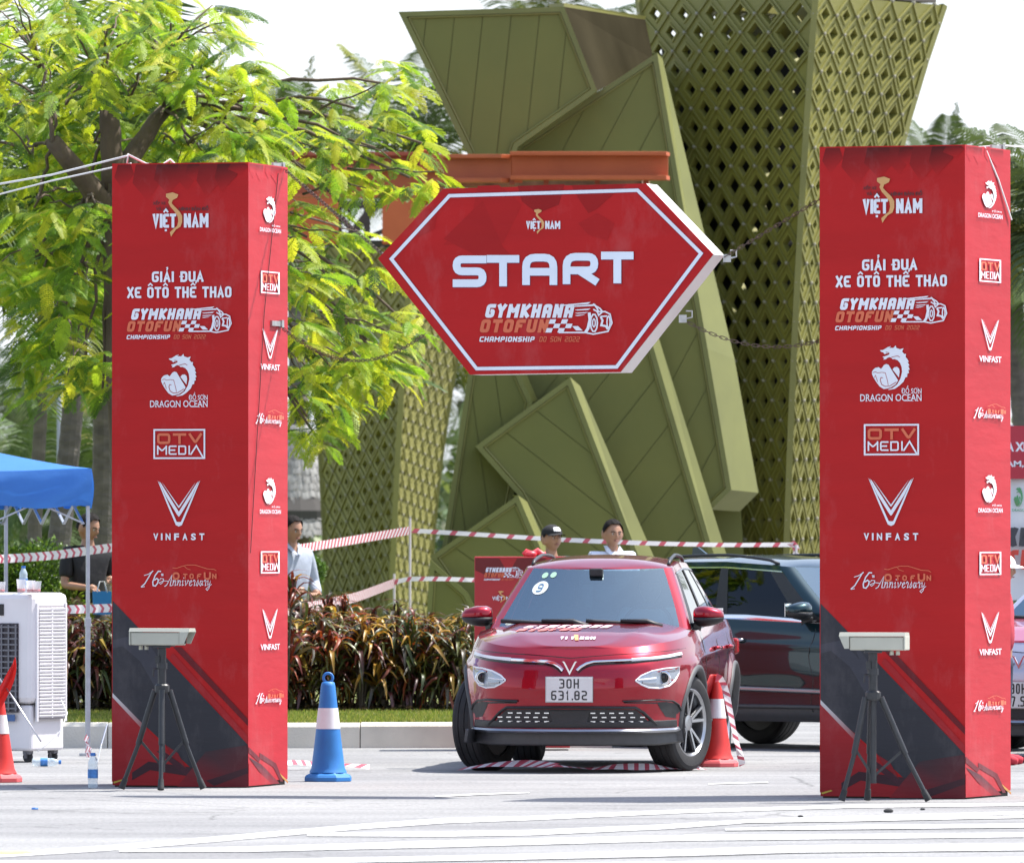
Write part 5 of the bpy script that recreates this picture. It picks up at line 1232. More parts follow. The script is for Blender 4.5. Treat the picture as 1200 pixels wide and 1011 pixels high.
# ------------------------------------------------------------------ palms
def palm(px, py_c, Y, label, nf=22, L=2.3, trunk_px=None, tw=.11, col=(.06, .10, .025), droop=.9, seed=1, leaf=.034, lbase=None, hazy=0, cat='palm tree', group='palm trees in the background', nl=46, lw=.95):
    r_ = random.Random(seed); c = W(px, py_c, Y); bpx = lbase if lbase is not None else px
    b = Vector(((bpx - CXP) / F * Y, Y, KH - .1)); t = thing('palm_tree', label, cat, tuple(b), 0, group)
    k = 14; pts = [b.lerp(c, i / k) + Vector((.04 * math.sin(i * .4 + seed), 0, 0)) for i in range(k + 1)]
    mb = MB(); nn = 60; P = []
    for i in range(nn + 1):
        s = i / nn; a = s * k; j = min(k - 1, int(a)); p = pts[j].lerp(pts[j + 1], a - j); rr = tw * (1.25 - .35 * s) * (1 + .05 * (i % 2)) + (.05 * max(0, s - .93) / .07); P.append([p + Vector((math.cos(q) * rr, math.sin(q) * rr, 0)) for q in [6.2832 * u / 12 for u in range(13)]])
    mb.grid(P); mb.build('trunk', PBARK, t, smooth=False, world=True)
    V_, F_, C_ = [], [], []
    for f_ in range(nf):
        az = 2.4 * f_ + r_.uniform(-.3, .3); el = R(80 - 105 * (f_ / nf) + r_.uniform(-8, 8)); d = Vector((math.cos(az) * math.cos(el), math.sin(az) * math.cos(el), math.sin(el))); Lf = L * r_.uniform(.8, 1.1)
        ax = []; p = Vector(c) + Vector((0, 0, .05)); dd = d.copy(); 
        for i in range(nl + 1): ax.append(p.copy()); p = p + dd * Lf / nl; dd = (dd + Vector((0, 0, -droop / nl * (.5 + 1.2 * i / nl)))).normalized()
        side0 = dd.cross(Vector((0, 0, 1))).normalized(); tint = r_.uniform(.7, 1.25); yl = r_.random() < .12
        cc = np.array(col) * tint * (np.array([2.6, 1.9, .9]) if yl else 1)
        for i in range(nl):
            a = ax[i]; b2 = ax[i + 1]; tg = (b2 - a).normalized(); sd = tg.cross(Vector((0, 0, 1)));
            if sd.length < .05: sd = side0.copy()
            sd.normalize(); un = sd.cross(tg); s = i / nl; w = .016 * (1 - s) + .004; o = len(V_)
            V_ += [a - sd * w, a + sd * w, b2 + sd * w, b2 - sd * w]; F_.append((o, o + 1, o + 2, o + 3)); C_ += [np.array(col) * 1.8] * 4
            if s < .10: continue
            ll = L * .31 * math.sin(math.pi * (s * .84 + .12)) ** .6
            for g_ in (-1, 1):
                ld = (sd * g_ * .85 + tg * .55 + un * r_.uniform(.0, .25) + Vector((0, 0, -.25))).normalized(); m1 = a + ld * ll * .55; m2 = a + ld * ll + Vector((0, 0, -.22 * ll)); wv = tg * leaf * .5 * lw
                o = len(V_); V_ += [a - wv * .4, a + wv * .4, m1 + wv, m1 - wv, m2 + wv * .15, m2 - wv * .15]; F_ += [(o, o + 1, o + 2, o + 3), (o + 3, o + 2, o + 4, o + 5)]; C_ += [cc] * 6
    raw('crown', np.array([tuple(v) for v in V_]), np.array(F_), np.array(C_), PALM, t)
    return t
palm(46, 330, 95, 'slim palm trunk leftmost of the three behind the blue tent', 24, 2.2, tw=.062, seed=3, lbase=44)
palm(92, 290, 88, 'leaning thick palm trunk in the middle of the three behind the blue tent', 26, 2.3, tw=.092, seed=4, lbase=58)
palm(120, 250, 90, 'thick upright palm trunk partly hidden by the left gate pillar', 26, 2.4, tw=.098, seed=5, lbase=114)
palm(352, 195, 128, 'tall palm with pale fronds showing above the flame tree leaves', 16, 1.5, tw=.12, seed=6, col=(.05, .075, .025), lbase=345)
palm(486, 200, 132, 'palm whose fronds show beside the upper left edge of the angular tower', 24, 2.0, tw=.12, seed=7, col=(.06, .09, .03), lbase=470)
palm(655, 75, 140, 'palm whose frond tips peek over the top of the angular tower', 20, 1.6, tw=.12, seed=8, col=(.05, .075, .025))
palm(1110, 232, 125, 'palm with an upright spear of fronds between the lattice tower and right pillar', 14, 1.25, tw=.12, seed=19, col=(.07, .10, .04), droop=.5)
palm(1240, 290, 93, 'palm with long drooping grey-green fronds at the right edge behind the right pillar', 26, 1.6, tw=.12, seed=10, col=(.07, .10, .04), droop=1.5, nl=50)
palm(1190, 330, 110, 'lower palm crown showing right of the right gate pillar', 24, 1.5, tw=.12, seed=12, col=(.08, .12, .035), droop=1.2, lbase=1215)
palm(548, 470, 150, 'distant palm in the gap left of the angular tower', 20, 1.9, tw=.12, seed=13, col=(.05, .075, .025), lbase=556)
palm(20, 512, 190, 'distant pale palm above the blue tent at far left', 18, 1.8, tw=.12, seed=14, col=(.09, .12, .06), cat='palm tree')  # these three far palms have haze mixed into their leaf colour
palm(66, 520, 200, 'distant pale palm between the leaning trunks above the tent', 18, 1.8, tw=.12, seed=15, col=(.09, .12, .06))
palm(100, 500, 205, 'distant pale palm seen just left of the pillar', 18, 1.8, tw=.12, seed=16, col=(.09, .12, .06))
palm(30, 600, 130, 'low palm with fan of fronds under the tent canopy', 18, 1.9, tw=.10, seed=17, col=(.06, .10, .03), droop=1.1)
palm(92, 610, 120, 'low palm between the trunks under the tent edge', 18, 1.5, tw=.10, seed=18, col=(.06, .10, .03), droop=1.1)

# ------------------------------------------------------------------ leafy masses
leafq = (np.array([(0, 0, 0), (.5, .45, .06), (0, 1, 0), (-.5, .45, .06)], float) * [.55, 1, 1], np.array([(0, 1, 2, 3)]))
def bush(name, label, cat, c, rad, n, size, cols, m=LEAF, group=None, kind=None, flat=.0, stem=True):
    t = thing(name, label, cat, (c[0], c[1], 0), 0, group); d = rng.normal(size=(n, 3)); d /= np.linalg.norm(d, axis=1, keepdims=True); q = rng.random(n) ** .33
    lump = 1 + .13 * np.sin(d[:, 0] * 5 + c[0]) * np.cos(d[:, 2] * 6 + c[1]) + .08 * np.sin(d[:, 1] * 9)
    P = np.array(c) + d * (q * lump)[:, None] * np.array(rad); dd = d + rng.normal(0, .6, (n, 3)); dd[:, 2] += .2
    cc = np.array(cols)[rng.integers(0, len(cols), n)] * rng.uniform(.75, 1.25, (n, 1))
    v, f, c_ = instance(*leafq, P, frames(dd, rng.uniform(-1, 1, n)), rng.uniform(.7, 1.3, n) * size, cc); raw('foliage', v, f, c_, m, t)
    if stem: mb = MB(); mb.tube([Vector((c[0], c[1], 0)), Vector((c[0], c[1], c[2]))], .035, 7); mb.build('stem', BARK, t, world=True)
    return t
G1 = [(.06, .12, .02), (.09, .16, .025), (.04, .085, .018)]; G2 = [(.16, .22, .03), (.10, .17, .025), (.22, .26, .04)]
def bw(px, py, Y): return tuple(W(px, py, Y))
bush('round_shrub', 'large clipped dark green shrub behind the tape and the air cooler', 'shrub', bw(30, 690, 86), (.50, .4, .42), 9000, .045, G1 + [(.12, .2, .03)])
bush('round_shrub', 'bright green broad-leaved shrub between the air cooler and the man in black', 'shrub', bw(84, 722, 84.8), (.20, .25, .26), 2200, .06, G2)
bush('round_shrub', 'low olive bush at the left edge under the tent', 'shrub', bw(-20, 700, 86), (.35, .3, .35), 4000, .045, G1)
bush('topiary_shrub', 'small round clipped topiary beside the man in the light shirt', 'shrub', bw(366, 668, 93), (.13, .13, .13), 2600, .026, [(.10, .19, .03), (.07, .14, .02)])
# far mass of planting that reads as one
n = 60000; x = rng.uniform(-45, 30, n); yb = rng.uniform(150, 185, n); hmax = 3.2 + 1.0 * np.sin(x * .35) + .7 * np.sin(x * 1.1 + 1) + .6 * np.sin(yb * .5); z = rng.random(n) ** .8 * hmax
cc = np.array([(.06, .10, .03), (.09, .13, .04), (.05, .08, .025), (.13, .16, .06)])[rng.integers(0, 4, n)] * rng.uniform(.7, 1.3, (n, 1))
v, f, c_ = instance(*leafq, np.stack([x, yb, z], 1), frames(rng.normal(size=(n, 3)), rng.uniform(-1, 1, n)), rng.uniform(.22, .45, n), cc); raw('distant_planting', v, f, c_, LEAF, None, 'stuff')

# ------------------------------------------------------------------ dracaena hedge
def arch_leaf(n=6, w=.05):
    V_, F_ = [], []
    for i in range(n + 1):
        t = i / n; y = .95 * math.sin(t * 1.35) / math.sin(1.35) * .9; z = .34 * math.sin(math.pi * t * .95) - .25 * t ** 3; ww = w * math.sin(math.pi * (.10 + .88 * t)) ** .7
        V_ += [(-ww, y, z + .02), (0, y, z), (ww, y, z + .02)]
        if i < n: k = 3 * i; F_ += [(k, k + 1, k + 4, k + 3), (k + 1, k + 2, k + 5, k + 4)]
    return np.array(V_, float), np.array(F_)
AL = arch_leaf()
dp = np.array([(.075, .02, .02), (.05, .07, .02), (.11, .12, .03), (.16, .03, .02), (.14, .14, .04), (.32, .18, .03), (.06, .05, .03), (.38, .26, .04), (.24, .05, .015)])
def dracaena(x, y, h, seed, label, warm=.3, red=0, nros=6):
    r_ = random.Random(seed); t = thing('dracaena_plant', label, 'hedge plant', (x, y, KH - .03), 0, 'red-leaved dracaenas in the hedge'); P, D, S, C_ = [], [], [], []
    for k in range(nros):
        hx, hy = r_.uniform(-.12, .12), r_.uniform(-.10, .10); hz = h * (1 if k == 0 else r_.uniform(.26, .95))
        mb = MB(); mb.tube([Vector((x + hx * .3, y + hy * .3, KH - .03)), Vector((x + hx * .7, y + hy * .7, KH + hz * .5)), Vector((x + hx, y + hy, KH + hz - .1))], [.012, .010, .008], 5); mb.build('stem', mat_stem, t, world=True)
        cl = r_.choice([0, 0, 1, 2, 4, 6]) if r_.random() > warm else r_.choice([3, 5, 7, 8])
        for j in range(26):
            s = j / 26; el = 1.25 - 1.5 * s + r_.uniform(-.15, .15); az = j * 2.4 + r_.uniform(-.2, .2); P.append((x + hx, y + hy, KH + hz - .14 * s)); D.append((math.cos(az) * math.cos(el), math.sin(az) * math.cos(el), math.sin(el))); S.append(r_.uniform(.24, .38) * (.75 + .35 * s))
            q = r_.random(); ci = cl if q < .6 else r_.randint(0, 8) if q < .8 else r_.choice([0, 1, 6]); C_.append(dp[3 if red and q < .7 else ci] * r_.uniform(.7, 1.45))
    P, D, S, C_ = map(np.array, (P, D, S, C_)); Rm = frames(D, rng.normal(0, .25, len(P))); v, f, c_ = instance(*AL, P, Rm, S, C_); o = raw('foliage', v, f, c_, DRAC, t)
    return t
mat_stem = mat('dracaena_stem', (.09, .07, .05), .8)
i = 0; x = -4.7
rdh = random.Random(5)
while x < -.15:
    for row in (0, 1, 2):
        xx = x + rdh.uniform(-.06, .06) + row * .09; yy = 82.3 + row * .40 + rdh.uniform(-.07, .07) + (max(0, x + .6) * .12)
        hh_ = rdh.uniform(.55, .71) + .06 * math.sin(x * 2.3) + row * .05; lb = 'red, bronze and green striped dracaena in the clipped hedge behind the kerb'
        if x < -2.75: lb = 'dark green dracaena in the hedge between the tent pole and left pillar' 
        dracaena(xx, yy, hh_, i, lb, warm=.34 if x > -2.75 else .05); i += 1
    x += .24
a = W(342, 712, 80); dracaena(a.x - .12, 81.9, .98, 77, 'tall dark red cordyline standing at the right edge of the left pillar', red=1, nros=3)
# leaf litter and twigs under the hedge
n = 5000; v, f, c_ = instance(*leafq, np.stack([rng.uniform(-4.8, .0, n), rng.uniform(82.0, 83.9, n), np.full(n, KH + .0) + rng.random(n) * .05], 1), frames(rng.normal(size=(n, 3)) * [1, 1, .3], rng.uniform(-1, 1, n)), rng.uniform(.03, .07, n), np.array([(.05, .035, .02), (.08, .05, .025), (.03, .03, .015)])[rng.integers(0, 3, n)]); raw('leaf_litter', v, f, c_, LEAF, None, 'stuff')

# ------------------------------------------------------------------ thatched hut, lamp post
TH1 = attr_mat('thatch', .9, noise=.2, nscale=6); hut = thing('thatched_hut', 'hut with a pale layered thatch roof behind the man in the light shirt', 'hut', tuple(W(352, 632, 128) - Vector((0, 0, EYE))))
hc = W(345, 505, 128); 
for k in range(14):
    z0 = W(0, 498 + k * 9, 128).z; z1 = W(0, 498 + (k + 1) * 9 + 4, 128).z; r0 = .22 + k * .045; r1 = r0 + .085; mb = MB(); mb.uc = True; n = 150
    for i in range(n):
        a0, a1 = 6.2832 * i / n, 6.2832 * (i + 1) / n; dz = random.uniform(-.03, .02); cl = random.uniform(.20, .36); hcx, hcy = hc.x, 128
        f = [(hcx + math.cos(a0) * r0, hcy + math.sin(a0) * r0, z0), (hcx + math.cos(a1) * r0, hcy + math.sin(a1) * r0, z0), (hcx + math.cos(a1) * (r1 + .01), hcy + math.sin(a1) * (r1 + .01), z1 + dz), (hcx + math.cos(a0) * r1, hcy + math.sin(a0) * r1, z1 + dz)]
        mb.add(f, [(0, 1, 2, 3)], 0, (cl, cl * .97, cl * .9))
    mb.build('thatch_layer', TH1, hut, world=True)
mb = MB(); mb.lathe([(.05, 0), (.80, -.9), (.80, -1.02), (.05, -.5)], (hc.x, 128, W(0, 520, 128).z + .02), 24); mb.build('roof_underside', mat('thatch_dark', (.06, .055, .05), .9), hut, world=True)
for s in (-1, 1):
    for d in (-1, 1): mb = MB(); mb.tube([Vector((hc.x + s * .58, 128 + d * .5, 0)), Vector((hc.x + s * .58, 128 + d * .5, W(0, 620, 128).z))], .05, 8); mb.build('post', mat('hut_post', (.35, .30, .22), .8), hut, world=True)
mb = MB(); mb.box((hc.x, 128.2, .45), (1.0, .5, .9)); mb.build('counter', mat('hut_counter', (.4, .36, .28), .7), hut, world=True)
GP = mat('grey_pole', (.30, .31, .33), .5)
lpst = thing('lamp_post', 'slim grey lamp post behind the palm trunks left of the pillar', 'lamp post', tuple(W(71, 632, 115) - Vector((0, 0, EYE))))
mb = MB(); a = Vector(lpst.location); mb.tube([a, a + Vector((0, 0, 4.2))], [.06, .04], 10); mb.build('pole', GP, lpst, smooth=True, world=True)
mb = MB(); mb.tube([a + Vector((0, 0, 4.15)), a + Vector((.15, 0, 4.4)), a + Vector((.5, 0, 4.45))], .03, 8); mb.build('arm', GP, lpst, smooth=True, world=True)
mb = MB(); mb.box(a + Vector((.65, 0, 4.43)), (.4, .16, .07)); mb.build('lamp_head', GP, lpst, world=True, bevel=.02)
# ------------------------------------------------------------------ cars
def paint(name, col, flake=.25):
    m = mat(name, col, .30, metal=.7, coat=1.0, spec=.1); p = m.node_tree.nodes['Principled BSDF']; p.inputs['Coat Roughness'].default_value = .03; return m
CARRED = paint('car_paint_red', (.30, .004, .016)); CARDARK = paint('car_paint_dark_teal', (.006, .028, .034)); CARSILV = paint('car_paint_silver', (.50, .48, .55))
def glass_mat(name, tint=(.05, .09, .11), refl=.09):
    m = bpy.data.materials.new(name); m.use_nodes = True; N = m.node_tree.nodes; L = m.node_tree.links; N.remove(N['Principled BSDF'])
    g = N.new('ShaderNodeBsdfGlossy'); g.inputs['Roughness'].default_value = .02; g.inputs['Color'].default_value = (.70, .90, 1.0, 1) if refl > .15 else (1, 1, 1, 1); t = N.new('ShaderNodeBsdfTransparent'); t.inputs[0].default_value = (*tint, 1)
    lw = N.new('ShaderNodeLayerWeight'); lw.inputs[0].default_value = .5; fr = N.new('ShaderNodeMath'); fr.operation = 'POWER'; fr.inputs[1].default_value = 4.0; L.new(lw.outputs['Facing'], fr.inputs[0])
    mr = N.new('ShaderNodeMapRange'); mr.inputs['To Min'].default_value = refl; mr.inputs['To Max'].default_value = 1.0
    mx = N.new('ShaderNodeMixShader'); L.new(fr.outputs[0], mr.inputs['Value']); L.new(mr.outputs[0], mx.inputs[0]); L.new(t.outputs[0], mx.inputs[1]); L.new(g.outputs[0], mx.inputs[2]); L.new(mx.outputs[0], N['Material Output'].inputs[0]); return m
WGL = glass_mat('windscreen_glass', (.26, .42, .46), .24); SGL = glass_mat('side_glass', (.04, .05, .05), .035); LGL = glass_mat('lamp_glass', (.88, .9, .92))
TRIM = mat('black_trim', (.018, .018, .02), .5, var=.2, scale=30); TRIMG = mat('grey_cladding', (.060, .062, .066), .6, var=.1, scale=20); GLOSSB = mat('gloss_black', (.008, .008, .01), .12)
CHR = mat('chrome', (.78, .78, .80), .12, metal=1.0); SATIN = mat('satin_silver', (.36, .37, .40), .3, metal=.9); TYRE = mat('tyre_rubber', (.022, .022, .024), .8, var=.35, scale=8, bump=.002, bscale=60)
RIMM = mat('machined_rim', (.42, .43, .45), .28, metal=.9); RIMD = mat('dark_rim', (.03, .03, .033), .35, metal=.3); LED = mat('led_strip', (.80, .82, .86), .25, spec=.8); REFL = mat('lamp_reflector', (.34, .37, .42), .25, metal=.7)
SEAT = mat('seat_fabric', (.06, .06, .065), .8); PLATE = mat('plate_white', (.66, .66, .66), .45, var=.05, scale=10); TAILR = mat('tail_lamp', (.35, .01, .01), .2)
AX = 1.305; WR = .345
def lerp(a, b, t): return a + (b - a) * t
def interp(x, xs, ys):
    return float(np.interp(x, xs, ys))
def sup(t, n):                                         # quarter superellipse, t 0..1 from nose centre to side
    a = t * math.pi / 2; return (math.sin(a) ** (2 / n), math.cos(a) ** (2 / n))
def build_car(root, P):
    """P: paints and sizes. Front towards local -y."""
    L2, W2 = P['L'] / 2, P['W'] / 2; k = P['H'] / 1.55; pm = P['paint']; hood_m = P.get('hood', pm)
    ztop = lambda y: interp(y, [-2.15, -2.0, -1.75, -1.3, -.95, .2, 1.3, 1.9, 2.15], [.845, .885, .925, .968, 1.00, 1.035, 1.07, 1.06, 1.02]) * k
    zbot = lambda y: interp(y, [-2.15, -1.7, -1.2, 1.2, 1.7, 2.15], [.20, .20, .22, .22, .26, .30])
    # fractional height profile: outward scale of width and of nose setback
    wv = lambda v: interp(v, [0, .08, .16, .3, .5, .68, .8, .9, 1], [.90, .955, .975, .985, 1.0, .995, .985, .965, .925])
    nf = lambda v: interp(v, [0, .06, .16, .3, .5, .62, .72, .82, .92, 1], [.16, .07, .03, .035, .02, .0, .012, .035, .085, .15])
    nr_ = lambda v: interp(v, [0, .2, .5, .75, 1], [.16, .03, .0, .05, .10])
    NS = 56
    def ring(v):
        out = []
        a = [sup(i / NS, 3.3) for i in range(NS + 1)]; b = [sup(i / NS, 3.6) for i in range(NS + 1)]
        yf = -L2 + nf(v); yr = L2 - nr_(v)
        for i in range(NS + 1): x, c = a[i]; out.append((x * W2 * wv(v), c * (yf + .62) - .62))
        # even spacing along the side
        s0 = -.62; s1 = 1.35; ns = 70
        for i in range(1, ns): out.append((W2 * wv(v), lerp(s0, s1, i / ns)))
        for i in range(NS, -1, -1): x, c = b[i]; out.append((x * W2 * wv(v) , 1.35 + c * (yr - 1.35)))
        return out
    nv = 44; rows = []
    for j in range(nv + 1):
        v = j / nv; r = ring(v); row = []
        for (x, y) in r:
            yy = max(-2.15, min(2.15, y)); z = lerp(zbot(yy), ztop(yy), v)
            # waist crease and arch flares
            xx = x
            if abs(y) < 2.0:
                for ay in (-AX, AX):
                    d = math.hypot(y - ay, (z - WR) * 1.0); xx += .022 * math.exp(-((d - .40) / .07) ** 2) * (1 if z < .85 else .3)
                xx -= .030 * math.exp(-((v - .30) / .16) ** 2) * math.exp(-((y) / .75) ** 4)
                xx += .010 * math.exp(-((v - .76) / .03) ** 2)
            row.append((xx, y, z))
        rows.append(row)
    M_ = len(rows[0])
    inw = lambda x, y, z: any(math.hypot(y - ay, z - WR) < .385 for ay in (-AX, AX)) and abs(x) > .45
    def shell(sides, cond, name, m, parent, off=0.0):
        mb = MB(); idx = {}
        for sg in sides:
            for j in range(nv):
                for i in range(M_ - 1):
                    q = [rows[j][i], rows[j][i + 1], rows[j + 1][i + 1], rows[j + 1][i]]; c = [sum(p[a] for p in q) / 4 for a in range(3)]
                    if inw(*c) or not cond(c, j / nv): continue
                    ids = []
                    for (a, b) in ((j, i), (j, i + 1), (j + 1, i + 1), (j + 1, i)):
                        key = (sg, a, b) if (0 < b < M_ - 1) else (0, a, b)
                        if key not in idx:
                            p = rows[a][b]; idx[key] = len(mb.v); mb.v.append((sg * p[0], p[1], p[2])); mb.c.append((1, 1, 1))
                        ids.append(idx[key])
                    mb.f.append(tuple(ids) if sg > 0 else tuple(ids[::-1])); mb.mi.append(0)
        return mb.build(name, m, parent, smooth=True)
    low = lambda c, v: v < .115
    body = shell((1, -1), lambda c, v: v >= .115, 'body', pm, root)
    shell((1, -1), low, 'lower_cladding', TRIMG, root)
    # hood and deck cap
    mb = MB(); NT = 26; top = rows[-1]; Pg = []
    yc = -.92; capi = [i for i in range(M_) if top[i][1] <= yc + .06]
    for i in capi:
        x, y, z = top[i]; row = []
        zc = z + (.055 * min(1, (y + 2.02) / .35) + .012 if y > -2.05 else .012 * min(1, x / .3))
        for t in range(NT + 1):
            s = -1 + 2 * t / NT; e = 1 - abs(s) ** 3.2; cr = .012 * math.exp(-((abs(s) - .62) / .10) ** 2) * min(1, max(0, (y + 2.05) / .4))
            row.append((s * x, y, z + (zc - z) * e + cr + (0 if abs(s) > .999 else 0)))
        Pg.append(row)
    mb.grid(Pg); hood = mb.build('hood', hood_m, root, smooth=True)
    mb = MB(); Pg = []
    for i in range(M_):
        x, y, z = top[i]
        if y > yc: Pg.append([(s * x, y, z + .01 * (1 - s * s)) for s in (-1, -.6, 0, .6, 1)])
    mb.grid(Pg); mb.build('waist_deck', TRIM, root)
    # greenhouse
    zr = P['H']; zb0 = .985 * k; hw0, hw1 = .785 * P['W'] / 1.793, .572 * P['W'] / 1.793
    yA0, yA1 = -1.02, -.30; yR0, yR1 = 1.95, 1.42
    ztg = lambda y: interp(y, [-.35, 0, .5, 1.0, 1.45], [zr - .122, zr - .085, zr - .055, zr - .06, zr - .10])
    def gh(u, v):
        """u along the outline 0..1 on the +x side from screen centre to rear centre, v height"""
        vv = max(0.0, v); hw = lerp(hw0, hw1, vv ** 1.15); ya = lerp(yA0, yA1, vv ** .96); yr = lerp(yR0, yR1, vv ** .9)
        c = .085; bow = .10
        z_ = lerp(zb0 + (.06 if u > .5 else .06 * max(0, (u - .3)) / .2), zr - .055, v)

        if u <= .3: t = u / .3; x = t * (hw - c * .55); y = ya + bow * t ** 2.2
        elif u <= .34: t = (u - .3) / .04; x = (hw - c * .55) + c * .55 * math.sin(t * 1.5708); y = ya + bow + c * (1 - math.cos(t * 1.5708))
        elif u <= .80: t = (u - .34) / .46; x = hw - .025 * t - .012 * math.sin(t * 3.14) * 0; y = lerp(ya + bow + c, yr - .18, t)
        elif u <= .86: t = (u - .80) / .06; x = hw - .025 - .07 * (1 - math.cos(t * 1.5708)); y = yr - .18 + .12 * math.sin(t * 1.5708)
        else: t = (u - .86) / .14; x = (hw - .095) * (1 - t); y = yr - .06 + .06 * (1 - (1 - t) ** 2)
        yt_ = lerp(yA1 + bow, yR1 - .1, min(1, max(0, (y - ya) / max(.01, yr - ya)))); z = z_ + (ztg(yt_) - (zr - .055)) * v
        return (x, y, z)
    def patch(u0, u1, v0, v1, name, m, sg, nu=14, nvv=12, parent=root, o=0.0):
        mb = MB(); g_ = []
        for i in range(nu + 1):
            row = []
            for j in range(nvv + 1):
                p = gh(lerp(u0, u1, i / nu), lerp(v0, v1, j / nvv)); row.append((sg * (p[0] + (o if p[0] > .1 else 0)), p[1] - (o if lerp(u0, u1, .5) < .3 else 0), p[2]))
            g_.append(row)
        mb.grid(g_); return mb.build(name, m, parent, smooth=True)
    # windscreen in one sheet
    mb = MB(); g_ = []
    for i in range(29):
        u = -.295 + .59 * i / 28; g_.append([(math.copysign(gh(abs(u), v / 14)[0], u), gh(abs(u), v / 14)[1], gh(abs(u), v / 14)[2]) for v in range(15)])
    mb.grid(g_); ws = mb.build('windscreen', WGL, root, smooth=True)
    mb = MB(); g_ = []
    for i in range(15):
        u = .872 + .128 * i / 14; g_.append([gh(u, v / 10 * .92) for v in range(11)])
    g2 = [[(-p[0], p[1], p[2]) for p in r] for r in g_][::-1]; mb.grid(g_ + g2[1:]); mb.build('rear_glass', SGL, root, smooth=True)
    for sg in (-1, 1):
        patch(.292, .352, 0, 1, 'front_pillar', pm, sg, 6, 14)
        patch(.352, .84, .90, 1.0, 'roof_side', pm, sg, 20, 2); patch(.352, .84, -.04, .06, 'belt_trim', P.get('belt', TRIM), sg, 20, 2, o=.004)
        patch(.352, .395, .06, .9, 'quarter_trim', TRIM, sg, 3, 6); patch(.395, .535, .06, .90, 'side_window', SGL, sg, 8, 6); patch(.535, .560, .06, .9, 'door_pillar', TRIM, sg, 3, 6, o=.003)
        patch(.560, .700, .06, .90, 'side_window', SGL, sg, 8, 6); patch(.700, .715, .06, .9, 'door_pillar', TRIM, sg, 2, 6, o=.003); patch(.715, .775, .06, .9, 'side_window', SGL, sg, 4, 6); patch(.775, .873, .0, 1.0, 'rear_pillar', pm, sg, 8, 8)
        patch(.352, .84, .885, .91, 'window_trim', P.get('wtrim', SATIN), sg, 20, 1, o=.006)
    # roof
    mb = MB(); us = [i / 60 for i in range(61)]; edge = [gh(u, 1) for u in us]; Pg = []
    for x, y, z in edge:
        row = []
        for t in range(21):
            s = -1 + 2 * t / 20; fy = max(0, min(1, (y - edge[0][1]) / .30)) * max(0, min(1, (edge[-1][1] - y) / .3)); cr = .055 * (1 - abs(s) ** 2.6) * (.15 + .85 * math.sin(fy * math.pi / 2)) if x > .02 else .008
            row.append((s * x, y, z + cr))
        Pg.append(row)
    mb.grid(Pg); mb.build('roof', P.get('roof', pm), root, smooth=True)
    for sg in (-1, 1):                                   # roof rails
        pts = []
        for i in range(15):
            u = lerp(.36, .80, i / 14); p = gh(u, 1); h_ = .040 * max(0.0, math.sin(math.pi * i / 14)) ** .35; pts.append(Vector((sg * (p[0] - .035), p[1], p[2] + .012 + h_)))
        mb = MB(); mb.tube(pts, .013, 8); mb.build('roof_rail', BLACK, root, smooth=True)
    if P.get('fin', True): mb = MB(); mb.prism([Vector((-.012, 1.2, zr - .01)), Vector((-.012, 1.38, zr - .02)), Vector((-.012, 1.37, zr + .055)), Vector((-.012, 1.32, zr + .06))], [Vector((.012, 1.2, zr - .01)), Vector((.012, 1.38, zr - .02)), Vector((.012, 1.37, zr + .055)), Vector((.012, 1.32, zr + .06))]); mb.build('antenna_fin', pm, root)
    # wheel arches, liners, wheels
    for ay in (-AX, AX):
        for sg in (-1, 1):
            mb = MB(); Pg = []
            for i in range(33):
                a = R(-18 + 216 * i / 32); row = []
                for (rr, ox) in ((.365, -.03), (.372, .012), (.392, .018), (.410, .012), (.416, -.01)):
                    y = ay + math.cos(a) * rr; z = WR + math.sin(a) * rr
                    v = max(0, min(1, (z - zbot(y)) / (ztop(y) - zbot(y)))); r_ = rows[int(round(v * nv))]; xs_ = float(np.interp(y, [q[1] for q in r_[20:M_ - 20]], [q[0] for q in r_[20:M_ - 20]]))
                    row.append((sg * (xs_ + ox), y, max(.17, z)))
                Pg.append(row)
            mb.grid(Pg); mb.build('arch_cladding', TRIMG, root, smooth=True)
            mb = MB(); Pg = [[(sg * (W2 - .06), ay + math.cos(R(a)) * .39, WR + math.sin(R(a)) * .39), (sg * .40, ay + math.cos(R(a)) * .39, WR + math.sin(R(a)) * .39)] for a in range(-15, 200, 15)]; mb.grid(Pg); mb.build('arch_liner', TRIM, root, smooth=True)
    mb = MB(); mb.box((0, 0, .33), (1.1, 3.4, .22)); mb.box((0, -1.75, .3), (1.0, .2, .12)); mb.build('underbody', TRIM, root)
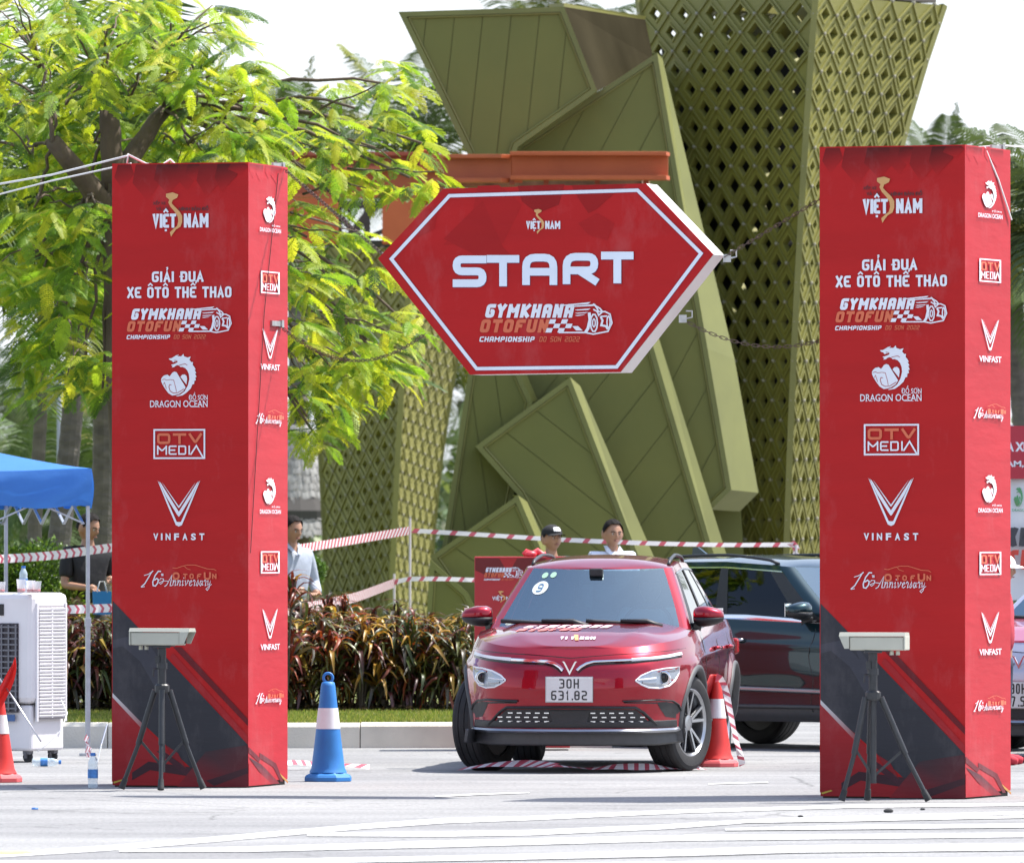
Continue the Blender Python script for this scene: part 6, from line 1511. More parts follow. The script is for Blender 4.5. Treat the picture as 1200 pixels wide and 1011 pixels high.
    for ay in (-AX, AX):
        for sg in (-1, 1):
            st = P.get('steer', 0) if ay < 0 else 0
            Mw = Matrix.Translation((sg * (W2 - P.get('inset', .125)), ay, WR)) @ Matrix.Rotation(st, 4, 'Z') @ (Matrix.Rotation(math.pi, 4, 'Z') if sg < 0 else Matrix.Identity(4))
            wh = bpy.data.objects.new('wheel', None); COL.objects.link(wh); wh.parent = root; wh.matrix_basis = Mw; wh.empty_display_size = .1
            Ry = Matrix.Rotation(R(90), 3, 'Y')
            mb = MB(); prof = [(.235, -.10), (.27, -.112), (.31, -.112), (.335, -.10), (.345, -.08), (.345, -.052), (.338, -.050), (.338, -.046), (.345, -.044), (.345, -.004), (.338, -.002), (.338, .002), (.345, .004), (.345, .044), (.338, .046), (.338, .050), (.345, .052), (.345, .08), (.335, .10), (.31, .112), (.27, .112), (.235, .10)]
            mb.lathe(prof, n=56, M=Ry, cap=False); mb.build('tyre', TYRE, wh, smooth=True, split=25)
            mb = MB(); mb.lathe([(.238, -.1), (.238, .09), (.245, .102), (.236, .104), (.222, .088), (.215, .05), (.21, -.08), (.05, -.085)], n=48, M=Ry, cap=False); mb.build('rim', RIMM, wh, smooth=True, split=30)
            mb = MB(); mb.lathe([(.0, -.088), (.236, -.088)], n=32, M=Ry, cap=False); mb.build('rim_shade_disc', TRIM, wh); mb = MB(); mb.lathe([(.0, -.02), (.19, -.02)], n=32, M=Ry, cap=False); mb.build('brake_disc', RIMD, wh)  # first disc is added: its dark colour stands for shade inside the wheel
            sp = MB(); sd = MB()
            for q in range(5):
                for dlt in (-.155, .155):
                    a = 6.2832 * q / 5 + .3; aa = a + dlt * .55; ab = a + dlt * 1.45
                    p0 = Vector((.070, math.cos(aa) * .045, math.sin(aa) * .045)); p1 = Vector((.086, math.cos(ab) * .222, math.sin(ab) * .222)); sp.bar(p0, p1, .020, .022, up=(1, 0, 0)); sd.bar(p0 - Vector((.018, 0, 0)), p1 - Vector((.018, 0, 0)), .034, .024, up=(1, 0, 0))
            sp.lathe([(.058, .055), (.055, .082), (.03, .086), (.0, .086)], n=20, M=Ry, cap=False)
            struct(sp.build('spokes', RIMM, wh), 'stuff'); struct(sd.build('spoke_backs', RIMD, wh), 'stuff')
    # interior
    mb = MB(); mb.box((0, -.62, .93 * k), (1.40, .55, .18)); mb.build('dashboard', mat('dashboard', (.03, .03, .032), .7), root, bevel=.05)
    for x in (-.36, .36):
        mb = MB(); mb.box((x, .32, .85 * k), (.50, .16, .62)); s_ = mb.build('seat', SEAT, root, bevel=.06); mb = MB(); mb.box((x, .34, 1.25 * k), (.27, .10, .17)); mb.build('headrest', SEAT, s_, bevel=.04)
    mb = MB(); mb.tube([Vector((.36 + math.cos(a) * .18, -.22 + math.sin(a) * .06, 1.02 * k + math.sin(a) * .17)) for a in [6.2832 * i / 20 for i in range(21)]], .014, 6); mb.build('steering_wheel', TRIM, root, smooth=True)
    mb = MB(); mb.box((0, -.30, 1.37 * k), (.26, .03, .075)); mb.box((0, -.36, 1.42 * k), (.10, .06, .06)); mb.build('rear_view_mirror', TRIM, root, bevel=.012)
    mb = MB(); mb.box((0, 1.25, .85 * k), (1.2, .14, .5)); mb.build('rear_seat', SEAT, root, bevel=.05)
    # door mirrors
    for sg in (-1, 1):
        c = Vector((sg * (W2 + .005), -.62, 1.105 * k)); mb = MB()
        def shape(zlo, zhi, g=1.0):
            Pg = []
            for i in range(13):
                a = math.pi * i / 12; sa = max(0.0, math.sin(a)); row = []
                for j in range(13):
                    b = 2 * math.pi * j / 12; yy = math.copysign(abs(math.cos(b)) ** .8, math.cos(b)); zz = math.copysign(abs(math.sin(b)) ** .8, math.sin(b))
                    x = -math.cos(a) * .112; h_ = .072 * g * sa ** .55 * (1 - .25 * (x / .125)); row.append(Vector((c.x + sg * x, c.y + yy * .085 * sa ** .5 + .02 * abs(x) / .125, c.z + max(zlo, min(zhi, zz * h_)))))
                Pg.append(row)
            return Pg
        mb.grid(shape(-.012, 1)); mr = mb.build('door_mirror', pm, root, smooth=True)
        mb = MB(); mb.grid(shape(-1, -.010, 1.01)); mb.build('mirror_base', TRIM, mr, smooth=True)
        mb = MB(); mb.bar(c + Vector((-sg * .09, .01, -.05)), Vector((sg * (W2 - .10), -.60, .985 * k)), .09, .04); mb.build('mirror_arm', TRIM, mr)
        mb = MB(); mb.box(c + Vector((0, .072, .008)), (.20, .006, .10)); mb.build('mirror_glass', CHR, mr)
    # bvh of the outer skin for fitted details
    me_v, me_f = [], []
    for o in (body, hood):
        k0 = len(me_v); me_v += [v.co.copy() for v in o.data.vertices]; me_f += [tuple(i + k0 for i in p.vertices) for p in o.data.polygons]
    for o in [c for c in root.children if c.name.startswith('lower_cladding')]:
        k0 = len(me_v); me_v += [v.co.copy() for v in o.data.vertices]; me_f += [tuple(i + k0 for i in p.vertices) for p in o.data.polygons]
    bvh = BVHTree.FromPolygons(me_v, me_f)
    def hit(x, z):
        r = bvh.ray_cast(Vector((x, -4, z)), Vector((0, 1, 0)))
        return (r[0], r[1]) if r[0] is not None else (None, None)
    def fit(poly, name, m, off=.006, step=.02, parent=root, thick=.02, smooth=True):
        """a shaped piece lying on the front skin: outline in (x,z)"""
        P0 = []
        n = len(poly)
        for i in range(n):
            a, b = Vector(poly[i]), Vector(poly[(i + 1) % n]); q = max(1, int((b - a).length / step)); P0 += [a.lerp(b, j / q) for j in range(q)]
        xs = [p.x for p in P0]; zs = [p.y for p in P0]; pts = list(P0); 
        gx = np.arange(min(xs), max(xs), step * 1.5); gz = np.arange(min(zs), max(zs), step * 1.5)
        def inside(x, z):
            c = False; j = len(P0) - 1
            for i in range(len(P0)):
                if ((P0[i].y > z) != (P0[j].y > z)) and (x < (P0[j].x - P0[i].x) * (z - P0[i].y) / (P0[j].y - P0[i].y) + P0[i].x): c = not c
                j = i
            return c
        inner = [Vector((x, z)) for x in gx for z in gz if inside(x, z) and min((Vector((x, z)) - p).length for p in P0) > step * .6]
        from mathutils.geometry import delaunay_2d_cdt
        allp = P0 + inner; r = delaunay_2d_cdt(allp, [(i, (i + 1) % len(P0)) for i in range(len(P0))], [list(range(len(P0)))], 1, 1e-6)
        vs2, _, fs2 = r[0], r[1], r[2]; V_ = []; last = None
        for p in vs2:
            h_, nn = hit(p.x, p.y)
            if h_ is None: h_ = Vector((p.x, (last.y if last else -2.0), p.y)); nn = Vector((0, -1, 0))
            last = h_; V_.append(Vector((p.x, h_.y - off, p.y)))
        mb = MB(); mb.add(V_, [tuple(f) for f in fs2]); bm_e = {}
        for f in fs2:
            for a, b in zip(f, list(f[1:]) + [f[0]]): bm_e[(min(a, b), max(a, b))] = bm_e.get((min(a, b), max(a, b)), 0) + 1
        be = [e for e, c_ in bm_e.items() if c_ == 1]; o_ = len(mb.v)
        for a, b in be: mb.add([V_[a], V_[b], V_[b] + Vector((0, thick, 0)), V_[a] + Vector((0, thick, 0))], [(0, 1, 2, 3)])
        return mb.build(name, m, parent, smooth=False)
    def sweep(pts, w, name, m, off=.012, parent=root, lift=0):
        """a bar of height w following the skin along (x,z) points"""
        Q = []
        P1 = [Vector(p) for p in pts]; F_ = []
        for i in range(len(P1) - 1):
            q = max(1, int((P1[i + 1] - P1[i]).length / .02)); F_ += [(P1[i].lerp(P1[i + 1], j / q), lerp(*(w if isinstance(w, tuple) else (w, w)), (i + j / q) / (len(P1) - 1))) for j in range(q)]
        F_.append((P1[-1], w[1] if isinstance(w, tuple) else w)); mb = MB(); Pg = []
        for i, (p, ww) in enumerate(F_):
            d = (F_[min(i + 1, len(F_) - 1)][0] - F_[max(i - 1, 0)][0]).normalized(); nn = Vector((-d.y, d.x)); h_, _ = hit(p.x, p.y); y = (h_.y if h_ is not None else (Pg[-1][0].y if Pg else -2))
            a, b = p + nn * ww / 2, p - nn * ww / 2; Pg.append([Vector((a.x, y + .004, a.y)), Vector((a.x * 1.0, y - off * .8, a.y - ww * .1)), Vector((p.x, y - off, p.y)), Vector((b.x, y - off * .7, b.y + ww * .1)), Vector((b.x, y + .004, b.y))])
        mb.grid(Pg); return mb.build(name, m, parent, smooth=True, split=40)
    mir = lambda pts, sg: [(sg * x, z) for x, z in pts]
    kk = k
    if P.get('front', True):
        for sg in (-1, 1):
            # day lamp strip and chrome wing
            sweep(mir([(.43, .800), (.55, .808), (.66, .822), (.745, .842)], sg), (.026, .022), 'day_lamp', LED, .012)
            sweep(mir([(.050, .728), (.075, .752), (.115, .775), (.165, .788), (.26, .792), (.43, .800)], sg), (.020, .020), 'chrome_wing', CHR, .014)
            sweep(mir([(.060, .712), (.09, .738), (.13, .758), (.18, .770), (.30, .775), (.44, .781), (.60, .796), (.745, .820)], sg), (.014, .018), 'dark_slot', GLOSSB, .006)
            hl = mir([(.462, .655), (.50, .690), (.57, .722), (.65, .738), (.735, .746), (.733, .700), (.715, .655), (.68, .618), (.62, .600), (.55, .605), (.50, .628)], sg)
            h1 = fit(hl, 'headlight', REFL, .002, .018)
            # bezel, projector, inner fins
            for i in range(len(hl)): pass
            sweep(hl + [hl[0]], .010, 'lamp_bezel', LED, .008, h1)
            pc = (sg * .645, .672); hh_, _ = hit(*pc); y0 = (hh_.y if hh_ is not None else -1.9)
            mb = MB(); MRx = Matrix.Rotation(R(90), 3, 'X'); mb.lathe([(.052, .0), (.052, .02), (.044, .024), (.040, .012)], (pc[0], y0 - .0, pc[1]), 20, MRx); mb.build('projector_ring', CHR, h1, smooth=True, split=30)
            mb = MB(); mb.sphere((pc[0], y0 - .004, pc[1]), (.040, .02, .040), 16, 8); mb.build('projector_lens', GLOSSB, h1, smooth=True)
            sweep(mir([(.60, .672), (.54, .664), (.48, .660)], sg), .010, 'lamp_fin', LED, .012, h1); sweep(mir([(.60, .640), (.55, .634), (.51, .640)], sg), .016, 'lamp_fin', SATIN, .010, h1); sweep(mir([(.62, .712), (.66, .722), (.715, .728)], sg), .010, 'lamp_fin', SATIN, .010, h1)
            # fog corner: blade, dark recess
            fit(mir([(.600, .500), (.660, .502), (.735, .482), (.752, .395), (.716, .385), (.655, .395), (.62, .455)], sg), 'corner_intake', TRIM, .003, .02)
            sweep(mir([(.375, .508), (.50, .512), (.62, .516), (.70, .506), (.735, .478), (.765, .40)], sg), (.012, .014), 'intake_blade', TRIM, .018)
            sweep(mir([(.385, .498), (.52, .497), (.60, .494)], sg), .010, 'intake_shadow_gap', GLOSSB, .010)
            # paint band above the skirt
            fit(mir([(.57, .335), (.50, .415), (.46, .448), (.20, .452), (.20, .33)], sg), 'lower_intake', TRIM, .004, .03)
            for r_ in range(3):
                for c_ in range(7):
                    x = .165 + c_ * .066 + (.012 if r_ == 1 else 0) ; z = .425 - r_ * .030
                    if x > .55 - (0 if r_ else .06): continue
                    hh_, _ = hit(sg * x, z)
                    if hh_ is None: continue
                    mb = MB(); mb.box((sg * x, hh_.y - .010, z), (.034, .012, .008)); mb.build('grille_dash', CHR, root)
        fit([(-.21, .452), (.21, .452), (.21, .33), (-.21, .33)], 'lower_intake', TRIM, .0035, .04)
        fit([(-.145, .440), (.145, .440), (.115, .333), (-.115, .333)], 'radar_panel', TRIM, .016, .03)
        sweep([(-.60, .335), (-.515, .425), (-.46, .462), (0, .466), (.46, .462), (.515, .425), (.60, .335)], .022, 'intake_surround', TRIM, .022)
        sweep([(-.785, .352), (-.62, .345), (0, .342), (.62, .345), (.785, .352)], .055, 'bumper_lip_top', TRIM, .018)
        sweep([(-.76, .325), (-.72, .304), (-.60, .300), (0, .296), (.60, .300), (.72, .304), (.76, .325)], .034, 'skid_bar', SATIN, .055)
        sweep([(-.76, .262), (-.60, .245), (0, .242), (.60, .245), (.76, .262)], .10, 'bumper_skirt', TRIMG, .03)
        for sg in (-1, 1): sweep(mir([(0, .812), (.12, .822), (.3, .836), (.5, .846), (.66, .860), (.76, .876)], sg), .006, 'hood_gap', GLOSSB, .002)
        # emblem
        hh_, _ = hit(0, .742); y0 = hh_.y - .018
        for sg in (-1, 1):
            pts = [(.048, .782), (.040, .778), (.006, .712), (0, .700), (0, .722), (.026, .772), (.034, .784)]
            mb = MB(); f = [Vector((sg * x * 1.15, y0 - .014, .742 + (z - .742) * 1.15)) for x, z in pts]; mb.prism(f, [p + Vector((0, .012, 0)) for p in f]); mb.build('emblem', CHR, root, fix=True)
        # plate
        pw, ph = P.get('plate', (.325, .170)); zc = P.get('plate_z', .592); hh_, _ = hit(0, zc); y0 = hh_.y - .022
        mb = MB(); mb.box((0, y0, zc), (pw, .006, ph)); pl_ = mb.build('number_plate', PLATE, root, bevel=.002)
        mb = MB(); mb.box((0, y0 + .006, zc), (pw + .014, .008, ph + .014)); mb.build('plate_frame', SATIN, pl_, bevel=.003)
        c = Canvas(lambda a, b: Vector((a, y0 - .003, zc + b)), (0, -1, 0), .001); t1_, t2_ = P['plate_text']; INKD = (.02, .02, .022)
        def PT(txt, x0, x1, z0, z1): 
            for q in stroke_text(txt, x0, -z1, x1, -z0, weight=.15, gap=.38, rad=.32): c.quads([[(p[0], -p[1]) for p in q]], INKD, False)
        PT(t1_, -.070 * pw / .325, .070 * pw / .325, .008, ph / 2 - .010); PT(t2_, -pw / 2 + .035, pw / 2 - .035, -ph / 2 + .010, -.008); c.build('plate_lettering', INK, pl_)
        # hood shut line
    # side details
    for sg in (-1, 1):
        def sx(y, z):
            v = max(0, min(1, (z - zbot(y)) / (ztop(y) - zbot(y)))); r_ = rows[int(round(v * nv))]; return float(np.interp(y, [q[1] for q in r_[20:M_ - 20]], [q[0] for q in r_[20:M_ - 20]]))
        def sline(pts, r, name, m, o=.0):
            mb = MB(); mb.tube([Vector((sg * (sx(y, z) + o), y, z)) for y, z in pts], r, 6); return mb.build(name, m, root, smooth=True)
        for y0 in (-.72, .30, 1.12): sline([(y0 + .02 * math.sin(i), lerp(.30, .98 * kk, i / 12)) for i in range(13)], .004, 'door_gap', GLOSSB, -.001)
        for y0 in (.10, 1.0):
            mb = MB(); x = sx(y0, .87 * kk); mb.tube([Vector((sg * (x + o), y0 + d, .87 * kk)) for d, o in ((-.11, .0), (-.09, .03), (.06, .034), (.08, .0))], .014, 8); mb.build('door_handle', P.get('handle', pm), root, smooth=True)
        sline([(y, .34) for y in np.linspace(-.85, .85, 20)], .016, 'sill_strip', P.get('sill', TRIMG), .008)
        if P.get('side_chrome'): sline([(y, .46 + .02 * (y + .9)) for y in np.linspace(-.95, .9, 20)], .022, 'door_chrome_strip', SATIN, .010)
        mb = MB(); mb.box((sg * (W2 - .16), L2 - .12, .86 * k), (.28, .12, .12)); mb.build('tail_lamp', TAILR, root, bevel=.02)
    # wipers
    for (x0, x1) in ((-.62, -.02), (.0, .50)):
        mb = MB(); y0 = yA0 - .03; pts = [Vector((lerp(x0, x1, t), y0 + .10 * abs(lerp(x0, x1, t) / .78) ** 2.2 + .01, zb0 + .045 + .03 * (1 - t))) for t in [i / 8 for i in range(9)]]; mb.tube([q + Vector((0, -.02, .012)) for q in pts], .016, 6); mb.tube([pts[-1] + Vector((.05, -.06, .0)), pts[-2] + Vector((0, -.05, .035)), pts[4] + Vector((0, -.04, .03))], [.022, .020, .012], 6); mb.build('wiper', TRIM, root, smooth=True)
    mb = MB(); g_ = [[(x, yA0 - .06 + .09 * abs(x / .76) ** 2.2, zb0 - .012), (x, yA0 + .01 + .09 * abs(x / .76) ** 2.2, zb0 + .018)] for x in np.linspace(-.74, .74, 25)]; mb.grid(g_); mb.build('cowl', TRIM, root)
    return dict(hit=hit, bvh=bvh, gh=gh, zb0=zb0)

ca = W(705, 632, 70.85)
rc = thing('racing_car', 'red compact SUV with a race number on the windscreen driving under the START sign', 'car', (ca.x, 70.85, 0), R(-6.6))
info = build_car(rc, dict(L=4.30, W=1.67, H=1.54, fin=False, inset=.145, paint=CARRED, steer=R(-21), plate_text=('30H', '631.82')))
# windscreen stickers and lettering on the hood
gh = info['gh']
def ws_pt(px, py): return None
def on_ws(u, v, o=.004): p = gh(abs(u), v); q = gh(abs(u), v + .01); return Vector((math.copysign(p[0], u), p[1] - o, p[2] + o * .3))
STK = attr_mat('sticker', .5)
def sticker(u, v, ru, rv, col, name='sticker', txt=None):
    mb = MB(); mb.uc = True; ring = [on_ws(u + ru * math.cos(a), v + rv * math.sin(a)) for a in [6.2832 * i / 24 for i in range(24)]]; mb.add(ring + [on_ws(u, v)], [(i, (i + 1) % 24, 24) for i in range(24)], 0, col); o = mb.build(name, STK, rc)
    if txt:
        qs = stroke_text(txt, -.5, -.6, .5, .6, weight=.14, rad=.4); mb = MB(); mb.uc = True
        for q in qs: mb.add([on_ws(u + p[0] * ru * .7, v - p[1] * rv, .008) for p in q], [(0, 1, 2, 3)], 0, (.03, .10, .2))
        mb.build('sticker_number', STK, o)
sticker(-.215, .70, .030, .105, (.42, .46, .48), 'number_sticker', '9')
sticker(-.222, .895, .013, .045, (.24, .38, .29)); sticker(-.186, .905, .013, .045, (.24, .38, .29))
mb = MB(); mb.uc = True; mb.add([on_ws(-.275, .13), on_ws(-.235, .13), on_ws(-.235, .17), on_ws(-.275, .17)], [(0, 1, 2, 3)], 0, (.35, .40, .37)); mb.build('registration_sticker', STK, rc)
hit = info['hit']; bv = info['bvh']
def on_hood(x, y, o=.0): r = bv.ray_cast(Vector((x, y, 3)), Vector((0, 0, -1))); return (r[0] + Vector((0, 0, .003 + o))) if r[0] is not None else Vector((x, y, 1.0))
c = Canvas(lambda a, b: on_hood(a, b), (0, 0, 1), .001)
PKW = (.62, .42, .47)
def hood_blk(txt, x0, x1, y0, y1, col, w=.2):
    for q in stroke_text(txt, x0, -y0, x1, -y1, weight=w, rad=.2, shear=.15): c.quads([[(p[0], -p[1]) for p in q]], col, False)
hood_blk('GYMKHANA', -.42, .22, -1.22, -1.42, PKW); hood_blk('OTOFUN', -.45, .02, -1.46, -1.62, (.55, .14, .12))
c.text('VIỆT', -.075, 1.86, .005, 1.72, WHT, .03) if False else None
c.build('hood_lettering', INK, rc)
c = Canvas(lambda a, b: on_hood(a, b), (0, 0, 1), .002)
for q in stroke_text('VI T', -.10, 1.80, .0, 1.86, weight=.22): c.quads([[(p[0], -p[1]) for p in q]], WHT, False)
for q in stroke_text('NAM', .04, 1.80, .15, 1.86, weight=.22): c.quads([[(p[0], -p[1]) for p in q]], WHT, False)
c.quads([[(-.01, -1.76), (.02, -1.76), (.035, -1.88), (.01, -1.88)]], GLD, False); c.build('hood_map_logo', INK, rc)

cb_ = W(990, 632, 79.2)
dk = thing('dark_suv', 'dark teal SUV parked at an angle between the red car and the right gate pillar', 'car', ((961 - 600) / 11400 * 77.3, 77.3, 0), R(46))
build_car(dk, dict(L=4.35, W=1.82, H=1.53, paint=CARDARK, roof=CARDARK, plate_text=('30A', '150.23'), front=True, side_chrome=True, wtrim=CHR, belt=CHR, handle=SATIN))
cc_ = W(1190, 632, 74.3)
sc3 = thing('silver_race_car', 'silver SUV with pink hood half hidden behind the right gate pillar', 'car', (4.69, 73.98, 0), R(-26))
HOODP = paint('car_paint_pink', (.62, .10, .16))
build_car(sc3, dict(L=4.30, W=1.75, H=1.55, fin=False, paint=CARSILV, hood=HOODP, plate_text=('30H', '67.52'), plate=(.28, .19), plate_z=.50))
# ------------------------------------------------------------------ people
SKIN = mat('skin', (.36, .19, .12), .5, var=.08, scale=12); HAIR = mat('hair_black', (.012, .010, .010), .85, spec=.2, var=.3, scale=60, bump=.003, bscale=120); EYEM = mat('eye', (.03, .02, .02), .2); EYEW = mat('eye_white', (.5, .48, .45), .3); LIP = mat('lip', (.30, .11, .09), .5); BROW = mat('brow', (.02, .015, .012), .8)
def skin_mesh(chains, lvl=2):
    """chains: lists of (point, radius) sharing named joints -> evaluated skin modifier mesh data (verts, faces)"""
    me = bpy.data.meshes.new('sk'); V_, E_, Rr = [], [], []; idx = {}
    for ch in chains:
        last = None
        for key, p, r in ch:
            if key not in idx: idx[key] = len(V_); V_.append(tuple(p)); Rr.append(r)
            if last is not None: E_.append((last, idx[key]))
            last = idx[key]
    me.from_pydata(V_, E_, []); ob = bpy.data.objects.new('sk', me); COL.objects.link(ob)
    ob.modifiers.new('s', 'SKIN'); sl = me.skin_vertices[0].data
    for i, r in enumerate(Rr):
        rr = r if isinstance(r, tuple) else (r, r); sl[i].radius = rr; sl[i].use_root = (i == 0)
    sb = ob.modifiers.new('u', 'SUBSURF'); sb.levels = lvl; sb.render_levels = lvl
    bpy.context.view_layer.update(); ev = ob.evaluated_get(bpy.context.evaluated_depsgraph_get()); m2 = ev.to_mesh()
    v = [x.co.copy() for x in m2.vertices]; f = [tuple(p.vertices) for p in m2.polygons]; bpy.data.objects.remove(ob); return v, f
def biggest(vs, fs):
    par = list(range(len(vs)))
    def root(i):
        while par[i] != i: par[i] = par[par[i]]; i = par[i]
        return i
    for f in fs:
        a = root(f[0])
        for i in f[1:]:
            b = root(i)
            if b != a: par[b] = a
    from collections import Counter
    r = [root(i) for i in range(len(vs))]; k = Counter(r).most_common(1)[0][0]; m = {}; V_ = []
    for i, v in enumerate(vs):
        if r[i] == k: m[i] = len(V_); V_.append(v)
    return V_, [tuple(m[i] for i in f) for f in fs if f[0] in m]
def head_mesh(c, s, M3):
    """sculpted head; c is the head centre, s half height, facing -y before M3"""
    nu, nv = 40, 32; V_, F_ = [], []
    for j in range(nv + 1):
        th = math.pi * j / nv
        for i in range(nu):
            a = 2 * math.pi * i / nu; x = math.sin(th) * math.sin(a); y = -math.sin(th) * math.cos(a); z = math.cos(th)
            w = .70 - .10 * max(0, -z) - .16 * max(0, -z - .35); d = .84 if y > 0 else .80 - .08 * max(0, -z)
            X, Y, Z = x * w, y * d, z
            if z < 0 and y > 0: Y *= 1 + .25 * z
            f = max(0, -y)
            g = lambda cx, cz, sx, sz: math.exp(-((x - cx) / sx) ** 2 - ((z - cz) / sz) ** 2) * (1 if y < 0 else 0)
            Y -= .17 * g(0, -.18, .13, .13) + .10 * g(0, -.02, .09, .20) + .04 * g(0, -.52, .22, .09) + .06 * g(0, -.82, .2, .12) + .03 * g(0, .18, .5, .06)
            Y += .075 * g(-.32, .03, .16, .10) + .075 * g(.32, .03, .16, .10) + .02 * g(0, -.40, .25, .03)
            V_.append(M3 @ Vector((X, Y, Z)) * s + Vector(c))
    for j in range(nv):
        for i in range(nu): F_.append((j * nu + i, j * nu + (i + 1) % nu, (j + 1) * nu + (i + 1) % nu, (j + 1) * nu + i))
    return V_, F_
def person(x, y, h, rz, label, shirt, trousers, headrot=0, nod=0, cap=None, arms=None, sleeves='long', coll=False, extra=None, z0=None):
    """standing figure about h tall; arms: dict side -> (elbow, wrist, hand direction) in local metres; local -y is forward"""
    zb = KH - .02 if z0 is None else z0; root = thing('person', label, 'person', (x, y, zb), rz); u = h / 7.6; s = h / 1.70
    V3 = lambda a, b, c_: Vector((a, b, c_)) * s
    arms = arms or {}; J = {}
    hip, chest, neck = V3(0, 0, .93), V3(0, .01, 1.28), V3(0, .015, 1.43); hd = V3(0, -.015, 1.585)
    def arm(sg):
        sh = V3(.180 * sg, .01, 1.360); el, wr, hdn = arms.get(sg, ((.235, .03, 1.09), (.25, -.05, .86), (0, -.1, -1))); el = V3(el[0] * sg, el[1], el[2]); wr = V3(wr[0] * sg, wr[1], wr[2]); return sh, el, wr, Vector((hdn[0] * sg, hdn[1], hdn[2])).normalized()
    ch = [[('hip', hip, (.155 * s, .115 * s)), ('belly', V3(0, 0, 1.08), (.135 * s, .10 * s)), ('chest', chest, (.165 * s, .105 * s)), ('neck0', V3(0, .015, 1.40), (.075 * s, .065 * s)), ('neck', V3(0, .0, 1.47), .055 * s), ('headb', V3(0, -.005, 1.53), .062 * s)]]
    for sg in (-1, 1):
        sh, el, wr, hn = arm(sg); J[sg] = (sh, el, wr, hn)
        ch.append([('chest', chest, 0), ('sh%d' % sg, sh, .056 * s), ('um%d' % sg, sh.lerp(el, .5), .048 * s), ('el%d' % sg, el, .040 * s), ('fm%d' % sg, el.lerp(wr, .35), .040 * s), ('wr%d' % sg, wr, .027 * s)])
        ch.append([('hip', hip, 0), ('hj%d' % sg, V3(.095 * sg, 0, .86), .088 * s), ('th%d' % sg, V3(.105 * sg, -.005, .68), .078 * s), ('kn%d' % sg, V3(.11 * sg, -.01, .49), .055 * s), ('ca%d' % sg, V3(.115 * sg, .01, .34), .055 * s), ('an%d' % sg, V3(.12 * sg, .015, .09), .036 * s), ('toe%d' % sg, V3(.135 * sg, -.10, .04), .034 * s)])
    v, f = skin_mesh(ch, 1); mb = MB(); mb.add(v, f); mb.tube([V3(0, .02, 1.20), V3(0, .02, 1.38), V3(0, .01, 1.47), hd], [.07 * s, .060 * s, .053 * s, .05 * s], 12)
    HM = Matrix.Rotation(headrot, 3, 'Z') @ Matrix.Rotation(nod, 3, 'X'); hs = .122 * s
    hv, hf = head_mesh(hd, hs, HM); mb.add(hv, hf); hp = lambda a, b, c_: HM @ Vector((a, b, c_)) * hs + hd
    for sg in (-1, 1): mb.sphere(hp(.69 * sg, .10, -.05), (.022 * s, .035 * s, .055 * s), 8, 6, M=HM)
    # remesh into one skin
    me = bpy.data.meshes.new('b'); me.from_pydata([tuple(q) for q in mb.v], [], mb.f); ob = bpy.data.objects.new('b', me); COL.objects.link(ob); rm = ob.modifiers.new('r', 'REMESH'); rm.mode = 'VOXEL'; rm.voxel_size = .0085
    bpy.context.view_layer.update(); m2 = ob.evaluated_get(bpy.context.evaluated_depsgraph_get()).to_mesh(); bm = MB(); bm.add(*biggest([q.co.copy() for q in m2.vertices], [tuple(p.vertices) for p in m2.polygons])); bpy.data.objects.remove(ob)
    for sg in (-1, 1):                                   # hands
        sh, el, wr, hn = J[sg]; pd = (wr - el).normalized(); side = hn.cross(Vector((0, 0, 1))); side = side.normalized() if side.length > .1 else Vector((1, 0, 0)); pal = side.cross(hn).normalized()
        pc = wr + hn * .045 * s; bm.tube([wr - pd * .01, wr + hn * .02, pc, wr + hn * .085 * s], [.024 * s, .027 * s, .036 * s, .030 * s], 10)
        for k, (o, L, cu) in enumerate(((-.027, .070, .5), (-.009, .078, .55), (.009, .073, .6), (.026, .058, .7))):
            b0 = wr + hn * .075 * s + side * o * s; d = hn.copy(); pts = [b0]; 
            for q in range(3): d = (d - pal * cu * .55).normalized(); pts.append(pts[-1] + d * L * s * (.42, .33, .25)[q])
            bm.tube(pts, [.0088 * s, .0085 * s, .0075 * s, .006 * s], 7)
        b0 = wr + hn * .03 * s - side * .022 * s * sg; d = (hn * .6 - side * .7 * sg - pal * .3).normalized(); bm.tube([b0, b0 + d * .035 * s, b0 + (d + hn * .5).normalized() * .062 * s], [.012 * s, .010 * s, .007 * s], 7)
    bm.build('body', SKIN, root, smooth=True)
    # face
    for sg in (-1, 1):
        e = MB(); e.sphere(hp(.27 * sg, -.66, .03), .0105 * s, 8, 6); ee = e.build('eye', EYEW, root, smooth=True); e = MB(); e.sphere(hp(.27 * sg, -.735, .03), .0055 * s, 8, 6); e.build('iris', EYEM, ee, smooth=True)
        e = MB(); e.tube([hp(.12 * sg, -.79, .17), hp(.27 * sg, -.77, .22), hp(.42 * sg, -.66, .17)], .0042 * s, 6); e.build('eyebrow', BROW, root, smooth=True)
    e = MB(); e.tube([hp(-.2, -.70, -.50), hp(-.08, -.80, -.48), hp(.08, -.80, -.48), hp(.2, -.70, -.50)], [.003 * s, .0055 * s, .0055 * s, .003 * s], 6); e.build('mouth', LIP, root, smooth=True)
    # hair shell
    hm = MB(); P = []
    for j in range(15):
        th = math.pi * .56 * j / 14; row = []
        for i in range(37):
            a = 2 * math.pi * i / 36; x, y = math.sin(a), -math.cos(a); lim = .60 * math.pi if y > .1 else ((.25 * math.pi + .31 * math.pi * max(0, min(1, (y + .80) / .9))))
            t = min(th, lim); r = 1.04 + .025 * math.sin(a * 13 + j * 2) + .015 * math.sin(a * 29 + j); row.append(hp(.79 * x * math.sin(t) * r, .90 * y * math.sin(t) * r + .02, math.cos(t) * r * 1.06))
        P.append(row)
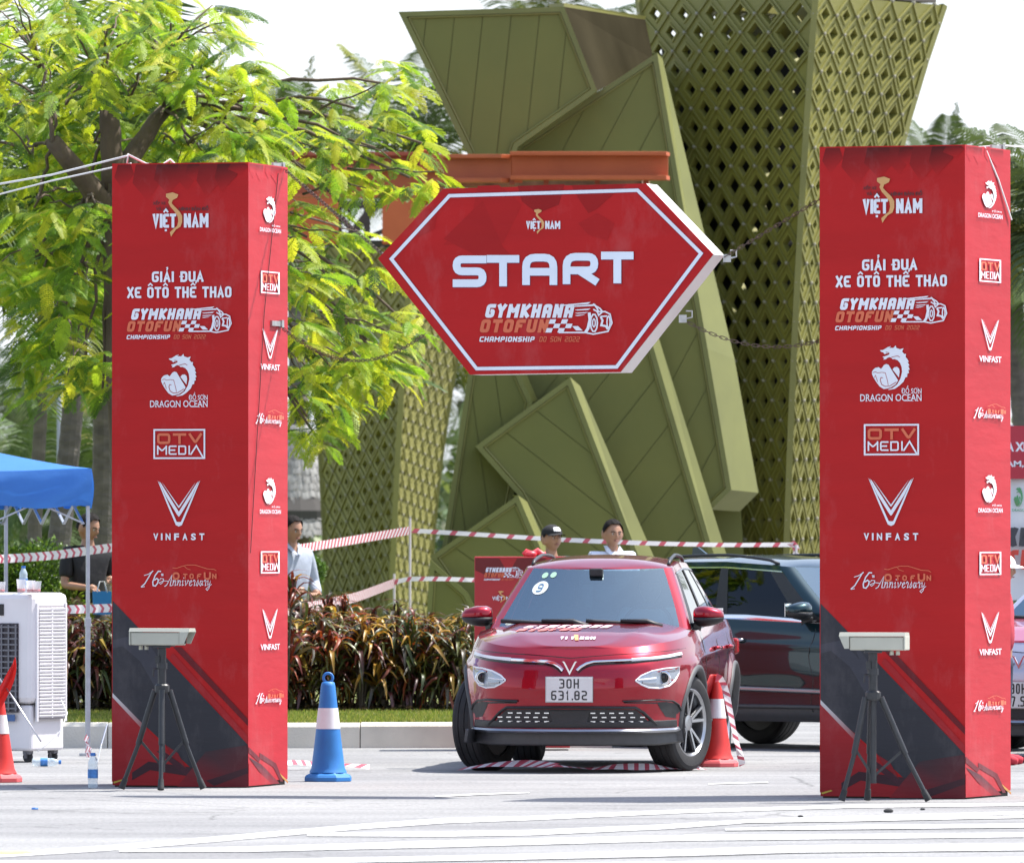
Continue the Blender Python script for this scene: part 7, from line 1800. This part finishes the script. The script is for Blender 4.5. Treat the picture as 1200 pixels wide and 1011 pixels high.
    hm.grid(P); hm.build('hair', HAIR, root, smooth=True)
    # clothes
    def grow(chains, name, m, lvl=2, parent=root): v, f = skin_mesh(chains, lvl); b = MB(); b.add(v, f); return b.build(name, m, parent, smooth=True)
    g = 1.16; sc = [[('belly0', V3(0, 0, .88), (.178 * s, .135 * s)), ('belly', V3(0, 0, 1.08), (.160 * s, .125 * s)), ('chest', V3(0, .01, 1.285), (.180 * s, .125 * s)), ('neck0', V3(0, .012, 1.415), (.085 * s, .078 * s))]]
    for sg in (-1, 1):
        sh, el, wr, hn = J[sg]; c_ = [('chest', chest, 0), ('s%d' % sg, sh, .082 * s), ('u%d' % sg, sh.lerp(el, .55), .066 * s)]
        if sleeves == 'long': c_ += [('e%d' % sg, el, .056 * s), ('w%d' % sg, el.lerp(wr, .9), .042 * s)]
        else: c_ += [('e%d' % sg, sh.lerp(el, .8), .064 * s)]
        sc.append(c_)
    grow(sc, 'shirt', shirt)
    if coll:
        for sg in (-1, 1): b = MB(); b.add([V3(0, -.10, 1.375), V3(.025 * sg, -.125, 1.36), V3(.085 * sg, -.07, 1.425), V3(.075 * sg, .03, 1.475), V3(.06 * sg, -.03, 1.475)], [(0, 1, 2, 4), (2, 3, 4)]); b.build('collar', shirt, root)
    tc_ = [[('hip', V3(0, 0, .95), (.165 * s, .125 * s)), ('h2', V3(0, 0, .90), (.16 * s, .125 * s))]]
    for sg in (-1, 1): tc_.append([('h2', hip, 0), ('a%d' % sg, V3(.098 * sg, 0, .82), .100 * s), ('b%d' % sg, V3(.107 * sg, -.005, .60), .086 * s), ('c%d' % sg, V3(.112 * sg, -.005, .45), .070 * s), ('d%d' % sg, V3(.12 * sg, .012, .12), .058 * s)])
    grow(tc_, 'trousers', trousers)
    for sg in (-1, 1): b = MB(); b.tube([V3(.122 * sg, .05, .045), V3(.128 * sg, -.03, .045), V3(.138 * sg, -.12, .038), V3(.142 * sg, -.165, .032)], [.042 * s, .046 * s, .042 * s, .026 * s], 12); b.build('shoe', P_SHOE if not extra else extra, root, smooth=True)
    if cap:
        b = MB(); P = []
        for j in range(11):
            th = math.pi * .5 * j / 10; P.append([hp(.80 * math.sin(a) * math.sin(th), -.95 * math.cos(a) * math.sin(th) + .02, .34 + math.cos(th) * .78) for a in [2 * math.pi * i / 28 for i in range(29)]])
        b.grid(P); cp = b.build('cap', cap[0], root, smooth=True)
        if cap[1] == 'peak':
            b = MB(); P = []
            for j in range(6):
                t = j / 5; P.append([hp(.74 * math.sin(a) * (1 + .05 * t), -.90 * math.cos(a) - .62 * t * max(0, math.cos(a)) ** .6, .36 - .10 * t - .10 * abs(math.sin(a)) * t) for a in [-1.2 + 2.4 * i / 16 for i in range(17)]])
            b.grid(P); b.build('cap_peak', cap[0], cp, smooth=True)
            b = MB(); P = []
            for j in range(4):
                th = math.pi * (.28 + .14 * j / 3); P.append([hp(.82 * math.sin(a) * math.sin(th), -.975 * math.cos(a) * math.sin(th) + .02, .345 + math.cos(th) * .79) for a in [-.42 + .84 * i / 8 for i in range(9)]])
            b.grid(P); b.build('cap_patch', mat('cap_patch', (.75, .75, .75), .6), cp, smooth=True)
        else:
            b = MB(); P = []
            for j in range(6):
                t = j / 5; r = 1 + .75 * t; P.append([hp(.80 * r * math.sin(a), -.95 * r * math.cos(a), .36 - .22 * t) for a in [2 * math.pi * i / 28 for i in range(29)]])
            b.grid(P); b.build('brim', cap[0], cp, smooth=True)
    root['_s'] = s; return root, J
P_SHOE = mat('shoe_dark', (.03, .03, .035), .5)
fab = lambda n, c, **k: mat(n, c, .85, var=.10, scale=9, bump=.006, bscale=14, **k)
SH_W = fab('shirt_white', (.66, .70, .80)); SH_BK = fab('shirt_black', (.012, .012, .016)); SH_G = fab('shirt_grey_blue', (.34, .38, .46)); SH_DG = fab('shirt_dark_green', (.015, .035, .03)); SH_R = fab('shirt_red', (.4, .03, .05))
TR_D = fab('trousers_dark', (.03, .032, .045)); TR_N = fab('trousers_navy', (.03, .04, .07)); CAPB_ = fab('cap_black', (.012, .012, .014)); HATW = fab('hat_white', (.72, .70, .68))
def at_px(px, Y): return (px - CXP) / F * Y, Y
def hgt(py, Y): return EYE - (py - HZ) / F * Y - (KH - .02)
x, y = at_px(646, 86.2); person(x, y, hgt(617, 86.2), R(24), 'man in a black cap with a white patch standing behind the red car roof', SH_DG, TR_D, headrot=R(8), nod=R(-4), cap=(CAPB_, 'peak'), sleeves='short')
x, y = at_px(717.5, 86.2); person(x, y, hgt(610.5, 86.2), R(18), 'bare-headed man in a white collared shirt standing behind the red car roof', SH_W, TR_D, headrot=R(4), nod=R(4), coll=True)
x, y = at_px(341, 85); person(x, y, hgt(606, 85), R(38), 'man in a light grey-blue shirt half hidden by the left gate pillar', SH_G, TR_D, headrot=R(8), nod=R(10), coll=True, arms={1: ((.26, .0, 1.10), (.14, -.22, 1.02), (-1, -.6, .1)), -1: ((.25, .0, 1.10), (.12, -.22, 1.04), (-1, -.6, .1))})
x, y = at_px(103, 84.8); man, Jm = person(x, y, hgt(603, 84.8), R(24), 'man in black holding papers and a blue bag beside the tent pole', SH_BK, TR_D, headrot=R(34), nod=R(16), sleeves='short', arms={1: ((.24, -.02, 1.10), (.10, -.27, 1.13), (-.3, -1, .0)), -1: ((.24, -.04, 1.08), (.10, -.27, 1.06), (-.3, -1, -.1))})
Mm = man.matrix_basis
wrn = Mm @ Jm[-1][2]; wrp = Mm @ Jm[1][2]; sx_ = Mm.to_3x3() @ Vector((0, -1, 0))
pap = MB(); c0_ = wrp + sx_ * .09 + Vector((0, 0, .03)); ux = sx_ * .5 + Vector((.1, -.3, .25)); ux.normalize(); uy = Vector((.25, -.2, 1)).normalized()
pap.grid([[c0_ + ux * (a * .19) + uy * (b * .24 - .08) + Vector((0, .012 * math.sin(a * 3), 0)) for b in (0, .25, .5, .75, 1)] for a in (0, .25, .5, .75, 1)]); tag(pap.build('paper_sheet', mat('paper', (.72, .74, .80), .7), None, smooth=True), 'white sheets of paper held by the man in black', 'paper')
bc = wrn + sx_ * .08 + Vector((.09, -.06, -.13)); bag = thing('paper_bag', 'blue paper carrier bag with white handles held by the man in black', 'bag', tuple(bc), R(8)); BAGM = mat('blue_bag', (.02, .20, .50), .5)
q = MB(); q.prism([Vector((-.075, -.03, -.10)), Vector((.075, -.03, -.10)), Vector((.08, -.035, .10)), Vector((-.08, -.035, .10))], [Vector((-.075, .03, -.10)), Vector((.075, .03, -.10)), Vector((.08, .035, .10)), Vector((-.08, .035, .10))]); q.build('bag_body', BAGM, bag, fix=True)
for yy in (-.034, .034): q = MB(); q.tube([Vector((-.045, yy, .09)), Vector((-.02, yy * .4, .185)), Vector((.02, yy * .4, .185)), Vector((.045, yy, .09))], .004, 6); q.build('bag_handle', ROPE, bag, smooth=True)
# woman in white hat by the silver car
x, y = at_px(1172, 71.35); person(x, y, EYE - (651 - HZ) / F * 71.35, R(78), 'person in a white sun hat standing in front of the silver car', SH_R, TR_N, headrot=R(10), cap=(HATW, 'brim'), arms={1: ((.22, .08, 1.10), (.21, .10, .86), (0, .05, -1)), -1: ((.22, .08, 1.10), (.21, .10, .86), (0, .05, -1))}, extra=fab('shoe_red', (.5, .03, .05)), z0=0.0)
# driver inside the red car
Mr = rc.matrix_basis; dp_ = Mr @ Vector((.34, .18, 0))
def bust(p, rz, label):
    t = thing('person', label, 'person', tuple(p), rz); v, f = skin_mesh([[('a', Vector((0, 0, -.12)), (.15, .11)), ('b', Vector((0, 0, .22)), (.17, .11)), ('c', Vector((0, 0, .36)), .06), ('d', Vector((0, -.01, .44)), .055)], [('b', Vector(), 0), ('s1', Vector((.18, 0, .32)), .06), ('e1', Vector((.22, -.16, .12)), .045), ('w1', Vector((.12, -.40, .22)), .03)], [('b', Vector(), 0), ('s2', Vector((-.18, 0, .32)), .06), ('e2', Vector((-.22, -.16, .12)), .045), ('w2', Vector((-.12, -.40, .22)), .03)]], 1)
    mb = MB(); mb.add(v, f); hv, hf = head_mesh(Vector((0, -.02, .52)), .118, Matrix.Identity(3)); mb.add(hv, hf)
    for sg in (-1, 1):
        w0 = Vector((.12 * sg, -.40, .22))
        for k in range(4): mb.tube([w0 + Vector((0, 0, .02 - .016 * k)), w0 + Vector((-.03 * sg, -.05, .025 - .018 * k)), w0 + Vector((-.06 * sg, -.045, .02 - .018 * k))], [.009, .008, .006], 6)
        mb.tube([w0, w0 + Vector((-.01 * sg, -.03, .05))], [.011, .007], 6)
    mb.build('body', SKIN, t, smooth=True); P = [[Vector((.088 * 1.06 * math.sin(a) * math.sin(th), -.10 * 1.06 * math.cos(a) * math.sin(th) - .01, .525 + .125 * math.cos(th))) for a in [2 * math.pi * i / 24 for i in range(25)]] for th in [math.pi * .42 * j / 8 for j in range(9)]]
    mb = MB(); mb.grid(P); mb.build('hair', HAIR, t, smooth=True)
    v, f = skin_mesh([[('a', Vector((0, 0, -.14)), (.17, .13)), ('b', Vector((0, 0, .22)), (.185, .125)), ('c', Vector((0, 0, .35)), .08)], [('b', Vector(), 0), ('s1', Vector((.18, 0, .32)), .075), ('e1', Vector((.215, -.12, .16)), .06)], [('b', Vector(), 0), ('s2', Vector((-.18, 0, .32)), .075), ('e2', Vector((-.215, -.12, .16)), .06)]], 2); mb = MB(); mb.add(v, f); mb.build('shirt', SH_W, t, smooth=True); return t
bust((dp_.x, dp_.y, .78), R(-6.6), 'driver in a pale shirt at the wheel inside the red car')

# ------------------------------------------------------------------ small printed board behind the car, race banner at the right
bx = thing('printed_board', 'small red printed board box standing between the hedge and the red car', 'board', tuple(W(600, 632, 76.2) - Vector((0, 0, EYE)))); Yb = 76.2
a, b = W(556, 652, Yb), W(668, 652, Yb); mb = MB(); mb.box(((a.x + b.x) / 2, Yb + .25, a.z / 2 + .01), (b.x - a.x, .5, a.z - .02)); mb.build('box', VINYL_B, bx, world=True, bevel=.006)
fb = lambda px, py: W(px, py, Yb) + Vector((0, -.0, 0)); c = Canvas(fb, (0, -1, 0), .002)
for q, k_ in (([(557, 654), (600, 654), (640, 654), (628, 672), (596, 664), (575, 676), (557, 668)], .3), ([(585, 654), (596, 672), (606, 654)], .8)): c.poly(q, tuple(k_ * v for v in RED_F))
logo_race(c, 567, 664, 613, 680); logo_vietnam(c, 577, 692, 606, 706, small=False); c.build('board_print', INK, bx, world=True)
mb = MB(); pts = [W(px, py, Yb + .1) for px, py in ((613, 650), (617, 647), (624, 649), (630, 646), (636, 650), (640, 648))]; mb.tube(pts, [.02, .03, .026, .032, .026, .014], 8); mb.sphere(W(622, 649, Yb + .05), (.05, .04, .026), 8, 6); tag(mb.build('tape_roll', mat('red_plastic', (.65, .05, .07), .45, var=.3, scale=30), None, smooth=True), 'crumpled red and white tape lying on top of the small red board', 'tape')
bn = thing('race_banner', 'tall red and white printed banner behind the right gate pillar at the right edge', 'banner', tuple(W(1240, 632, 80) - Vector((0, 0, EYE)))); Yn = 80.0
for (px, n_) in ((1140, 'post'), (1335, 'post')): mb = MB(); a = W(px, 495, Yn + .05); mb.tube([Vector((a.x, a.y, 0)), a], .025, 8); mb.build('frame_post', GALV, bn, smooth=True, world=True)
mb = MB(); g_ = [[W(1140 + 195 * i / 24, 498 + 205 * j / 10 + (2.5 * math.sin(i * 1.1) if j == 0 else 0), Yn + .03 * math.sin(i * .9 + j)) for j in range(11)] for i in range(25)]; mb.grid(g_); mb.build('sheet', mat('banner_white', (.72, .72, .74), .6, bump=.01, bscale=3), bn, smooth=True, world=True)
fb = lambda px, py: W(px, py, Yn - .05); c = Canvas(fb, (0, -1, 0), .002)
c.poly([(1141, 499), (1334, 499), (1334, 561), (1141, 561)], (.42, .02, .04)); 
c.text('GIẢI ĐUA XE ÔTÔ THỂ THAO', 1137, 512, 1297, 529, WHT, .04); c.text('HÀ NAM, ĐỒ SƠN 2022', 1149, 536, 1279, 548, WHT, .03)
logo_dragon(c, 1188, 570, 1199, 594, (.08, .30, .12)); c.text('DRAGON', 1186, 596, 1204, 599, (.1, .3, .15), .02)
c.blk('GYM', 1146, 618, 1180, 640, (.05, .05, .06), weight=.27, shear=.1); c.blk('KHANA', 1182, 618, 1240, 640, (.05, .05, .06), weight=.27, shear=.1); c.blk('OTO', 1146, 644, 1176, 667, (.6, .06, .04), weight=.27, shear=.1); c.blk('FUN', 1181, 644, 1222, 667, (.6, .06, .04), weight=.27, shear=.1)
c.build('banner_print', INK, bn, world=True)
bpy.context.view_layer.update()
